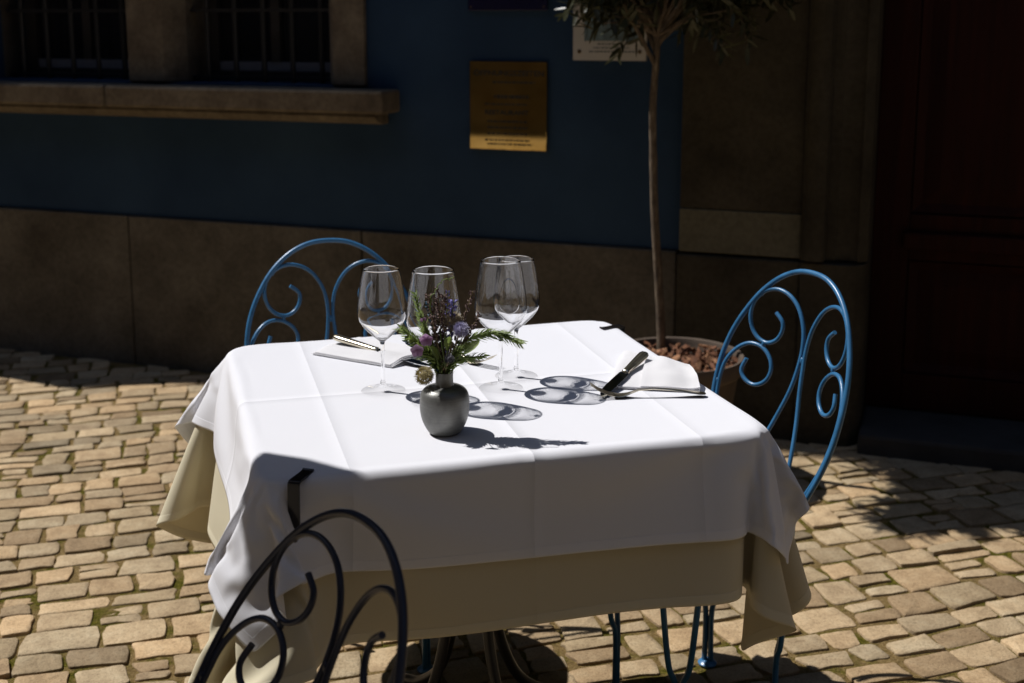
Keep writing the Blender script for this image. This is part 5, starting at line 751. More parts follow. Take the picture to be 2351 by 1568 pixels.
WHITE=[-2154,62,61,60,58,-17,-40,-40,6,80,77,42,38,12,-2,-23,-31,122,140,186,185,187,187,188,187,188,187,188,187,188,187,188,186,185,183,183,145,19,27,26,11,27,7,5,-9,53,34,38,39,37,22,25,38,-52,-9,-4,-2,6,78,15,
3,-32,-37,2,2,-26,12,29,-7,-1,34,-7,0,-2,0,0,-1,1,-1,1,-1,1,-1,1,-1,1,0,-1,0,3,-5,12,-15,7,7,2,3,19,-22,10,15,-5,-19,-24,8,16,-43,-9,-6,2,11,2,58,21,5,-63,-11,-12,26,18,
-35,-6,31,14,1,-1,-1,-1,1,0,-1,1,-1,1,-1,1,-1,0,0,1,0,-1,3,0,4,-8,6,1,-10,-14,49,-6,13,-11,-9,-23,-1,27,8,-35,-7,-9,13,-13,-1,27,22,-4,-2,-20,0,6,-3,-9,0,48,-13,4,-4,1,
1,-1,1,0,-1,0,0,0,0,0,1,0,0,0,-1,3,4,-2,6,15,-23,-17,38,-21,22,5,-10,-38,-14,64,1,-4,-36,0,0,-9,-21,-2,6,51,8,1,27,-12,-38,-3,-15,50,-5,-32,32,-1,1,0,0,-1,0,0,1,-1,
1,-1,1,-1,0,1,1,-2,-2,14,-23,23,0,-31,23,25,-4,14,-19,-36,-23,87,-8,-13,-3,-35,-1,3,-7,-12,-7,-3,-5,69,42,-53,-61,16,-7,58,26,-59,28,10,-2,1,0,1,-1,0,1,-1,1,-1,1,-1,1,0,-1,1,
-2,10,4,2,10,-25,1,26,-15,13,1,-28,-30,55,8,-7,1,-4,-31,19,-5,-19,-5,-13,-4,6,-3,30,0,3,4,17,-10,-10,4,11,5,2,1,0,-2,1,1,-1,1,-1,0,0,0,0,0,1,1,-2,-3,-2,22,0,-30,32,
10,-9,13,-21,-39,34,22,-4,-2,4,-14,-16,-5,-20,-7,17,15,-37,0,-2,0,29,14,20,-20,-9,3,2,13,3,0,1,-1,1,0,0,0,0,0,1,-1,1,-1,1,0,0,0,13,6,-9,-15,9,25,-6,1,0,-35,4,25,14,
-11,9,-41,-18,-18,-2,2,-1,19,-16,12,-46,5,11,-23,58,-15,-37,25,8,6,13,-2,2,0,0,0,1,-1,1,-1,1,-1,1,-1,0,0,0,2,2,13,-17,8,-19,37,1,-18,24,-30,-22,30,36,-19,-8,-1,-9,-16,-18,-2,3,
8,1,-28,9,27,-39,2,6,-14,10,11,4,1,17,-1,-1,5,-1,1,1,-1,1,-1,1,-1,1,-1,1,0,-1,0,1,4,1,1,2,10,10,-22,23,-13,-26,6,47,-28,23,-11,-55,15,30,9,-29,10,3,0,0,-28,9,25,-41,
29,-15,-16,40,-7,1,10,-1,1,0,2,0,-1,1,-1,1,-1,1,-1,1,-1,0,1,0,-1,5,1,5,-2,17,-7,3,3,-29,-19,64,-26,-2,-20,-1,46,17,-9,40,2,-22,7,-33,-20,16,-12,9,3,-14,29,8,-24,3,0,8,
-1,1,1,-1,1,0,0,0,0,0,-1,1,-1,1,0,0,0,0,1,0,6,-3,6,-13,22,-17,-42,67,-8,0,3,5,-2,-15,-29,-5,33,5,4,-34,-40,61,-10,-14,-22,10,-10,-5,2,23,-11,-2,9,1,1,-1,1,-1,1,-1,
1,-1,1,0,0,0,0,0,0,0,1,0,0,7,6,-23,22,-2,-40,44,-10,0,15,6,-11,-13,-20,-2,0,-26,-16,4,7,58,-15,15,5,-2,-19,1,-19,-5,-8,15,1,5,0,-1,1,0,0,0,0,0,0,0,0,0,0,0,
0,0,0,0,1,1,3,0,5,-6,-2,6,26,-4,-1,-19,-9,0,-19,-5,3,-2,-34,22,-23,13,-11,-2,0,15,19,25,-14,-10,3,-8,3,3,0,0,0,0,-1,1,-1,1,0,0,0,0,0,0,0,0,0,0,0,0,0,-2,
3,16,-1,-29,43,-1,0,-17,0,-6,-31,-1,4,1,-8,-25,-4,27,-36,0,1,2,0,0,10,17,19,-10,-3,2,1,0,-1,1,0,0,0,0,0,-1,1,-1,1,0,0,0,0,0,0,0,-1,0,0,-3,4,-2,31,-19,7,-15,
-7,-6,-5,14,-2,6,2,-3,-32,-4,-3,60,4,0,-14,-11,-8,-20,0,6,4,21,0,-2,0,0,0,-1,1,0,0,0,0,0,0,0,-1,1,-1,1,0,0,0,0,0,0,0,2,8,-1,16,-38,-13,-3,-2,0,5,22,1,4,
7,74,2,26,-13,-8,-8,4,-4,-9,-13,-17,-23,1,-10,2,0,-1,1,0,0,0,-1,1,-1,1,-1,1,-1,1,-1,1,0,-1,1,-1,1,-1,1,0,-2,4,-1,-15,-1,-8,-21,-16,-15,-14,-18,-2,-2,-1,82,12,-17,-20,-8,-4,
-4,-4,-2,1,-18,2,-25,9,0,0,0,0,-1,1,-1,1,-1,1,-1,1,-1,1,-1,1,-1,0,1,-1,1,-1,1,-1,0,1,0,-3,-2,-8,0,8,3,0,-3,-6,-9,-8,-5,47,-9,-7,-3,-1,-2,-1,-4,-13,-15,-2,-6,20,
0,0,-1,1,-1,1,-1,1,-1,1,-1,1,-1,1,-1,1,-1,1,-1,0,0,0,1,-1,1,-1,0,-2,-1,0,4,4,-1,-4,-3,-1,2,-1,-2,-4,29,-5,-2,-2,-2,0,-5,-12,-9,-2,-1,18,-1,-3,0,1,-1,1,-1,1,
-1,1,-1,1,-1,1,-1,1,-1,1,-1,1,-1,1,-1,0,0,0,0,0,0,-1,-3,-10,-2,3,2,3,0,-3,-2,1,-1,18,-1,-1,-2,0,-3,-9,-8,2,5,9,-10,4,0,0,-1,1,-1,1,-1,1,-1,1,-1,1,-1,1,
-1,1,-1,1,-1,1,-1,1,-1,1,-1,1,-1,0,-2,0,3,-7,-8,-2,1,2,1,2,0,-2,15,-1,-3,0,0,-6,-7,3,8,1,-12,6,0,0,0,0,-1,1,-1,1,-1,1,-1,1,-1,1,-1,1,-1,1,-1,1,-1,1,
-1,1,-1,1,-1,1,-1,-2,2,-1,1,-2,-2,-5,-2,1,2,1,0,11,-1,-1,1,-2,-6,0,7,-2,-8,3,1,0,0,0,1,0,-1,1,-1,1,-1,1,-1,1,-1,1,-1,1,-1,1,-1,1,-1,1,-1,1,0,0,-1,0,
-3,1,-1,1,2,0,-1,-3,-1,1,-1,1,5,-2,0,1,-2,-1,4,2,-6,0,3,0,-2,1,1,-1,0,1,-1,1,-1,1,-1,1,-1,1,-1,1,-1,1,-1,1,-1,1,-1,1,-1,0,0,1,-1,-1,-2,-1,1,1,1,0,
-1,0,-2,-1,3,-1,-3,3,0,-1,3,4,-3,-2,4,3,-5,0,2,-1,0,1,-1,1,-1,1,-1,1,-1,1,-1,1,-1,1,-1,1,-1,1,-1,1,-1,1,-1,1,-1,0,0,-6,2,0,2,0,-1,2,0,-2,-1,2,-7,-4,
3,2,2,4,1,-3,2,5,1,-4,0,1,0,1,-1,1,-1,1,-1,1,-1,1,-1,1,-1,1,-1,1,-1,1,-1,1,-1,1,-1,1,-1,1,-1,0,-8,3,3,0,-1,1,1,0,-2,1,0,-11,-5,0,2,6,4,2,0,2,
-1,-3,6,1,1,0,-1,1,-1,1,-1,1,-1,1,-1,1,-1,1,-1,1,-1,1,-1,1,-1,1,-1,1,-1,1,-1,1,-3,1,1,2,0,-2,1,1,-4,-1,2,-1,-11,-4,-10,0,8,9,3,3,2,-2,-1,5,2,-1,1,0,
-1,1,-1,1,-1,1,-1,1,-1,1,-1,1,-1,1,-1,1,-1,1,-1,1,-1,1,-1,0,-1,-1,3,4,0,-3,1,1,-2,-3,0,1,-2,-11,0,-9,-8,2,8,10,7,2,-2,0,3,1,1,-1,1,0,-1,1,-1,1,-1,1,
-1,1,-1,1,-1,1,-1,1,-1,1,-1,1,-1,1,-1,1,0,-2,-2,3,5,-1,-1,2,-1,-6,-1,2,0,0,-10,2,-2,-9,-14,1,14,13,5,-1,2,0,2,1,0,-1,0,1,-1,1,-1,1,-1,1,-1,1,-1,1,-1,1,
-1,1,-1,1,-1,1,-1,1,-1,1,-2,-3,4,3,1,1,-3,-5,-2,2,4,-2,1,-5,-1,1,-1,-11,-16,-4,18,17,6,-2,0,1,0,0,0,1,-1,1,-1,1,-1,1,-1,1,-1,1,-1,1,-1,1,-1,1,-1,1,-1,1,
-1,1,-1,0,-2,6,-2,-11,-6,5,4,1,6,-2,-1,4,2,-3,2,0,0,-10,-21,-9,21,20,0,-1,2,0,1,0,-1,1,-1,1,-1,1,-1,1,-1,1,-1,1,-1,1,-1,1,-1,1,-1,1,-1,1,-1,1,-2,3,3,-24,
1,12,0,0,5,0,-2,5,4,19,14,8,-12,-7,-5,-9,-30,-17,27,11,3,1,0,0,0,1,-1,1,-1,1,-1,1,-1,1,-1,1,-1,1,-1,1,-1,1,0,0,0,0,-1,1,-1,3,4,-34,12,8,-3,-1,1,4,3,9,
6,3,32,4,4,21,12,8,-2,-14,-61,-36,36,-3,2,1,-1,1,-1,1,-1,1,-1,1,-1,1,-1,1,-1,1,-1,1,-1,1,0,-1,1,-1,1,0,0,1,-2,-22,34,-4,-5,-4,-2,5,6,6,6,6,6,-146,7,10,11,15,
29,-6,64,61,-12,-49,13,4,1,1,0,0,0,0,0,1,-1,1,-1,1,-1,1,-1,1,-1,1,0,-1,1,-1,1,-1,1,0,0,-10,26,-31,1,9,10,11,7,6,5,11,11,9,-79,7,5,8,7,-4,44,-73,10,42,60,-17,
-5,-3,1,0,1,-1,1,0,-1,1,-1,1,-1,1,-1,1,-1,1,-1,0,1,-1,1,-1,1,-1,0,0,6,4,32,29,-4,15,12,13,12,-31,10,6,-15,-8,5,5,5,5,7,-32,4,17,15,-34,29,-6,-9,-2,0,0,0,0,
-1,1,0,0,0,0,0,0,0,0,0,0,0,-1,1,-1,1,0,0,1,-3,-11,-4,5,20,22,1,1,-2,-47,41,7,-13,-6,27,-6,3,3,-7,-43,-21,63,3,-46,40,-14,13,-13,-2,1,-1,1,0,0,0,-1,1,-1,1,0,
0,0,0,0,0,0,0,0,0,0,0,0,0,-3,2,7,3,-10,8,6,0,-8,-4,27,-39,-16,27,32,-6,2,-24,-37,-7,45,14,-53,49,-16,3,2,2,-3,-3,2,-1,0,0,0,0,0,0,0,-1,1,-1,1,0,0,0,0,
0,0,0,0,-1,-2,-4,7,-5,-9,-2,3,7,16,-38,29,-11,37,-39,-4,33,-8,-40,-24,-2,22,34,-52,43,-1,-3,13,-28,21,5,-2,-9,0,-1,1,-1,0,0,0,0,0,0,0,0,-1,1,-1,1,-1,1,0,0,-1,-7,-22,
3,6,13,3,2,0,-2,-7,34,6,-65,24,5,-27,-12,-6,5,2,53,-47,31,10,-9,19,-34,27,2,-17,2,2,0,0,0,0,0,0,0,0,0,0,0,0,0,0,0,-1,1,0,0,-1,-14,1,22,-31,-5,1,5,4,4,-28,
46,19,-18,-25,21,-25,-44,0,2,-3,58,-26,3,16,-1,13,-1,3,-7,-19,12,3,-8,1,0,-1,0,0,0,0,0,0,-1,1,-1,1,-1,1,0,-1,-1,-1,1,-10,-2,6,-5,-10,2,-7,1,1,4,29,-10,-41,48,37,-5,-68,
0,3,34,-4,9,42,8,13,4,-53,36,8,-24,5,-21,12,-1,-2,0,0,0,0,0,0,0,1,-1,1,-1,0,0,0,1,-2,-2,-9,13,-14,3,5,-25,-10,9,-14,-8,17,6,3,8,53,-7,27,-68,0,43,26,12,14,1,8,
-9,-62,61,-19,-9,11,1,-13,5,1,-2,0,0,1,-1,0,0,0,0,0,0,0,1,-1,1,-4,2,1,-13,-15,17,0,-2,-10,0,1,-16,11,4,-12,-19,35,-2,4,12,-53,49,19,9,4,1,6,-18,-29,18,-3,21,-44,37,-29,
20,-6,0,0,-1,0,0,0,1,-1,1,-1,0,0,0,0,0,-2,2,-6,0,-7,12,-2,-10,-19,17,15,-25,-15,-3,9,-11,10,1,-2,2,2,14,12,2,1,0,5,-11,0,-46,59,-5,-55,37,-5,-24,19,-1,0,0,-1,1,-1,
0,0,0,0,0,1,-1,1,-1,-1,1,1,-2,-13,23,-4,-20,-7,-3,14,-3,-36,21,12,-15,-14,1,9,1,-1,0,31,1,1,-3,3,-2,21,-49,15,-34,30,-15,26,-31,-1,-1,10,0,1,-2,0,0,1,-1,0,0,0,0,0,
0,0,0,0,0,1,10,-31,-35,14,-11,45,26,-36,-15,7,-3,-29,13,0,7,0,2,0,32,0,-2,1,14,19,-101,-19,93,-12,-32,21,-5,-31,37,1,-15,-1,3,-1,-1,0,0,0,1,-1,1,-1,1,-1,-1,2,0,0,3,-1,
-27,-4,2,14,17,-30,-21,20,18,-24,2,12,-17,0,-1,-1,1,32,0,1,12,11,-86,-10,60,-63,67,-68,60,-15,-6,28,-5,-17,0,0,1,-1,0,0,0,0,0,0,0,0,0,1,-1,0,0,3,-2,-29,-1,10,7,-7,-6,-1,
6,-9,-22,35,-7,-4,-11,1,0,0,32,0,1,26,-54,-44,28,51,-40,-7,9,-31,-5,80,-9,-64,26,0,1,1,0,1,-1,1,-1,1,-1,1,-1,0,0,1,0,-1,1,-1,-32,15,-1,-17,5,-6,20,29,-48,13,-10,3,4,-5,
-7,-1,0,31,4,10,-4,-63,9,64,-106,77,-77,91,-10,10,-7,-11,-9,-10,1,-1,3,0,-1,0,0,0,0,0,0,0,1,0,0,-1,2,-1,-3,-43,36,-8,4,-14,11,13,0,17,-23,-7,-13,4,-2,-5,-4,-1,35,15,18,-89,
-3,50,26,-55,44,-28,18,0,6,-10,-12,-2,-14,0,1,0,1,0,0,0,0,0,1,-1,1,-1,1,-1,2,-1,1,-7,0,-23,-7,5,9,29,-2,-16,3,11,-9,-6,-7,-4,-5,-6,-4,-2186,-14,-14,-14,-11,-30,-24,-23,-35,-2,19,
1,18,35,35,27,20,138,124,-15,-29,-18,-10,-4,-3,-1,-2,-1,-3,-5,-8,-11,-18,-30,-41,-40,117,38,35,-35,-41,-34,-43,-59,-58,-17,30,29,29,30,38,37,32,39,-6,-3,-2,7,27,-5,-1,6,-30,-12,6,13,1,-1,-6,1,-35,
7,-4,-11,1,1,2,1,2,7,4,2,1,2,0,1,2,-4,-1,-4,3,-15,-7,2,7,1,0,0,49,-6,-10,3,8,7,-2,-8,40,-2,-3,5,13,1,7,-7,-2,2,-21,21,-4,-36,4,-8,19,-22,-1,-10,-5,1,3,0,3,
6,3,2,1,2,1,1,1,2,-1,-3,-4,0,-17,-1,3,2,-1,0,40,4,-10,8,4,7,0,-16,-9,43,-4,-3,21,-11,-2,18,2,0,0,-11,-1,-19,-9,-3,3,-35,21,-4,-20,6,1,2,3,7,4,1,-2,1,2,1,1,
2,2,3,-7,-4,-2,-17,2,17,-16,3,9,47,-12,-5,6,9,0,-26,-3,-4,44,-2,2,-4,-29,-1,22,32,0,-1,4,-32,-46,31,-9,20,-24,33,-47,-5,4,3,3,7,6,1,-3,-1,0,1,1,3,1,3,2,-6,2,-11,-25,
13,1,3,-3,42,3,-15,18,10,-3,-41,6,11,-4,43,0,3,-7,-9,-8,0,-21,61,-9,-18,-19,17,11,3,-59,54,-26,-26,-3,5,5,8,8,0,-4,-4,0,0,0,3,2,4,2,4,-5,-15,-4,1,25,-23,-1,14,35,-10,0,
12,-1,-6,-20,5,-4,6,47,15,-3,-21,-2,-13,-4,14,-51,70,0,-2,4,-20,-64,56,2,-13,-30,2,8,9,13,-2,-5,-5,-2,-1,-1,-2,4,5,3,4,4,-4,5,-49,28,6,1,-2,29,6,-13,19,3,0,-10,-12,0,-16,-50,
58,-4,-15,-9,16,13,-44,13,-2,-40,65,-5,17,-30,-3,-3,1,-24,-21,6,11,20,-4,-6,-6,-3,0,0,-4,-2,-1,7,7,6,5,-1,-26,11,35,-37,-3,24,15,0,0,13,0,-7,-65,49,-37,-45,-1,57,-3,1,0,11,-7,4,
-40,14,16,-54,57,-19,-18,21,-12,1,-57,13,5,31,-2,-10,-5,-3,0,1,-2,-2,-1,-4,0,8,8,10,7,-49,50,-16,-9,11,21,12,-23,25,1,-2,-51,-12,-34,1,-2,-2,55,0,1,3,1,-15,8,10,-22,8,5,-41,26,1,
5,-19,-1,-5,-47,46,5,-18,-5,-2,0,3,0,-3,1,1,-1,-9,3,7,14,12,-12,-2,-9,3,16,24,-20,15,8,0,-60,-29,35,-16,-31,-1,8,65,-10,4,2,-1,1,-16,9,10,-43,41,-5,-23,25,-5,11,-62,1,22,5,-25,
-4,-2,0,1,2,-2,0,2,2,5,-4,-17,8,7,27,-17,-3,-12,11,32,-2,-6,15,-1,-63,-24,1,-16,-2,26,39,37,-9,15,32,-5,2,-8,10,-10,8,2,-35,37,1,-10,1,-4,6,-18,12,-7,-3,0,-1,-3,-3,-7,-1,4,
2,0,-3,3,2,-21,-3,11,16,-8,-9,31,8,-30,24,-14,-22,-12,1,4,16,28,11,-2,-2,28,-7,-9,27,-15,9,6,3,-9,4,-5,-26,10,23,-4,-9,10,4,-4,-4,0,-1,-1,-2,-1,-1,-1,-3,-1,-1,-3,-1,0,6,0,
-1,-10,-18,21,24,-24,10,-1,6,-58,2,13,38,15,4,-3,-1,0,29,-23,13,11,4,7,-8,-4,2,10,0,-2,-5,-13,16,1,7,0,-1,0,0,-1,0,0,-1,-1,0,-1,-1,-2,-1,-1,-1,-3,-4,6,-1,-6,4,-3,9,2,
-1,-25,-6,3,32,2,1,-4,-2,2,-1,-21,52,-54,-14,15,29,-2,27,9,-5,5,0,2,-2,1,2,0,-1,0,1,-1,1,-1,0,0,1,-1,1,-1,0,1,0,0,0,0,-1,-2,2,-7,-19,-1,19,-28,3,2,29,0,2,-6,
-1,2,1,-5,-32,5,60,-41,4,-11,20,-10,6,30,10,1,0,1,1,0,0,0,-1,0,0,0,0,1,0,-1,0,0,0,0,0,0,0,0,0,2,0,-2,2,-2,-1,-30,23,-37,45,0,-1,-1,3,0,0,-1,1,28,-6,-7,
23,-5,1,7,2,-1,-18,0,6,5,8,1,-1,0,1,0,-1,1,-1,1,-1,0,1,0,-1,0,1,-1,0,0,1,0,0,0,0,0,-3,-8,3,-18,24,-5,-3,-2,-1,4,9,0,0,-1,159,-2,-21,15,6,4,-2,2,4,5,
4,3,0,1,0,0,0,-1,0,1,-1,1,-1,0,1,-1,0,1,0,-1,0,1,0,-1,0,0,1,0,0,0,0,0,-1,1,0,-2,-2,-3,-5,-8,-1,-1,-2,155,-9,14,8,2,2,1,0,1,0,2,0,2,-1,0,0,0,
1,0,-1,1,-1,1,0,-1,0,1,-1,0,1,0,-1,0,1,0,0,-1,0,1,0,0,0,0,0,0,1,0,1,1,0,1,1,2,171,3,1,0,1,0,0,1,0,0,0,0,0,1,0,0,0,-1,1,0,-1,1,-1,0,
1,0,-1,1,0,-1,0,1,0,-1,0,0,1,0,-1,0,1,-1,0,1,0,1,1,0,1,0,1,1,0,176,1,-1,1,0,0,0,0,0,0,0,0,0,0,0,0,0,1,-1,0,1,-1,0,1,-1,0,1,-1,0,1,0,
-1,0,1,0,0,-1,1,0,0,-1,1,0,-1,2,0,1,0,1,1,0,0,2,177,0,1,-1,0,0,1,0,0,0,-1,0,1,0,0,0,0,-1,1,0,-1,1,0,-1,1,0,-1,1,0,-1,0,1,0,-1,0,1,0,-1,
0,0,1,-1,0,1,0,1,0,1,0,1,0,1,0,177,0,0,1,0,-1,0,0,0,0,1,0,-1,0,0,0,1,0,-1,0,1,-1,0,1,-1,0,1,-1,0,1,0,-1,0,1,0,-1,0,1,0,0,-1,1,0,0,0,
0,0,0,0,0,1,0,0,178,0,0,-1,0,1,0,0,-1,0,0,0,0,1,0,0,-1,0,1,0,-1,1,0,-1,1,0,-1,0,1,-1,0,1,0,-1,0,1,0,-1,0,1,0,-1,0,0,0,0,1,0,0,0,0,0,
0,179,0,-1,1,0,-1,0,0,0,0,0,0,0,-1,0,0,1,0,-1,0,1,-1,0,1,-1,0,1,0,-1,1,0,-1,0,1,0,-1,1,0,0,-1,0,1,0,0,0,0,-1,0,0,0,0,0,0,180,-1,1,-1,-1,1,
-1,0,0,0,-1,0,0,1,0,0,-1,0,1,0,-1,1,0,-1,1,0,-1,0,1,-1,0,1,0,-1,1,0,-1,0,0,1,0,-1,0,0,0,0,0,1,0,0,0,0,0,181,-1,-1,1,0,-1,0,-1,0,-1,1,0,0,
-1,0,0,1,0,-1,1,0,-1,0,1,-1,0,1,0,-1,1,0,-1,0,1,-1,0,1,0,0,-1,0,1,0,0,0,0,0,-1,0,0,0,0,0,181,0,0,-2,0,0,0,0,0,-1,-1,0,0,1,0,0,-1,0,1,-1,
0,1,0,-1,1,0,-1,0,1,-1,0,1,0,-1,1,0,-1,0,1,0,0,-1,0,0,0,0,0,0,0,1,0,0,0,181,0,-2,1,0,-1,0,-1,0,0,0,0,0,-1,0,0,1,0,-1,1,0,-1,0,1,-1,0,1,
0,-1,1,0,-1,0,1,-1,0,1,0,-1,0,0,1,0,0,-1,1,0,0,0,-1,0,0,0,181,0,0,-2,0,1,-1,0,-1,0,-1,0,0,1,0,0,-1,0,1,-1,0,1,0,-1,1,0,-1,0,1,-1,0,1,0,-1,
1,0,-1,0,1,0,0,-1,0,0,1,-1,0,0,0,1,0,0,0,182,-1,-1,0,-2,0,0,0,0,0,0,-1,1,-1,0,0,1,0,-1,1,0,-1,0,1,-1,0,1,0,-1,1,0,-1,1,0,-1,1,0,0,-1,0,0,
0,1,-1,0,0,0,1,0,-1,0,0,1,180,0,1,-1,0,-3,0,2,-1,0,-1,1,-1,1,0,0,-1,0,1,-1,0,1,0,-1,0,1,-1,0,1,-1,0,1,-1,0,1,-1,0,1,0,0,0,0,-1,1,0,-1,1,-1,
0,0,1,0,-1,180,0,-1,0,0,0,-2,-3,4,-1,0,0,1,-1,0,0,1,0,-1,1,0,-1,0,1,0,-1,1,0,-1,1,0,-1,1,0,-1,1,0,-1,0,0,0,0,0,-1,0,2,-1,1,0,0,-1,0,0,176,-2,
-2,3,1,1,1,-1,-4,5,-1,1,-1,1,0,0,-1,1,0,-1,0,1,0,-1,0,1,-1,0,1,-1,0,1,-1,0,1,-1,0,1,0,0,0,0,-2,1,1,-1,1,-1,0,0,0,0,0,174,-1,0,-5,-4,-4,-1,6,12,
-4,5,-1,1,-1,0,1,0,-1,0,1,0,-1,0,1,0,-1,1,0,-1,0,1,-1,1,0,-1,1,0,-1,0,0,0,-1,1,1,-1,1,-1,0,0,0,0,-2,-1,139,4,5,6,5,9,-5,15,-6,2,1,3,0,0,0,-1,
0,1,0,-1,0,0,1,-1,0,1,-1,0,1,0,-1,1,-1,0,1,-1,1,0,0,0,-1,-1,1,0,0,0,-1,0,-1,-2,-3,-3,-4,160,3,2,3,3,-1,5,-18,6,12,-2,4,1,0,0,0,0,-1,0,0,1,0,-1,
1,0,-1,0,1,-1,0,1,-1,1,0,-1,1,-1,0,0,1,-1,0,-6,-10,2,-8,-7,-11,-12,24,-9,-6,12,43,1,0,-2,-1,-3,7,-2,-4,-16,19,-19,11,8,1,0,1,0,0,0,-1,0,1,-1,0,0,1,-1,1,0,
-1,0,0,0,1,0,0,0,0,-1,-4,-2,2,3,-12,-3,0,2,11,-5,-11,13,3,32,3,-1,-4,6,1,-35,24,-5,17,-20,23,-9,9,3,0,0,0,-1,0,0,0,0,0,0,1,-1,1,-1,0,0,1,-1,1,-1,0,1,
0,0,-1,0,0,0,-1,0,-1,0,2,0,-21,20,-8,9,24,9,-4,13,-13,-42,53,-14,5,-6,16,-1,-3,1,2,3,-1,1,1,-1,1,0,-1,0,1,-1,1,-1,0,1,0,-1,0,0,1,0,-1,0,1,-2,0,-1,-4,-1,
2,3,1,-9,10,-4,-5,7,0,26,6,9,-19,-34,52,-14,-1,13,2,1,-22,21,-12,-15,8,16,-3,-6,8,0,0,1,1,0,2,0,1,1,0,1,0,0,0,0,3,1,-3,-15,-26,22,7,9,1,0,0,0,-1,-5,-17,3,
19,0,35,-12,-22,-18,41,-4,9,13,-7,6,-43,40,-36,-2,35,0,-37,21,7,-5,-6,5,1,1,1,0,3,1,2,0,3,1,1,1,2,2,-4,-18,3,12,-43,21,11,8,4,5,-35,37,-11,13,-7,4,-3,8,-3,-18,11,27,
16,1,-5,2,-44,34,-2,-15,21,-8,-9,-9,-11,-9,16,2,2,2,-1,-1,1,-6,1,2,10,0,1,0,1,8,-6,11,-7,-4,13,-2,-42,-3,32,4,0,1,17,3,-34,27,-45,-13,5,3,10,41,-2,5,-11,-11,-25,1,38,-31,
6,10,-5,-39,13,12,-20,-9,22,-6,-3,-1,1,-2,-1,1,2,-6,-2,1,0,8,16,-26,45,8,-9,9,1,-9,-22,-43,41,-32,49,-21,28,1,15,4,-25,2,5,54,-3,-9,-21,-4,-17,-30,75,-28,-32,48,-1,-33,-5,14,0,-8,
-11,-3,10,0,0,0,-2,0,1,1,-3,-1,1,7,23,-31,2,35,-12,20,5,0,0,-3,4,-74,46,41,-14,-61,53,2,5,9,44,16,-14,-12,-12,-1,-18,-35,85,-4,-64,46,12,-25,-22,9,25,-14,-4,-12,-7,2,6,2,-2,-1,
2,1,-3,-2,2,3,23,-15,-41,51,11,6,26,-17,-1,2,13,-16,-7,-9,-10,-41,36,41,-39,3,4,45,-19,-6,-2,-1,-13,-32,76,6,-38,-7,28,-6,-35,1,16,2,-2,1,-9,-9,-2,2,4,-1,0,3,1,-4,1,4,16,-5,
-21,-7,49,-55,61,11,-5,-1,5,-5,-18,15,18,-43,-11,13,-10,2,-2,2,11,-3,-7,8,2,-31,49,21,-2,-68,58,-1,-22,-16,0,36,-20,0,3,-9,-7,-6,0,2,1,2,2,-3,0,5,10,3,-18,-8,6,-32,70,-1,-1,-17,
24,15,-11,0,5,-15,-43,20,15,-30,12,6,-3,6,-10,14,0,-14,14,42,-5,-47,-5,41,1,-36,2,2,-2,-34,26,26,-9,-5,-6,-3,-1,2,3,1,-2,2,8,5,-12,-9,-2,11,3,26,-2,-1,10,25,-14,-9,5,12,-25,1,
11,-58,1,3,17,4,5,2,-14,6,-15,70,-3,-5,-68,42,17,-29,-12,2,43,-41,-10,-6,28,2,-4,-3,-5,-1,1,1,-1,1,6,3,-6,-10,-5,1,15,6,19,-1,-28,41,8,-2,1,1,-10,-19,25,-6,-2,-30,-9,-5,12,8,
4,18,-34,58,-2,3,-66,-2,50,-1,-49,-1,47,-31,-14,15,4,-3,9,-1,-2,-3,-5,2,1,0,2,4,-3,-11,-4,-5,-5,31,5,11,6,4,13,-4,-4,3,4,-14,6,-8,3,2,-5,-16,-8,-3,16,7,5,16,10,1,-19,-42,
8,36,-35,-1,3,9,-6,4,-8,-1,-2,15,-4,0,-1,-2,-2,-1,0,2,-3,-9,-3,-1,1,14,7,9,2,-8,22,-2,11,3,2,1,-2,-1,-3,-9,3,-2,-7,-12,-6,20,3,-9,40,0,-4,-69,12,28,7,-27,0,5,8,-5,
2,-6,-3,-2,5,9,-1,-1,0,-2,-3,0,-4,-7,-3,0,1,9,8,4,13,1,10,5,-1,-6,20,-1,-4,1,1,-2,-3,-2,-3,-5,-7,-11,2611,59,58,59,58,65,60,61,64,35,25,18,11,-24,-25,-24,-24,-34,-19,-10,-9,-7,
-6,-5,-5,-4,-5,-3,-3,-3,-2,-1,0,3,5,6,-23,-6,-2,-6,-5,-5,-2,-2,4,-27,-40,-38,-39,-39,-38,-37,-35,40,0,1,0,-1,-9,4,0,-1,21,6,-2,-39,18,19,1,0,12,0,0,0,0,1,-1,1,-1,1,-1,0,
0,0,-1,0,-1,2,-1,1,0,0,0,0,0,-1,0,-7,-12,2,1,0,0,0,1,3,40,1,0,-2,-8,0,1,3,0,7,13,-35,26,23,-11,-1,7,6,0,1,-1,0,0,1,-1,0,0,0,-1,0,0,0,0,0,-1,2,
0,0,-1,1,0,0,0,-2,-15,-1,2,-1,0,1,-1,5,2,40,0,0,-13,8,1,-8,2,-1,0,11,-1,19,4,-3,-1,11,0,1,-1,1,0,0,0,0,0,0,0,0,0,-1,1,-1,-1,0,1,1,0,0,-2,-4,6,0,
-4,-19,5,1,0,0,-1,8,0,0,39,0,0,4,1,0,-7,-8,2,-1,-30,59,7,-4,-5,6,7,-19,19,-1,1,1,0,0,-1,0,0,0,0,0,0,-1,0,0,-1,1,-1,1,-3,3,0,-1,2,-15,-1,2,-2,-2,1,6,
1,0,2,40,0,0,2,-1,1,1,0,-12,-4,33,-30,10,-32,45,13,-21,23,2,0,0,0,0,-1,0,1,0,0,1,-1,0,0,-1,-1,-1,2,1,-1,0,-7,9,-1,-7,-13,3,1,-2,2,-3,9,0,0,-1,39,-9,2,11,
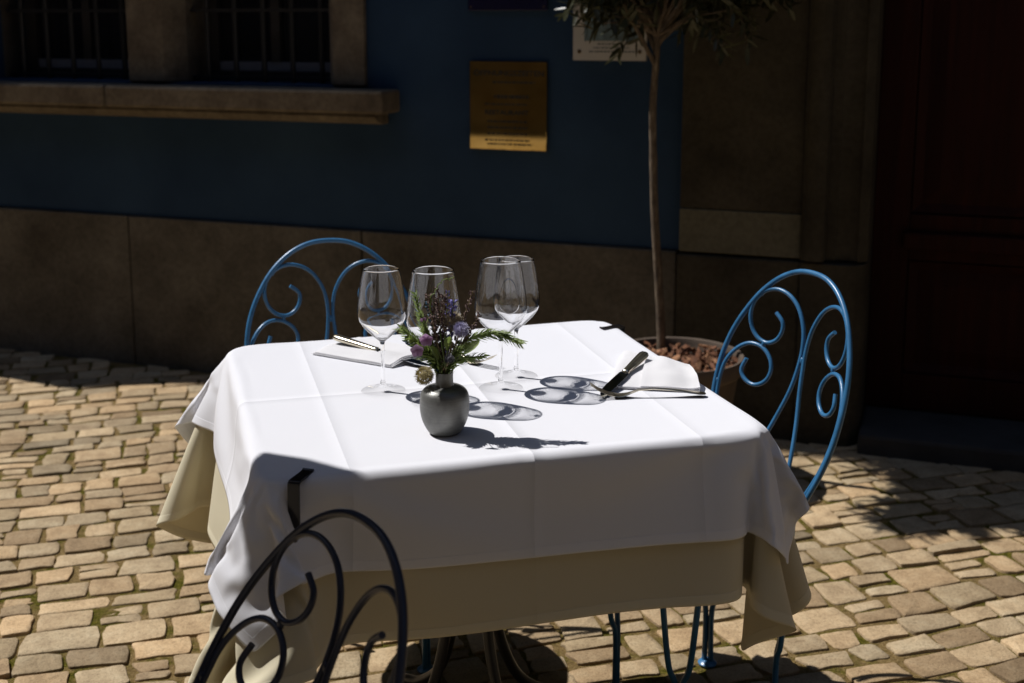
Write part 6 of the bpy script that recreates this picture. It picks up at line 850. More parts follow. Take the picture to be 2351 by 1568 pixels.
-1,1,1,-2,6,-6,0,3,-2,17,3,0,0,5,1,0,1,1,-2,0,1,0,0,1,-1,1,0,-1,0,-1,-1,1,-1,-4,4,0,1,-1,-12,-2,4,-5,0,-3,2,9,-1,1,-7,35,3,1,-1,3,-8,12,-3,0,6,-6,
10,-21,31,-2,2,1,8,-2,0,2,-4,1,1,1,1,0,-1,1,-1,0,0,0,-1,-1,1,-1,-1,-9,13,-1,-11,-5,1,-1,-3,0,1,9,-1,-1,-17,-10,36,2,-1,1,-15,10,-2,13,-2,-8,11,-3,17,-13,7,10,0,1,
4,2,-3,1,2,1,0,-1,0,1,-1,0,0,0,0,0,-2,-3,-1,1,4,1,-6,-8,-4,6,-6,1,-2,6,6,-21,0,1,0,37,0,1,-2,-1,2,-2,-5,10,-6,0,19,-6,6,-4,13,4,1,-2,3,-1,3,0,0,0,
1,0,-1,1,0,0,-1,1,0,-2,-4,4,0,1,-3,-7,-8,6,-4,-2,-1,7,-2,-1,2,-16,3,4,29,9,-2,-2,0,1,3,-3,-5,21,-21,1,12,-5,6,-18,47,-2,-5,-1,5,1,0,0,0,-1,0,1,-1,0,-1,2,
-2,1,0,-7,5,0,2,-5,-12,0,4,-5,0,5,-2,1,-14,-2,4,-7,-14,-11,5,12,-7,25,-6,1,4,-3,-1,16,-16,-6,15,0,4,-3,14,-7,3,1,0,0,1,1,2,0,-1,0,0,0,-1,1,0,0,2,-3,0,1,
-11,-6,13,-7,-7,9,0,0,-2,-1,-12,-10,-10,-1,0,-3,0,22,-4,-13,4,7,8,-1,3,11,-1,-13,6,9,-10,-6,4,6,0,1,2,1,2,-1,1,2,1,1,1,1,-1,-2,-1,1,6,0,-5,-16,15,-4,-8,2,3,1,
1,-10,-13,-6,-5,1,0,17,-11,-1,-1,-9,16,-7,-4,2,8,-1,9,6,11,-11,-2,-21,1,5,-7,2,3,1,2,2,5,3,-1,3,2,2,1,2,3,6,-5,0,5,-3,-1,-6,-3,-1,2,7,-2,-20,-6,1,-4,0,0,-1,
14,12,-17,-4,11,6,-1,-2,-6,-10,8,1,-2,4,-4,-7,-3,-2,-7,5,0,-1,1,0,-1,-1,1,4,2,1,0,0,0,1,-4,12,4,-1,12,13,-2,-11,4,0,-2,-19,1,-3,-7,0,0,0,-1,12,2,15,-13,1,-1,5,
-1,1,-6,-6,-4,6,2,-8,-8,6,-4,1,-2,0,0,0,0,1,-1,-1,-1,-2,0,0,1,3,0,3,-8,6,11,-4,5,-2,21,-7,15,-33,-2,-3,-1,1,0,0,0,0,5,1,1,-12,-3,0,5,6,5,12,1,-2,-2,-20,
1,2,1,-3,1,1,1,1,0,-1,0,0,0,0,0,0,1,0,-2,0,-1,-1,6,-5,3,16,11,-6,7,-31,-3,-1,0,-1,1,5,0,1,0,-29,0,-14,18,5,3,-1,2,2,4,7,6,-1,12,-7,-1,-3,-6,3,0,-1,
0,0,1,-1,0,0,0,0,0,0,0,0,-1,0,1,-3,0,4,-5,17,-2,-12,0,0,-1,-2,-1,-2,-5,0,-1,1,-28,-5,13,10,1,2,1,1,1,0,3,-1,10,-15,1,4,-2,3,0,0,1,0,0,0,0,0,0,0,
0,0,0,0,0,0,-1,1,-1,0,-3,5,0,-3,0,-1,0,-1,1,-1,0,0,0,0,-1,-8,3,1,1,1,0,1,0,2,1,0,0,-6,2,0,-1,2,0,0,1,0,0,0,0,0,0,0,0,0,0,0,0,0,0,0,
-2,2,-1,0,-1,-2,-2,1,1,0,1,-1,1,0,0,0,0,-1,-3,2,1,0,0,0,0,2,-1,1,0,-2,1,3,-3,-2,0,1,0,0,0,0,0,0,0,0,0,0,0,0,0,0,0,0,0,0,-1,0,0,3,-4,-2,
0,0,0,0,0,0,0,0,0,0,1,0,0,0,1,0,0,2,-1,1,-1,-1,2,-3,1,0,-3,2,-1,1,0,0,0,0,0,0,0,0,0,0,0,0,0,0,0,0,0,0,0,1,1,-4,-2,1,-1,0,0,0,0,1,
-1,0,0,0,2,-1,1,-1,0,1,0,0,0,0,1,-1,-1,0,-1,-2,1,1,0,0,0,0,0,0,0,0,0,0,0,0,0,0,0,0,0,0,1,0,0,1,-3,-3,0,1,0,0,0,0,-1,1,0,0,0,1,1,0,
0,0,1,-1,1,-1,1,-1,0,1,-1,-2,0,-1,1,0,0,0,0,0,0,0,0,0,0,0,0,0,0,0,0,0,0,0,0,0,1,-3,0,-1,0,0,0,0,0,-1,0,0,1,-1,3,0,0,0,0,0,0,0,0,-1,
1,0,1,-3,-2,1,1,-1,0,0,0,0,0,0,0,0,0,0,0,0,0,0,0,0,0,0,-1,0,0,1,-1,-2,0,0,0,0,-1,0,1,0,0,-1,1,4,1,-2,0,1,-1,0,0,0,0,-1,2,-1,-2,-4,4,-1,
0,0,0,0,0,0,0,0,0,0,0,0,0,0,0,0,0,0,0,-1,1,1,-2,-1,0,-1,0,0,-1,1,0,0,0,0,0,0,5,0,0,-1,0,-1,1,-1,0,0,0,0,0,-2,-1,0,-1,1,0,0,0,0,0,0,
0,0,0,0,0,0,0,0,0,0,0,0,0,0,-1,-1,0,-1,0,-1,0,1,0,0,0,0,0,0,0,5,0,1,0,-2,0,-1,0,0,1,0,-1,-1,-1,0,-1,0,0,0,0,0,0,0,0,0,0,0,0,0,0,0,
0,0,0,0,0,0,-1,3,-4,0,-1,-1,1,0,0,0,0,0,0,0,0,0,7,0,0,0,-1,-2,0,0,0,-1,0,-1,-1,0,0,-1,0,0,0,0,0,0,0,0,0,0,0,0,0,0,0,0,0,0,0,0,1,-1,
-1,0,-2,0,0,1,0,0,0,0,0,0,0,0,0,7,-1,1,2,-1,-2,-2,0,0,-1,1,-2,-1,-1,0,-1,1,0,0,0,0,0,0,0,0,0,0,0,0,0,0,0,0,0,0,0,0,1,-2,1,-2,-2,1,0,0,
0,0,0,0,0,0,0,0,8,0,-1,-1,4,0,-4,-2,-1,1,-1,0,-1,-2,1,-1,1,-1,0,0,0,0,0,0,0,0,0,0,0,0,0,0,0,0,0,0,0,-1,2,-1,-3,-1,1,0,1,0,-1,1,0,0,0,0,
0,7,0,0,0,0,4,1,-6,-2,0,-1,1,-2,-3,-1,1,1,0,0,0,0,0,0,0,0,0,0,0,0,0,0,0,0,0,0,1,-1,1,0,-2,-2,-1,2,0,-1,1,1,-1,0,0,0,0,0,8,-1,0,0,0,0,
4,4,-9,-2,1,-1,-1,-5,0,4,-2,0,0,0,0,0,0,0,0,0,0,0,0,0,0,0,0,0,1,-1,0,1,-1,-1,-2,2,0,0,0,-1,0,0,0,0,0,0,2,8,2,0,-1,-2,0,0,3,8,-13,0,0,-2,
-4,2,0,-1,0,0,0,0,0,0,0,0,0,0,0,0,0,0,1,0,0,-1,0,1,1,-2,-3,3,1,-1,-1,0,0,0,-1,0,1,0,2,-1,9,-1,1,1,1,1,0,-2,-7,14,-15,2,-2,3,-4,0,0,0,-1,0,
0,0,0,0,0,0,0,0,0,0,0,-1,2,0,0,0,0,1,1,1,-1,-6,1,0,0,0,0,1,1,0,2,1,3,14,0,-2,0,-1,-4,-3,-14,8,1,16,-11,-5,-6,11,-1,-2,0,1,-1,-1,0,0,0,0,0,0,
0,0,0,0,0,-2,2,1,0,1,2,5,-3,-13,10,-3,0,0,0,1,2,0,1,5,5,5,7,-1,0,-2,-1,1,-1,7,-4,-12,-25,12,6,19,-6,2,2,-3,0,1,0,-1,0,0,-1,0,0,0,0,0,0,1,0,-1,
0,3,-3,-1,-10,0,6,1,5,7,0,5,5,5,7,4,7,6,-7,0,-2,-2,-1,-1,-4,4,3,-12,-11,18,-25,6,13,11,0,-1,6,-2,-3,0,1,0,1,1,-1,0,1,0,0,-1,-1,1,0,1,2,2,-6,2,-9,-7,
-2,3,17,7,1,0,-1,-5,3,11,-9,-1,-10,2,-1,-2,1,5,-12,-8,-2,20,-26,18,-11,10,7,4,8,5,-6,1,0,1,2,0,0,-2,-2,0,-1,-1,2,1,-1,0,-2,3,-6,-2,2,-6,1,7,2,-10,4,4,-1,-3,
2,25,-25,-4,14,-9,-1,-1,4,0,-15,7,-10,20,-24,16,-2,-6,-2,5,8,-2,2,7,-1,2,0,-1,1,1,4,4,0,0,-3,-2,0,3,2,1,-12,1,-3,-1,-5,5,-5,-5,-2,2,3,12,3,-4,-16,18,8,-2,-8,-2,
4,-3,-11,15,-24,24,-15,2,2,-18,21,-19,-10,2,15,-4,-5,9,2,-1,1,1,2,3,0,2,2,6,1,1,-1,0,-1,10,-4,-10,-21,-4,8,5,8,3,2,1,-3,5,13,20,-13,-5,4,-12,3,-3,-3,10,-27,26,-9,-8,
8,-21,16,-20,-1,16,-1,-19,5,6,-4,-3,3,0,1,0,-1,3,0,2,0,3,1,2,1,3,2,-6,-11,1,9,-8,4,5,3,2,4,6,-6,39,-28,23,2,-14,-8,-1,-5,2,-17,19,0,-10,2,-18,9,1,-13,12,-8,-4,
-4,-1,1,-1,1,0,1,-1,0,1,-2,1,0,2,1,0,0,0,3,-5,9,-3,-1,9,1,-9,1,6,1,0,-2,46,-28,14,-26,29,-3,-12,0,4,-2,4,-9,-21,-7,-7,0,9,-16,6,-2,-2,-11,0,2,-2,0,0,0,0,
0,0,-1,1,-1,1,-1,0,1,-1,1,3,-4,13,9,-7,7,0,1,-7,-3,7,10,-9,-13,13,-3,62,-12,16,-12,-1,-8,-13,-6,-7,-1,-3,-4,18,-19,-9,12,0,-12,-2,2,1,-3,1,0,-1,0,0,0,1,-1,1,-1,1,
-1,0,1,7,-7,0,11,-1,7,5,0,4,-1,2,-12,-6,50,-22,-9,-11,2,3,10,-14,-17,-10,-5,-3,0,-3,-2,12,-2,-20,10,4,-12,-4,1,6,-6,0,-2,1,0,0,0,0,-1,1,-1,1,-1,1,0,5,-5,7,-4,6,
3,34,-25,8,-6,15,-14,3,-4,-11,10,-11,40,-40,1,0,-43,-5,-1,0,0,-2,-3,14,1,-17,-4,6,-3,-9,1,-1,2,-1,0,-1,0,0,-1,0,0,1,-1,1,-1,1,0,2,-1,-1,1,11,-9,13,13,-5,1,0,-4,10,
-6,25,-40,7,3,-10,1,-1,1,-50,1,0,0,-1,-4,11,-1,2,-20,9,-2,-6,-5,-1,11,-9,0,1,-2,-1,0,1,0,0,-1,1,-1,1,-1,2,1,-2,0,-1,10,4,35,-24,3,-12,22,-17,10,0,-14,17,-16,6,-13,0,
1,-1,-49,0,-1,0,0,4,6,3,-23,-3,7,2,-12,2,-1,0,6,-7,3,-2,-1,0,-1,0,0,1,-1,1,-1,2,0,-1,-1,1,0,0,14,-1,-2,4,39,-24,11,-15,10,-18,-1,4,-11,1,-1,1,0,-48,0,1,-3,-2,
13,-1,-5,-10,-5,10,-15,-2,1,17,-16,-1,1,-1,1,-1,0,0,0,0,-1,1,-1,1,1,-1,-1,1,0,0,1,13,0,-12,15,13,0,1,-3,-5,5,-5,-4,1,-9,0,-1,1,-49,0,2,-5,15,-4,1,-18,-6,8,0,-5,
1,13,-13,-1,-5,0,0,0,1,-1,0,-1,1,0,-1,1,1,-2,0,1,1,0,0,1,13,-2,3,29,-15,2,-9,4,-3,-2,-3,1,0,-1,-6,-1,-1,-48,1,-1,9,-2,2,-2,-16,-7,17,-15,-2,2,1,-3,-1,-1,0,-1,
3,-2,1,-1,0,-1,1,0,0,-1,1,0,0,0,0,1,3,19,-21,12,-1,15,-2,0,1,-1,-2,-2,-2,0,-1,-1,-4,-2,-47,-1,-1,8,0,3,-18,-9,8,-3,-4,0,3,-1,-3,0,-2,0,1,-1,2,-1,1,0,0,-1,
0,0,0,0,0,0,-1,1,1,5,0,14,9,-5,-9,17,-1,-4,0,-1,-1,-2,-2,0,-2,-2,-2]
# ------------------------------------------------------------ table and its two cloths
tb=thing('table','square pedestal bistro table hidden under two tablecloths','table',TC,TA)
def rsq(hx,hy,r,n=8):
    P=[]
    for cx,cy,a0 in ((hx-r,hy-r,0),(-hx+r,hy-r,90),(-hx+r,-hy+r,180),(hx-r,-hy+r,270)):
        for k in range(n+1):
            a=R(a0+k*90/n); P.append((cx+r*math.cos(a),cy+r*math.sin(a)))
    return P
P=rsq(.40,.38,.05); k=len(P); m_=MB()
m_.add([(x,y,.71) for x,y in P]+[(x,y,.738) for x,y in P],[(i,(i+1)%k,k+(i+1)%k,k+i) for i in range(k)]+[tuple(range(k))[::-1],tuple(range(k,2*k))]); m_.obj('tabletop',M['iron'],tb)
for i in range(4):
    a=R(20+90*i); c,s=math.cos(a),math.sin(a)
    P=crv([(.20*c,.20*s,.708),(.13*c,.13*s,.62),(.065*c,.065*s,.46),(.055*c,.055*s,.30),(.10*c,.10*s,.16),(.18*c,.18*s,.085),(.25*c,.25*s,.055),(.275*c,.275*s,.012)],6); m_=MB(); m_.tube(P,.0105,10); m_.obj('leg',M['iron'],tb)
m_=MB(); m_.tube([(.062*math.cos(t*.2617),.062*math.sin(t*.2617),.42) for t in range(25)],.007,8); m_.obj('ring',M['iron'],tb)
def unpack(q,n):
    a=np.cumsum(np.cumsum(np.array(q,dtype=np.int64).reshape(3,n,n),axis=1),axis=2); return a.reshape(3,-1).T*.0002
def cloth(name,data,m,gx,gy):
    n=len(gx); A=unpack(data,n); me=bpy.data.meshes.new(name)
    me.from_pydata([tuple(v) for v in A],[],[(j*n+i,j*n+i+1,(j+1)*n+i+1,(j+1)*n+i) for j in range(n-1) for i in range(n-1)])
    uv=me.uv_layers.new(name='UVMap'); li=np.zeros(len(me.loops),dtype=np.int32); me.loops.foreach_get('vertex_index',li)
    ax=(np.array(gx)-gx[0])/(gx[-1]-gx[0]); ay=(np.array(gy)-gy[0])/(gy[-1]-gy[0])
    uv.data.foreach_set('uv',np.stack([ax[li%n],ay[li//n]],1).astype(np.float32).ravel())
    me.materials.append(m); me.polygons.foreach_set('use_smooth',[True]*len(me.polygons))
    o=bpy.data.objects.new(name,me); C.objects.link(o); o.location=TC; o.rotation_euler.z=TA
    s=o.modifiers.new('sub','SUBSURF'); s.levels=2; s.render_levels=2
    d=o.modifiers.new('thick','SOLIDIFY'); d.thickness=.0009; d.offset=-1; o.cycles.is_caustics_receiver=True
    return o
tag(cloth('tablecloth',BEIGE,M['beige'],BGX,BGY),'longer beige tablecloth hanging below the white one','tablecloth')
tag(cloth('tablecloth',WHITE,M['white'],WGX,WGY),'white tablecloth laid over the beige one on the table','tablecloth')
# clips
def clip(label,p,ang,zr):
    o=thing('tablecloth_clip',label,'clip',p,ang,'clips holding the tablecloths')
    t=.0016; w_=.0088; pr=[(-.045,.0005),(-.036,-.0015),(0.0,0),(.006,-.002),(.008,-.008),(.010,-.068)]
    V=[];F=[]
    P=crv([(a,0,b) for a,b in pr],5); m_=MB()
    for i,pp in enumerate(P):
        dd=(P[min(i+1,len(P)-1)]-P[max(i-1,0)]).normalized(); nn=Vector((-dd.z,0,dd.x))
        for y in (-w_,w_): V+=[pp+Vector((0,y,0))+nn*t,pp+Vector((0,y,0))-nn*t]
    for i in range(len(P)-1):
        b=i*4; F+=[(b,b+4,b+6,b+2),(b+1,b+3,b+7,b+5),(b,b+1,b+5,b+4),(b+2,b+6,b+7,b+3)]
    F+=[(0,2,3,1),(len(V)-4,len(V)-3,len(V)-1,len(V)-2)]
    m_.add(V,F); m_.obj('band',M['clip'],o,angle=50)
    m_=MB(); m_.box(-.02,.0,-w_,w_,-.066-.0,-.064); m_.obj('lower_jaw',M['clip'],o,smooth=False)
    return o
p=TP(-.360,-.398,ZT+.0025); clip('black metal clip on the table corner nearest the front chair',p,TA+R(239),0)
p=TP(.414,.308,ZT+.0025); clip('thin black clip at the far right edge of the tablecloth',p,TA+R(12),0)
# ------------------------------------------------------------ chairs
HOOP=[(0,0),(.05,.006),(.097,.029),(.139,.068),(.172,.120),(.193,.172),(.203,.225),(.204,.275),(.198,.325),(.184,.375),(.163,.43),(.150,.46)]
SA=[(-.068,.455),(-.050,.385),(-.033,.325),(-.016,.265),(-.008,.215),(-.006,.17),(-.014,.125),(-.036,.085),(-.065,.062),(-.098,.054),(-.128,.063),(-.150,.087),(-.157,.118),(-.150,.148),(-.132,.170),(-.107,.178),(-.085,.168),(-.073,.147),(-.075,.125),(-.095,.107)]
SC=[(-.146,.44),(-.176,.375),(-.190,.325),(-.196,.28),(-.193,.238),(-.175,.205),(-.148,.187),(-.116,.190),(-.090,.211),(-.081,.238),(-.090,.262),(-.113,.275),(-.138,.269),(-.153,.249),(-.147,.222)]
def chair(label,x,y,yaw,tilt=.2428,zt=.8925,kap=1.3155,sc=.9805,kv=.5021,fr0=.118,pm='paint'):
    o=thing('garden_chair',label,'chair',(x,y,0),yaw,'blue scrolled metal garden chairs')
    def B(u,v):
        u*=sc; v*=sc; return Vector((u,-v*math.sin(tilt)-kap*u*u+kv*v*(.45-v),zt-v*math.cos(tilt)))
    rt=.0056; rs=.0045; pm=M[pm]
    pts=[(-u,v) for u,v in HOOP[::-1]]+HOOP[1:]
    m_=MB(); m_.tube([B(p.x,p.y) for p in crv([(a,b,0) for a,b in pts],6)],rt,12); m_.obj('back_hoop',pm,o)
    for S in (SA,SC):
        for sg in (1,-1):
            m_=MB(); m_.tube([B(p.x*sg,p.y) for p in crv([(a,b,0) for a,b in S],6)],rs,10); m_.obj('scroll',pm,o)
    for wu,wv in ((0,.195),(.114,.183),(-.114,.183),(.199,.285),(-.199,.285),(.136,.068),(-.136,.068)):
        p=B(wu,wv); m_=MB(); m_.lathe([(max(.0002,.0058*math.sin(math.pi*k/6)),-.0058*math.cos(math.pi*k/6)) for k in range(7)],10,lambda a,b,c,p=p:(p.x+a*.8,p.y+b*.8,p.z+c*1.5),close=False); m_.obj('weld',pm,o)
    hb=B(.15,.46); zs=hb.z; b0=hb.y; ctr=Vector((0,b0-.155,zs)); r0=.195
    m_=MB(); m_.lathe([(0.001,-.004),(r0-.004,-.004),(r0,0),(r0-.004,.004),(.17,.006),(0.001,.003)],40,lambda a,b,c:(ctr.x+a,ctr.y+b,ctr.z+c+.004),close=False); m_.obj('seat',pm,o)
    m_=MB(); m_.tube([(ctr.x+r0*math.cos(t*math.pi/24),ctr.y+r0*math.sin(t*math.pi/24),zs-.006) for t in range(49)],.0075,10,cap=False); m_.obj('seat_ring',pm,o)
    fc=b0-.135; feet=[(-fr0,fc+fr0),(fr0,fc+fr0),(-fr0,fc-fr0),(fr0,fc-fr0)]
    for fx,fy in feet:
        t0=Vector((fx*1.12,ctr.y+(fy-ctr.y)*1.12,zs-.01)); d=Vector((-(fy-ctr.y),fx,0)).normalized()
        f=Vector((fx,fy,.008))
        for sg in (-1,1):
            a=t0+d*.045*sg; mid=f.lerp(a,.42)+d*.004*sg; kk=f+Vector((0,0,.12))+d*.0072*sg
            m_=MB(); m_.tube(crv([a,mid,kk,f+d*.0068*sg],6),.0062,8); m_.obj('leg_rod',pm,o)
        m_=MB(); m_.lathe([(.0,.0),(.020,.0),(.021,.004),(.016,.009),(.0,.012)],20,lambda p,q,r:(fx+p,fy+q,r-.001),close=False); m_.obj('foot',pm,o)
    return o
chair('blue scrolled metal chair behind the table at the back left',-.4376,2.8526,.2504,fr0=.15)
chair('sunlit blue scrolled metal chair at the right side of the table',.6241,2.4706,-1.1169)
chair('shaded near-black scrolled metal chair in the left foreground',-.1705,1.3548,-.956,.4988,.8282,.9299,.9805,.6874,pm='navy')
# ------------------------------------------------------------ wine glasses
def wineglass(label,x,y,kind,rz=0):
    o=thing('wine_glass',label,'wine glass',(x,y,ZT+.0004),rz,'empty wine glasses on the table')
    if kind=='R': out=[(.0036,.088),(.0055,.0935),(.012,.099),(.0225,.108),(.0335,.119),(.0415,.1295),(.0455,.139),(.0468,.149),(.0462,.163),(.0440,.183),(.0410,.203),(.0375,.222),(.0349,.2348)]
    else: out=[(.0036,.086),(.0055,.0915),(.0118,.097),(.0215,.106),(.0315,.1165),(.0385,.1265),(.0420,.1355),(.0431,.145),(.0425,.158),(.0404,.176),(.0375,.195),(.0343,.212),(.0316,.2228)]
    oc=[(p.x,p.y) for p in crv([(a,b,0) for a,b in out],4)]
    inn=[]
    for i,(r,z) in enumerate(oc):
        if z<out[2][1]: continue
        a=oc[max(i-1,0)]; b=oc[min(i+1,len(oc)-1)]; t=Vector((b[0]-a[0],b[1]-a[1])).normalized(); th=.0009+.0016*max(0,1-(z-out[2][1])/.03)
        inn.append((max(r-t.y*th,.0008),z+t.x*th))
    z0=inn[0][1]+.0004
    prof=oc+[(oc[-1][0]-.00045,oc[-1][1]+.0005)]+inn[::-1]+[(.0004,z0-.0006)]
    N_=64
    m_=MB(); m_.lathe(prof,N_,close=False); b=len(m_.v); 
    m_.f.append(tuple(range((len(prof)-1)*N_,len(prof)*N_))); bo=m_.obj('bowl',M['glass'],o,angle=75)
    zs=out[0][1]; st=[(.0060,.0105),(.0050,.0135),(.0046,.0155),(.0050,.0165),(.0040,.020),(.0034,.032),(.0032,.055),(.0033,.075),(.0036,zs)]
    m_=MB(); m_.lathe([(p.x,p.y) for p in crv([(a,b,0) for a,b in st],3)],N_,close=False); so=m_.obj('stem',M['glass'],o,angle=180)
    ft=[(.0392,.0003),(.0396,.0010),(.0392,.0016),(.036,.0021),(.026,.0034),(.017,.0052),(.0105,.0076),(.0060,.0105)]
    m_=MB(); m_.lathe(ft,N_,close=False); fo=m_.obj('foot',M['glass'],o,angle=75)
    bo.cycles.is_caustics_caster=True; so.cycles.is_caustics_caster=True
    return o

wineglass('leftmost wine glass, narrower rim, in front of the folded napkin with a knife',-.230,2.099,'W')
wineglass('wide-rimmed wine glass directly behind the flowers and vase',-.134,2.030,'R',.3)
wineglass('front one of the two overlapping wine glasses right of the flowers',-.020,2.114,'R',.6)
wineglass('rear one of the two overlapping wine glasses, partly hidden by the front one',.008,2.188,'W',.9)
# ------------------------------------------------------------ napkins
def napkin(label,quad,layers,seed,zlift=0,curl=0):
    # quad: front-left, front-right, back-right, back-left (world xy); each layer is a folded leaf with a round nose at the front
    o=thing('napkin',label,'napkin',(quad[0][0],quad[0][1],ZT)); q_=[Vector((a,b,0)) for a,b in quad]; org=q_[0]
    z=.0006
    for li,(th,ins,sk,rise) in enumerate(layers):
        m_=MB(); nu=22; prof=[]
        for k in range(9): prof.append((1-k/8,0.0))
        for k in range(1,8):
            a=math.pi*k/8; prof.append((-.5*math.sin(a),.5-.5*math.cos(a)))
        for k in range(0,13): prof.append((k/12,1.0))
        nv=len(prof); V=[];F=[]
        for i in range(nu+1):
            s=i/nu; s2=ins[0]+(1-ins[0]-ins[1])*s
            fr=q_[0].lerp(q_[1],s2); bk=q_[3].lerp(q_[2],min(1,max(0,s2+sk))); d=(bk-fr)
            for (t,h) in prof:
                nz=mnoise.noise(Vector((s*3.1+seed,t*2.3,li*3.)))
                if t<0: P=fr+d.normalized()*t*th*1.2*(1-.0)
                else: P=fr+d*(t*(1-ins[2]))
                e=max(0,1-abs(s-.5)*2); puff=1+.22*nz+.15*math.sin(s*7+li+seed)
                sl=min(1,max(0,t)/.30); sl=.42+.58*sl*sl*(3-2*sl); hh=z*sl+h*th*puff*sl*(1-.25*max(t,0)) +rise*max(t,0)*.5+ .0016*nz*h + curl*h*(max(0,s-.8)*5)**2*(1-max(t,0))
                V.append((P.x-org.x,P.y-org.y,hh))
        for i in range(nu):
            for k in range(nv-1): F.append((i*nv+k,i*nv+k+1,(i+1)*nv+k+1,(i+1)*nv+k))
        m_.add(V,F); ob=m_.obj('fold',M['linen'],o,angle=180); s=ob.modifiers.new('s','SUBSURF'); s.levels=1; s.render_levels=1
        z+=th*.86
    return o
napkin('folded white napkin at the right place, under the ribbed knife handle',[(.172,2.118),(.334,2.092),(.330,2.215),(.222,2.345)],[(.0075,(0,0,0),0,.001),(.0075,(.02,.05,.05),.03,.001),(.0095,(.36,.0,.12),.03,.002)],3,0,.004)
napkin('folded white napkin at the back left place, under the smooth-handled knife',[(-.395,2.342),(-.226,2.246),(-.148,2.330),(-.315,2.425)],[(.0062,(0,0,0),0,.001),(.0056,(.02,.015,.03),.0,.001),(.005,(.04,.03,.06),.0,.001)],8)
# ------------------------------------------------------------ cutlery
def sweep(st,cs=10,pw=2.0):
    # st: list of (pos Vector, side Vector, up Vector, half width, half thickness)
    V=[];F=[];n=cs
    for p,s,u,hw,ht in st:
        for k in range(n):
            a=2*math.pi*k/n; ca,sa=math.cos(a),math.sin(a); f=lambda c:math.copysign(abs(c)**(2/pw),c)
            V.append(p+s*hw*f(ca)+u*ht*f(sa))
    for i in range(len(st)-1):
        for k in range(n): F.append((i*n+k,i*n+(k+1)%n,(i+1)*n+(k+1)%n,(i+1)*n+k))
    F.append(tuple(range(n))[::-1]); F.append(tuple((len(st)-1)*n+k for k in range(n))); return V,F
def frame_on(a,b):
    d=(b-a).normalized(); s=d.cross(Vector((0,0,1))).normalized(); u=s.cross(d); return d,s,u
def knife(label,end,tip,reeded,roll=0.0):
    a,b=Vector(end),Vector(tip); o=thing('table_knife',label,'knife',a); d,s,u=frame_on(a,b); ln=(b-a).length
    s,u=s*math.cos(roll)+u*math.sin(roll),u*math.cos(roll)-s*math.sin(roll); hl=ln*.44
    m_=MB()
    st=[(d*hl*t,s,u,hw,ht) for t,hw,ht in ((0,.004,.003),(.015,.0075,.0048),(.05,.0092,.0058),(.12,.0098,.0062),(.3,.0093,.006),(.6,.0082,.0056),(.85,.0072,.0052),(1,.0066,.005))]
    V,F=sweep(st,24 if reeded else 16,2.5); 
    if reeded:
        n=24
        for i,(p,_,_,_,_) in enumerate(st):
            for k in range(n):
                if k%2 and 0<i<7: V[i*n+k]=p+(V[i*n+k]-p)*.86
    m_.add(V,F); m_.obj('handle',M['silver'],o,angle=25 if reeded else 50)
    m_=MB(); V,F=sweep([(d*(hl+ln*t),s,u,hw,ht) for t,hw,ht in ((-.004,.0072,.0056),(.012,.0074,.0056),(.022,.006,.004))],16); m_.add(V,F); m_.obj('collar',M['silver'],o)
    m_=MB(); bl=ln-hl; prof=[(.02,.0058,.0022),(.06,.0082,.0016),(.09,.0092,.0011),(.3,.0096,.0010),(.6,.0098,.0009),(.80,.0090,.0008),(.91,.0066,.0007),(.97,.0036,.0006),(1,.0008,.0005)]
    V=[];F=[]
    for t,hw,ht in prof:
        c=d*(hl+bl*t); tip_s=-.0058*max(0,(t-.7)/.3)**2
        for sg in (-1,1):
            w_=hw*sg+tip_s
            V+=[c+s*w_+u*(ht if sg<0 else ht*.35),c+s*w_-u*(ht if sg<0 else ht*.35)]
    for i in range(len(prof)-1):
        k=i*4; F+=[(k,k+4,k+6,k+2),(k+1,k+3,k+7,k+5),(k,k+1,k+5,k+4),(k+2,k+6,k+7,k+3)]
    F+=[(0,2,3,1),(len(V)-4,len(V)-3,len(V)-1,len(V)-2)]; m_.add(V,F); m_.obj('blade',M['blade'],o,angle=30); return o
knife('knife with ribbed handle leaning on the right napkin',(.2520,2.236,ZT+.0310),(.1535,2.058,ZT+.0022),True,.12)
knife('knife with smooth golden handle lying on the back left napkin',(-.3555,2.372,ZT+.0275),(-.1535,2.238,ZT+.004),False,.05)
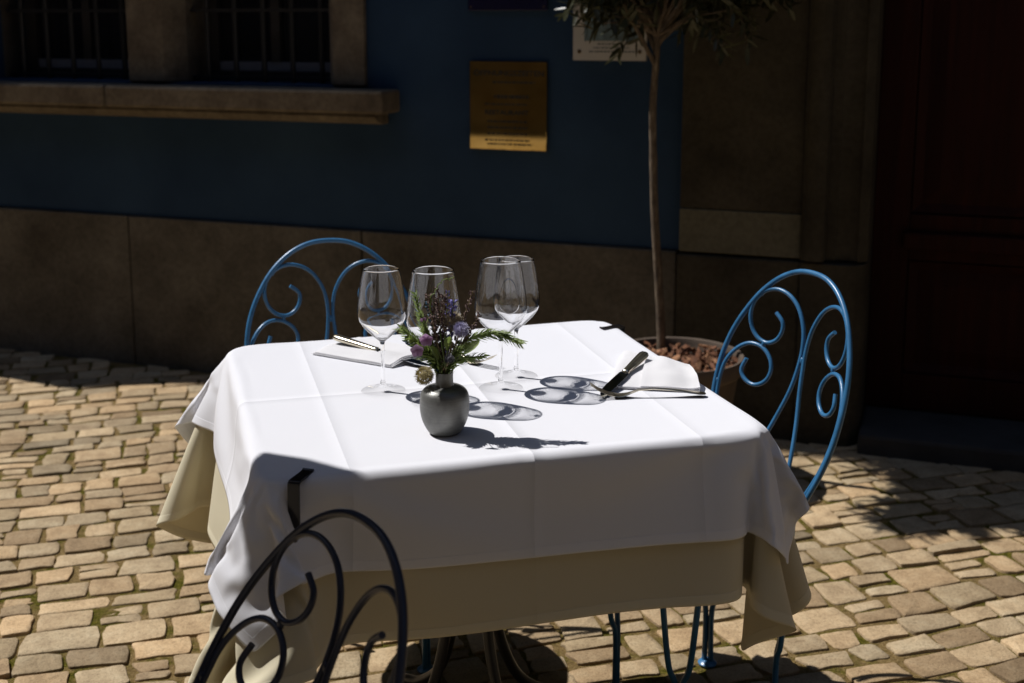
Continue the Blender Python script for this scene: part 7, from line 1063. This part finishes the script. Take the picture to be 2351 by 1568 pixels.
def fork(label,tip,end,tl=.012):
    a,b=Vector(tip),Vector(end); o=thing('dinner_fork',label,'fork',a); d,s,u=frame_on(Vector((a.x,a.y,0)),Vector((b.x,b.y,0))); ln=(Vector((b.x,b.y,0))-Vector((a.x,a.y,0))).length
    u=Vector((0,0,1)); z=lambda t:[0][0]
    hz=[(0,tl+.012),(.08,.0135),(.16,.0065),(.24,.0030),(.30,.0036),(.35,.0075),(.42,.0125),(.50,.0150),(.65,.0135),(.82,.0085),(.93,.0055),(1,.0045)]
    def H(t):
        for (t0,h0),(t1,h1) in zip(hz,hz[1:]):
            if t<=t1: k=(t-t0)/(t1-t0); k=k*k*(3-2*k)*.5+k*.5; return h0+(h1-h0)*k
        return hz[-1][1]
    def P(t,w=0): return d*ln*t+s*w+u*(H(t)-tl*0)
    for i in range(4):
        m_=MB(); w0=(-.0095+i*.00633); st=[]
        for k in range(9):
            t=.21*k/8; st.append((P(t,w0*(1-.06*(1-k/8))),s,u,.0008+.0010*min(1,k/2),.0006+.0004*min(1,k/3)))
        V,F=sweep(st,8,3); m_.add(V,F); m_.obj('tine',M['silver'],o)
    m_=MB(); st=[(P(t),s,u,hw,ht) for t,hw,ht in ((.195,.0113,.0011),(.24,.0120,.0013),(.28,.0112,.0014),(.32,.0080,.0015),(.36,.0045,.0017),(.42,.0030,.0019),(.55,.0031,.0018),(.7,.0046,.0016),(.85,.0082,.0013),(.94,.0098,.0012),(.985,.0078,.0011),(1,.0035,.001))]
    V,F=sweep([(p-a*0,s_,u_,w_,h_) for p,s_,u_,w_,h_ in st],14,2.6); m_.add(V,F); m_.obj('handle',M['silver'],o,angle=50); o.location=(a.x,a.y,ZT+.0006); return o
fork('fork with raised tines beside the right napkin',(.137,2.060,ZT),(.341,2.068,ZT))
fork('fork half hidden behind the rosemary, tines pointing right',(-.034,2.243,ZT),(-.190,2.372,ZT))
# ------------------------------------------------------------ vase and the cut flowers standing in it
VX,VY=-.108,1.879
vz=thing('bud_vase','small dark brushed metal vase with narrow neck, holding the flowers','vase',(VX,VY,ZT+.0004))
pr=[(.0,.0),(.0235,.0),(.0258,.0012),(.0318,.011),(.0368,.023),(.0393,.036),(.0399,.049),(.0391,.060),(.0362,.068),(.0300,.0738),(.0215,.0764),(.0150,.0772),(.01435,.0800),(.0140,.090),(.0140,.0995),(.0131,.1000),(.0124,.0990),(.0122,.080),(.0122,.060)]
c_=[(p.x,p.y) for p in crv([(a,b,0) for a,b in pr[1:12]],4)]+pr[12:]
m_=MB(); m_.lathe([(.0003,.0)]+c_,56,close=False); m_.obj('body',M['vase'],vz,angle=50)
KX,KZ=.000706,.000738
def FP(px,py,dy=0.0):      # picture-plane offset measured at the vase -> metres in the vertical plane of the vase, dy = depth offset
    return Vector((VX+(px-1022)*KX*(1+dy/2), VY+dy, ZT+.100-(py-860)*KZ*(1+dy/2)-.0))
MO=Vector((VX,VY,ZT+.094))
fr=random.Random(21)
def stemobj(o,path,r,m,name='stem'):
    m_=MB(); m_.tube([p-o.location for p in path],r,6); return m_.obj(name,m,o)
def flower(name,label,cat,px,py,dy,via=None,group=None):
    tip=FP(px,py,dy); base=Vector((VX+fr.uniform(-.007,.007),VY+fr.uniform(-.007,.007),ZT+.045)); m=MO+Vector(((tip.x-VX)*.10,(tip.y-VY)*.10,.004))
    P=[base,m]+([FP(*v) for v in via] if via else [])+[tip]; o=thing(name,label,cat,base,0,group); return o,crv(P,8)
def spike(o,path,frac,n,ln,wd,m,name,droop=.5,seed=0,r0=.0):
    g=random.Random(seed); m_=MB(); N_=len(path)
    for i in range(n):
        t=(1-frac)+frac*i/n; k=min(N_-2,int(t*(N_-1))); p=path[k].lerp(path[k+1],t*(N_-1)-k); d=(path[k+1]-path[k]).normalized(); a=d.orthogonal().normalized(); b=d.cross(a); an=g.uniform(0,6.3)
        s=a*math.cos(an)+b*math.sin(an); v=(d*(1-droop)+s*droop).normalized(); q=s.cross(d); L_=ln*g.uniform(.65,1.2); c=p-o.location+s*r0
        w_=wd*g.uniform(.7,1.2); u=v.cross(q)
        m_.add([c,c+v*L_*.45+q*w_,c+v*L_*.5+u*w_,c+v*L_*.45-q*w_,c+v*L_*.5-u*w_,c+v*L_],[(0,1,2),(0,2,3),(0,3,4),(0,4,1),(5,2,1),(5,3,2),(5,4,3),(5,1,4)])
    return m_.obj(name,m,o,smooth=False,kind='stuff')
def needles(o,path,frac,n,ln,wd,m,seed,curl=.35):
    g=random.Random(seed); m_=MB(); N_=len(path)
    for i in range(n):
        t=(1-frac)+frac*(i//2)/(n/2); k=min(N_-2,int(t*(N_-1))); p=path[k].lerp(path[k+1],t*(N_-1)-k); d=(path[k+1]-path[k]).normalized(); a=d.orthogonal().normalized(); b=d.cross(a); an=i*2.4+g.uniform(-.5,.5)
        s=a*math.cos(an)+b*math.sin(an); L_=ln*g.uniform(.7,1.15)*(1.0 if t<.85 else .75); q=s.cross(d).normalized(); c=p-o.location; pr_=[]
        for j in range(5):
            x=j/4; v=(d*(.55+.3*x)+s*(.85-.2*x)).normalized(); pr_.append((c+v*L_*x+Vector((0,0,-curl*L_*x*x*.5)),wd*(.55,1,.95,.65,.05)[j]))
        V=[];F=[]
        for cc_,ww in pr_: V+=[cc_-q*ww,cc_+s*ww*.35,cc_+q*ww]
        for j in range(4):
            for kk in range(2): F.append((j*3+kk,j*3+3+kk,j*3+4+kk,j*3+1+kk))
        m_.add(V,F)
    return m_.obj('needles',m,o,angle=180,kind='stuff')
def globe(o,c,r,n,m,core,ln=.45,wd=.045,seed=1):
    g=random.Random(seed); m_=MB(); c0=c-o.location
    m_.lathe([(max(.0002,r*.45*math.sin(math.pi*k/8)),-r*.45*math.cos(math.pi*k/8)) for k in range(9)],12,lambda x,y,z:c0+Vector((x,y,z)),close=False); m_.obj('core',core,o)
    m_=MB()
    for i in range(n):
        z=1-2*(i+.5)/n; a=i*2.39996+g.uniform(-.1,.1); s=math.sqrt(1-z*z); v=Vector((s*math.cos(a),s*math.sin(a),z)); q=v.orthogonal().normalized(); u=v.cross(q); r1=r*(1-ln); r2=r*g.uniform(.88,1.1); w_=r*wd
        b=c0+v*r1; e=c0+v*r2; mm=c0+v*(r1+(r2-r1)*.55)
        m_.add([b,mm+q*w_,mm+(-q*.5+u*.87)*w_,mm+(-q*.5-u*.87)*w_,e],[(0,1,2),(0,2,3),(0,3,1),(4,2,1),(4,3,2),(4,1,3)])
    return m_.obj('spines',m,o,smooth=False,kind='stuff')
# rosemary
for lab,tip,via,dy,n,sd_ in (('upright rosemary sprig at the upper left of the bouquet',(956,690),[(985,800,.01)],.012,92,1),('rosemary sprig pointing left over the tablecloth',(927,754),[(975,800,-.01)],-.02,64,2),
   ('long rosemary sprig reaching right in front of the wine glass stems',(1196,790),[(1060,800,0),(1130,772,-.005)],-.012,130,3),('short dark-leaved rosemary sprig low at the right of the vase',(1118,812),[(1060,828,-.012)],-.03,56,4),('short rosemary sprig drooping left just above the vase neck',(968,812),[(1000,830,-.01)],-.02,36,5)):
    o,P=flower('rosemary_sprig',lab,'rosemary',*tip,dy,via,'rosemary sprigs in the vase'); stemobj(o,P,.0011,M['stem']); needles(o,P,.74 if sd_!=3 else .68,int(n*(2.1 if sd_ in (1,2) else 1.6)),.0185 if sd_<4 else .016,.0017,M['rose'],sd_)
# lavender
for lab,tip,dy,m,n,sd_,fr_ in (('dried brown lavender spike just right of the tendril',(988,690),.0,'lav',64,11,.42),('tall dried lavender spike left of the centre of the bouquet',(1008,680),.012,'lav',64,12,.45),('dried lavender spike at the centre top of the bouquet',(1024,688),-.006,'lav',70,13,.45),
   ('dried lavender spike low in the middle of the bouquet',(996,730),-.016,'lav',56,14,.5),('lonely dried lavender spike rising at the right of the bouquet',(1087,682),.0,'lav',44,15,.36),('reddish dried lavender spike leaning right beside the wine glass',(1103,728),-.01,'lav',50,16,.4),
   ('bright blue-violet lavender spike',(1045,702),-.004,'lavblue',58,17,.34),('pale violet lavender spike behind the brown ones',(1030,690),.02,'lavblue',46,18,.4),('teal grape hyacinth spike at the upper left',(986,712),.016,'teal',44,19,.36),('dark teal flower spike pointing left above the napkin',(936,778),-.02,'teal',46,20,.5)):
    o,P=flower('lavender_sprig' if m!='teal' else 'teal_flower_spike',lab,'flower',*tip,dy,None,'flower spikes in the vase'); stemobj(o,P,.0009,M['straw'] if m=='lav' else M['stem']); spike(o,P,fr_,int(n*1.5),.0072,.0022,M[m],'buds',.55,sd_,.0008)
# globe thistles
for lab,c,dy,r,n,m,sd_ in (('blue-violet globe thistle in the middle right of the bouquet',(1062,757),-.022,.0142,420,'thb',31),('pale brown globe thistle behind the blue one',(1044,748),.0,.0172,420,'thp',32),('small dark globe thistle just above the vase neck',(1037,818),-.034,.0098,190,'thk',33)):
    o,P=flower('globe_thistle',lab,'flower',*c,dy,None,'globe thistles'); stemobj(o,P,.0010,M['straw']); globe(o,P[-1],r,n,M[m],M[m],.62,.032,sd_)
o=thing('globe_thistle','straw-coloured globe thistle hanging beside the vase neck on the left','flower',FP(977,866,-.004),0,'globe thistles')
stemobj(o,crv([Vector((VX-.004,VY,ZT+.06)),Vector((VX-.006,VY,ZT+.102)),FP(996,846,-.004),FP(986,852,-.004),FP(978,864,-.004)],6),.0009,M['straw']); globe(o,FP(977,867,-.004),.0165,340,M['thg'],M['thg'],.5,.045,34)
# pink blossoms, sage leaves, tendril
def petal(c,d,s,L_,w_,cup=.3):
    d=d.normalized(); s=(s-d*s.dot(d)).normalized(); u=d.cross(s); V=[];F=[]; st=[(0,.15),(.25,.7),(.55,1),(.82,.8),(1,.25)]
    for x,k in st: V+=[c+d*L_*x-s*w_*k+u*cup*w_*k,c+d*L_*x,c+d*L_*x+s*w_*k+u*cup*w_*k]
    for j in range(4):
        for kk in range(2): F.append((j*3+kk,j*3+3+kk,j*3+4+kk,j*3+1+kk))
    return V,F
for lab,c,dy in (('larger pink blossom at the left front of the bouquet',(985,775),-.03),('small pink blossom low at the left of the bouquet',(964,800),-.026),('tiny pink bud on a dark stem, upper left',(977,738),-.012)):
    o,P=flower('pink_blossom',lab,'flower',*c,dy,None,'pink blossoms'); stemobj(o,P,.0008,M['stem']); e=P[-1]-o.location; k=5 if 'bud' not in lab else 2
    for i in range(k):
        a=i*2*math.pi/k+.4; d=Vector((math.cos(a),-.55,math.sin(a)*.9)); V,F=petal(e,d,Vector((-math.sin(a),0,math.cos(a))),.0125 if k==5 else .006,.0058 if k==5 else .003,.35); m_=MB(); m_.add(V,F); q_=m_.obj('petal',M['pink'],o,angle=180)
for lab,tip,via,dy,n,sd_ in (('bushy bright rosemary tuft at the left edge of the bouquet',(945,772),[(985,810,-.015)],-.028,80,6),('upright bright rosemary shoot behind the pink blossoms',(968,728),[(995,800,-.004)],-.006,84,7),('green rosemary shoot between the thistles',(1075,790),[(1045,815,-.02)],-.03,60,8)):
    o,P=flower('rosemary_sprig',lab,'rosemary',*tip,dy,via,'rosemary sprigs in the vase'); stemobj(o,P,.0010,M['stem']); needles(o,P,.62,int(n*1.6),.0165,.0017,M['sage'] if sd_==6 else M['rose'],sd_)
lv=0
for lab,tip,dy,L_,w_,m in (('broad green leaf standing at the vase neck, left',(1004,815),-.012,.030,.0055,'sage'),('bright green leaf in the middle of the bouquet',(1036,770),-.024,.026,.007,'sage'),('green leaf just right of the vase neck',(1046,838),-.016,.026,.0050,'rose'),('yellow-green leaf at the far left of the bouquet',(950,793),-.012,.022,.0042,'sage'),('olive-green leaf behind the upper left rosemary',(975,757),.004,.024,.006,'sage'),('grey-green broad leaf at the right behind the rosemary',(1092,800),.004,.034,.0085,'rose')):
    o,P=flower('green_leaf',lab,'leaf',*tip,dy,None,'leaves in the bouquet'); stemobj(o,P[:-3],.0008,M['stem']); d=(P[-1]-P[-4]).normalized(); c=P[-4]-o.location
    V,F=petal(c,d,Vector((.8,.5,.3*(-1)**lv)),L_,w_,.25); m_=MB(); m_.add(V,F); m_.obj('blade',M[m],o,angle=180); lv+=1
o=thing('tendril','thin pale green curling tendril rising above the bouquet','plant stem',Vector((VX,VY,ZT+.05)))
path=[Vector((VX,VY,ZT+.05)),MO]+[FP(x,y,-.006) for x,y in ((1006,800),(997,740),(993,705),(996,690),(1004,681),(1008,672),(1014,663),(1022,656),(1029,652),(1035,655),(1040,651),(1047,649))]
pp=crv(path,6); pp=[p+Vector((.0012*math.sin(i*.8),0,.0010*math.cos(i*.8))) for i,p in enumerate(pp)]; stemobj(o,pp,.00075,M['tend'])
for i in range(5):
    a=i*1.3; x=VX+.007*math.cos(a); y=VY+.007*math.sin(a); o=thing('cut_stem',['green','pale straw','thick green','dry brown','thin green'][i]+' bare stem standing in the neck of the vase','plant stem',(x,y,ZT+.04),0,'bare stems in the vase')
    stemobj(o,[Vector((x,y,ZT+.04)),Vector((x,y,ZT+.10)),FP(1022+(-18,20,4,30,-8)[i],(800,790,775,805,770)[i],-.01)],.0013+.0004*(i%2),M['straw'] if i in(1,3) else M['stem'])
# ------------------------------------------------------------ parasol of the neighbouring table (out of view, shades the front chair)
pa=thing('parasol','square cream parasol just left of the viewer, shading the front chair','parasol',(-.895,.762,0),R(-30))
ht=2.25; hs_=1.0; V=[(0,0,ht+.48)]; F=[]; ring=[]
cor=[(-hs_,hs_),(hs_,hs_),(hs_,-hs_),(-hs_,-hs_)]
for i in range(4):
    a_,b_=Vector(cor[i]),Vector(cor[(i+1)%4])
    for k in range(12):
        p=a_.lerp(b_,k/12); g_=abs(math.sin(2*math.pi*k/12)); ring.append(p*(1-.022*g_))
n_=len(ring)
for s_,z_ in ((.33,.32),(.66,.16),(1,0),(1,-.11)):
    for p in ring: V.append((p.x*s_,p.y*s_,ht+z_))
for k in range(n_): F.append((0,1+k,1+(k+1)%n_))
for l in range(3):
    for k in range(n_): F.append((1+l*n_+k,1+(l+1)*n_+k,1+(l+1)*n_+(k+1)%n_,1+l*n_+(k+1)%n_))
m_=MB(); m_.add(V,F); m_.obj('canopy',simple('parasol_canvas',(.40,.40,.40),.9),pa,angle=40)
m_=MB(); m_.tube([(0,0,.02),(0,0,ht+.52)],.024,12); m_.obj('pole',M['iron'],pa)
m_=MB(); m_.lathe([(.0,.0),(.30,.0),(.30,.05),(.06,.07),(.04,.12)],32,close=False); m_.obj('base',M['iron'],pa)
for i in range(8):
    e=Vector(cor[i//2]) if i%2==0 else (Vector(cor[i//2])+Vector(cor[(i//2+1)%4]))/2
    m_=MB(); m_.tube([(e.x*.02,e.y*.02,ht+.45),(e.x*.985,e.y*.985,ht-.012)],.008,6); m_.obj('rib',M['iron'],pa)
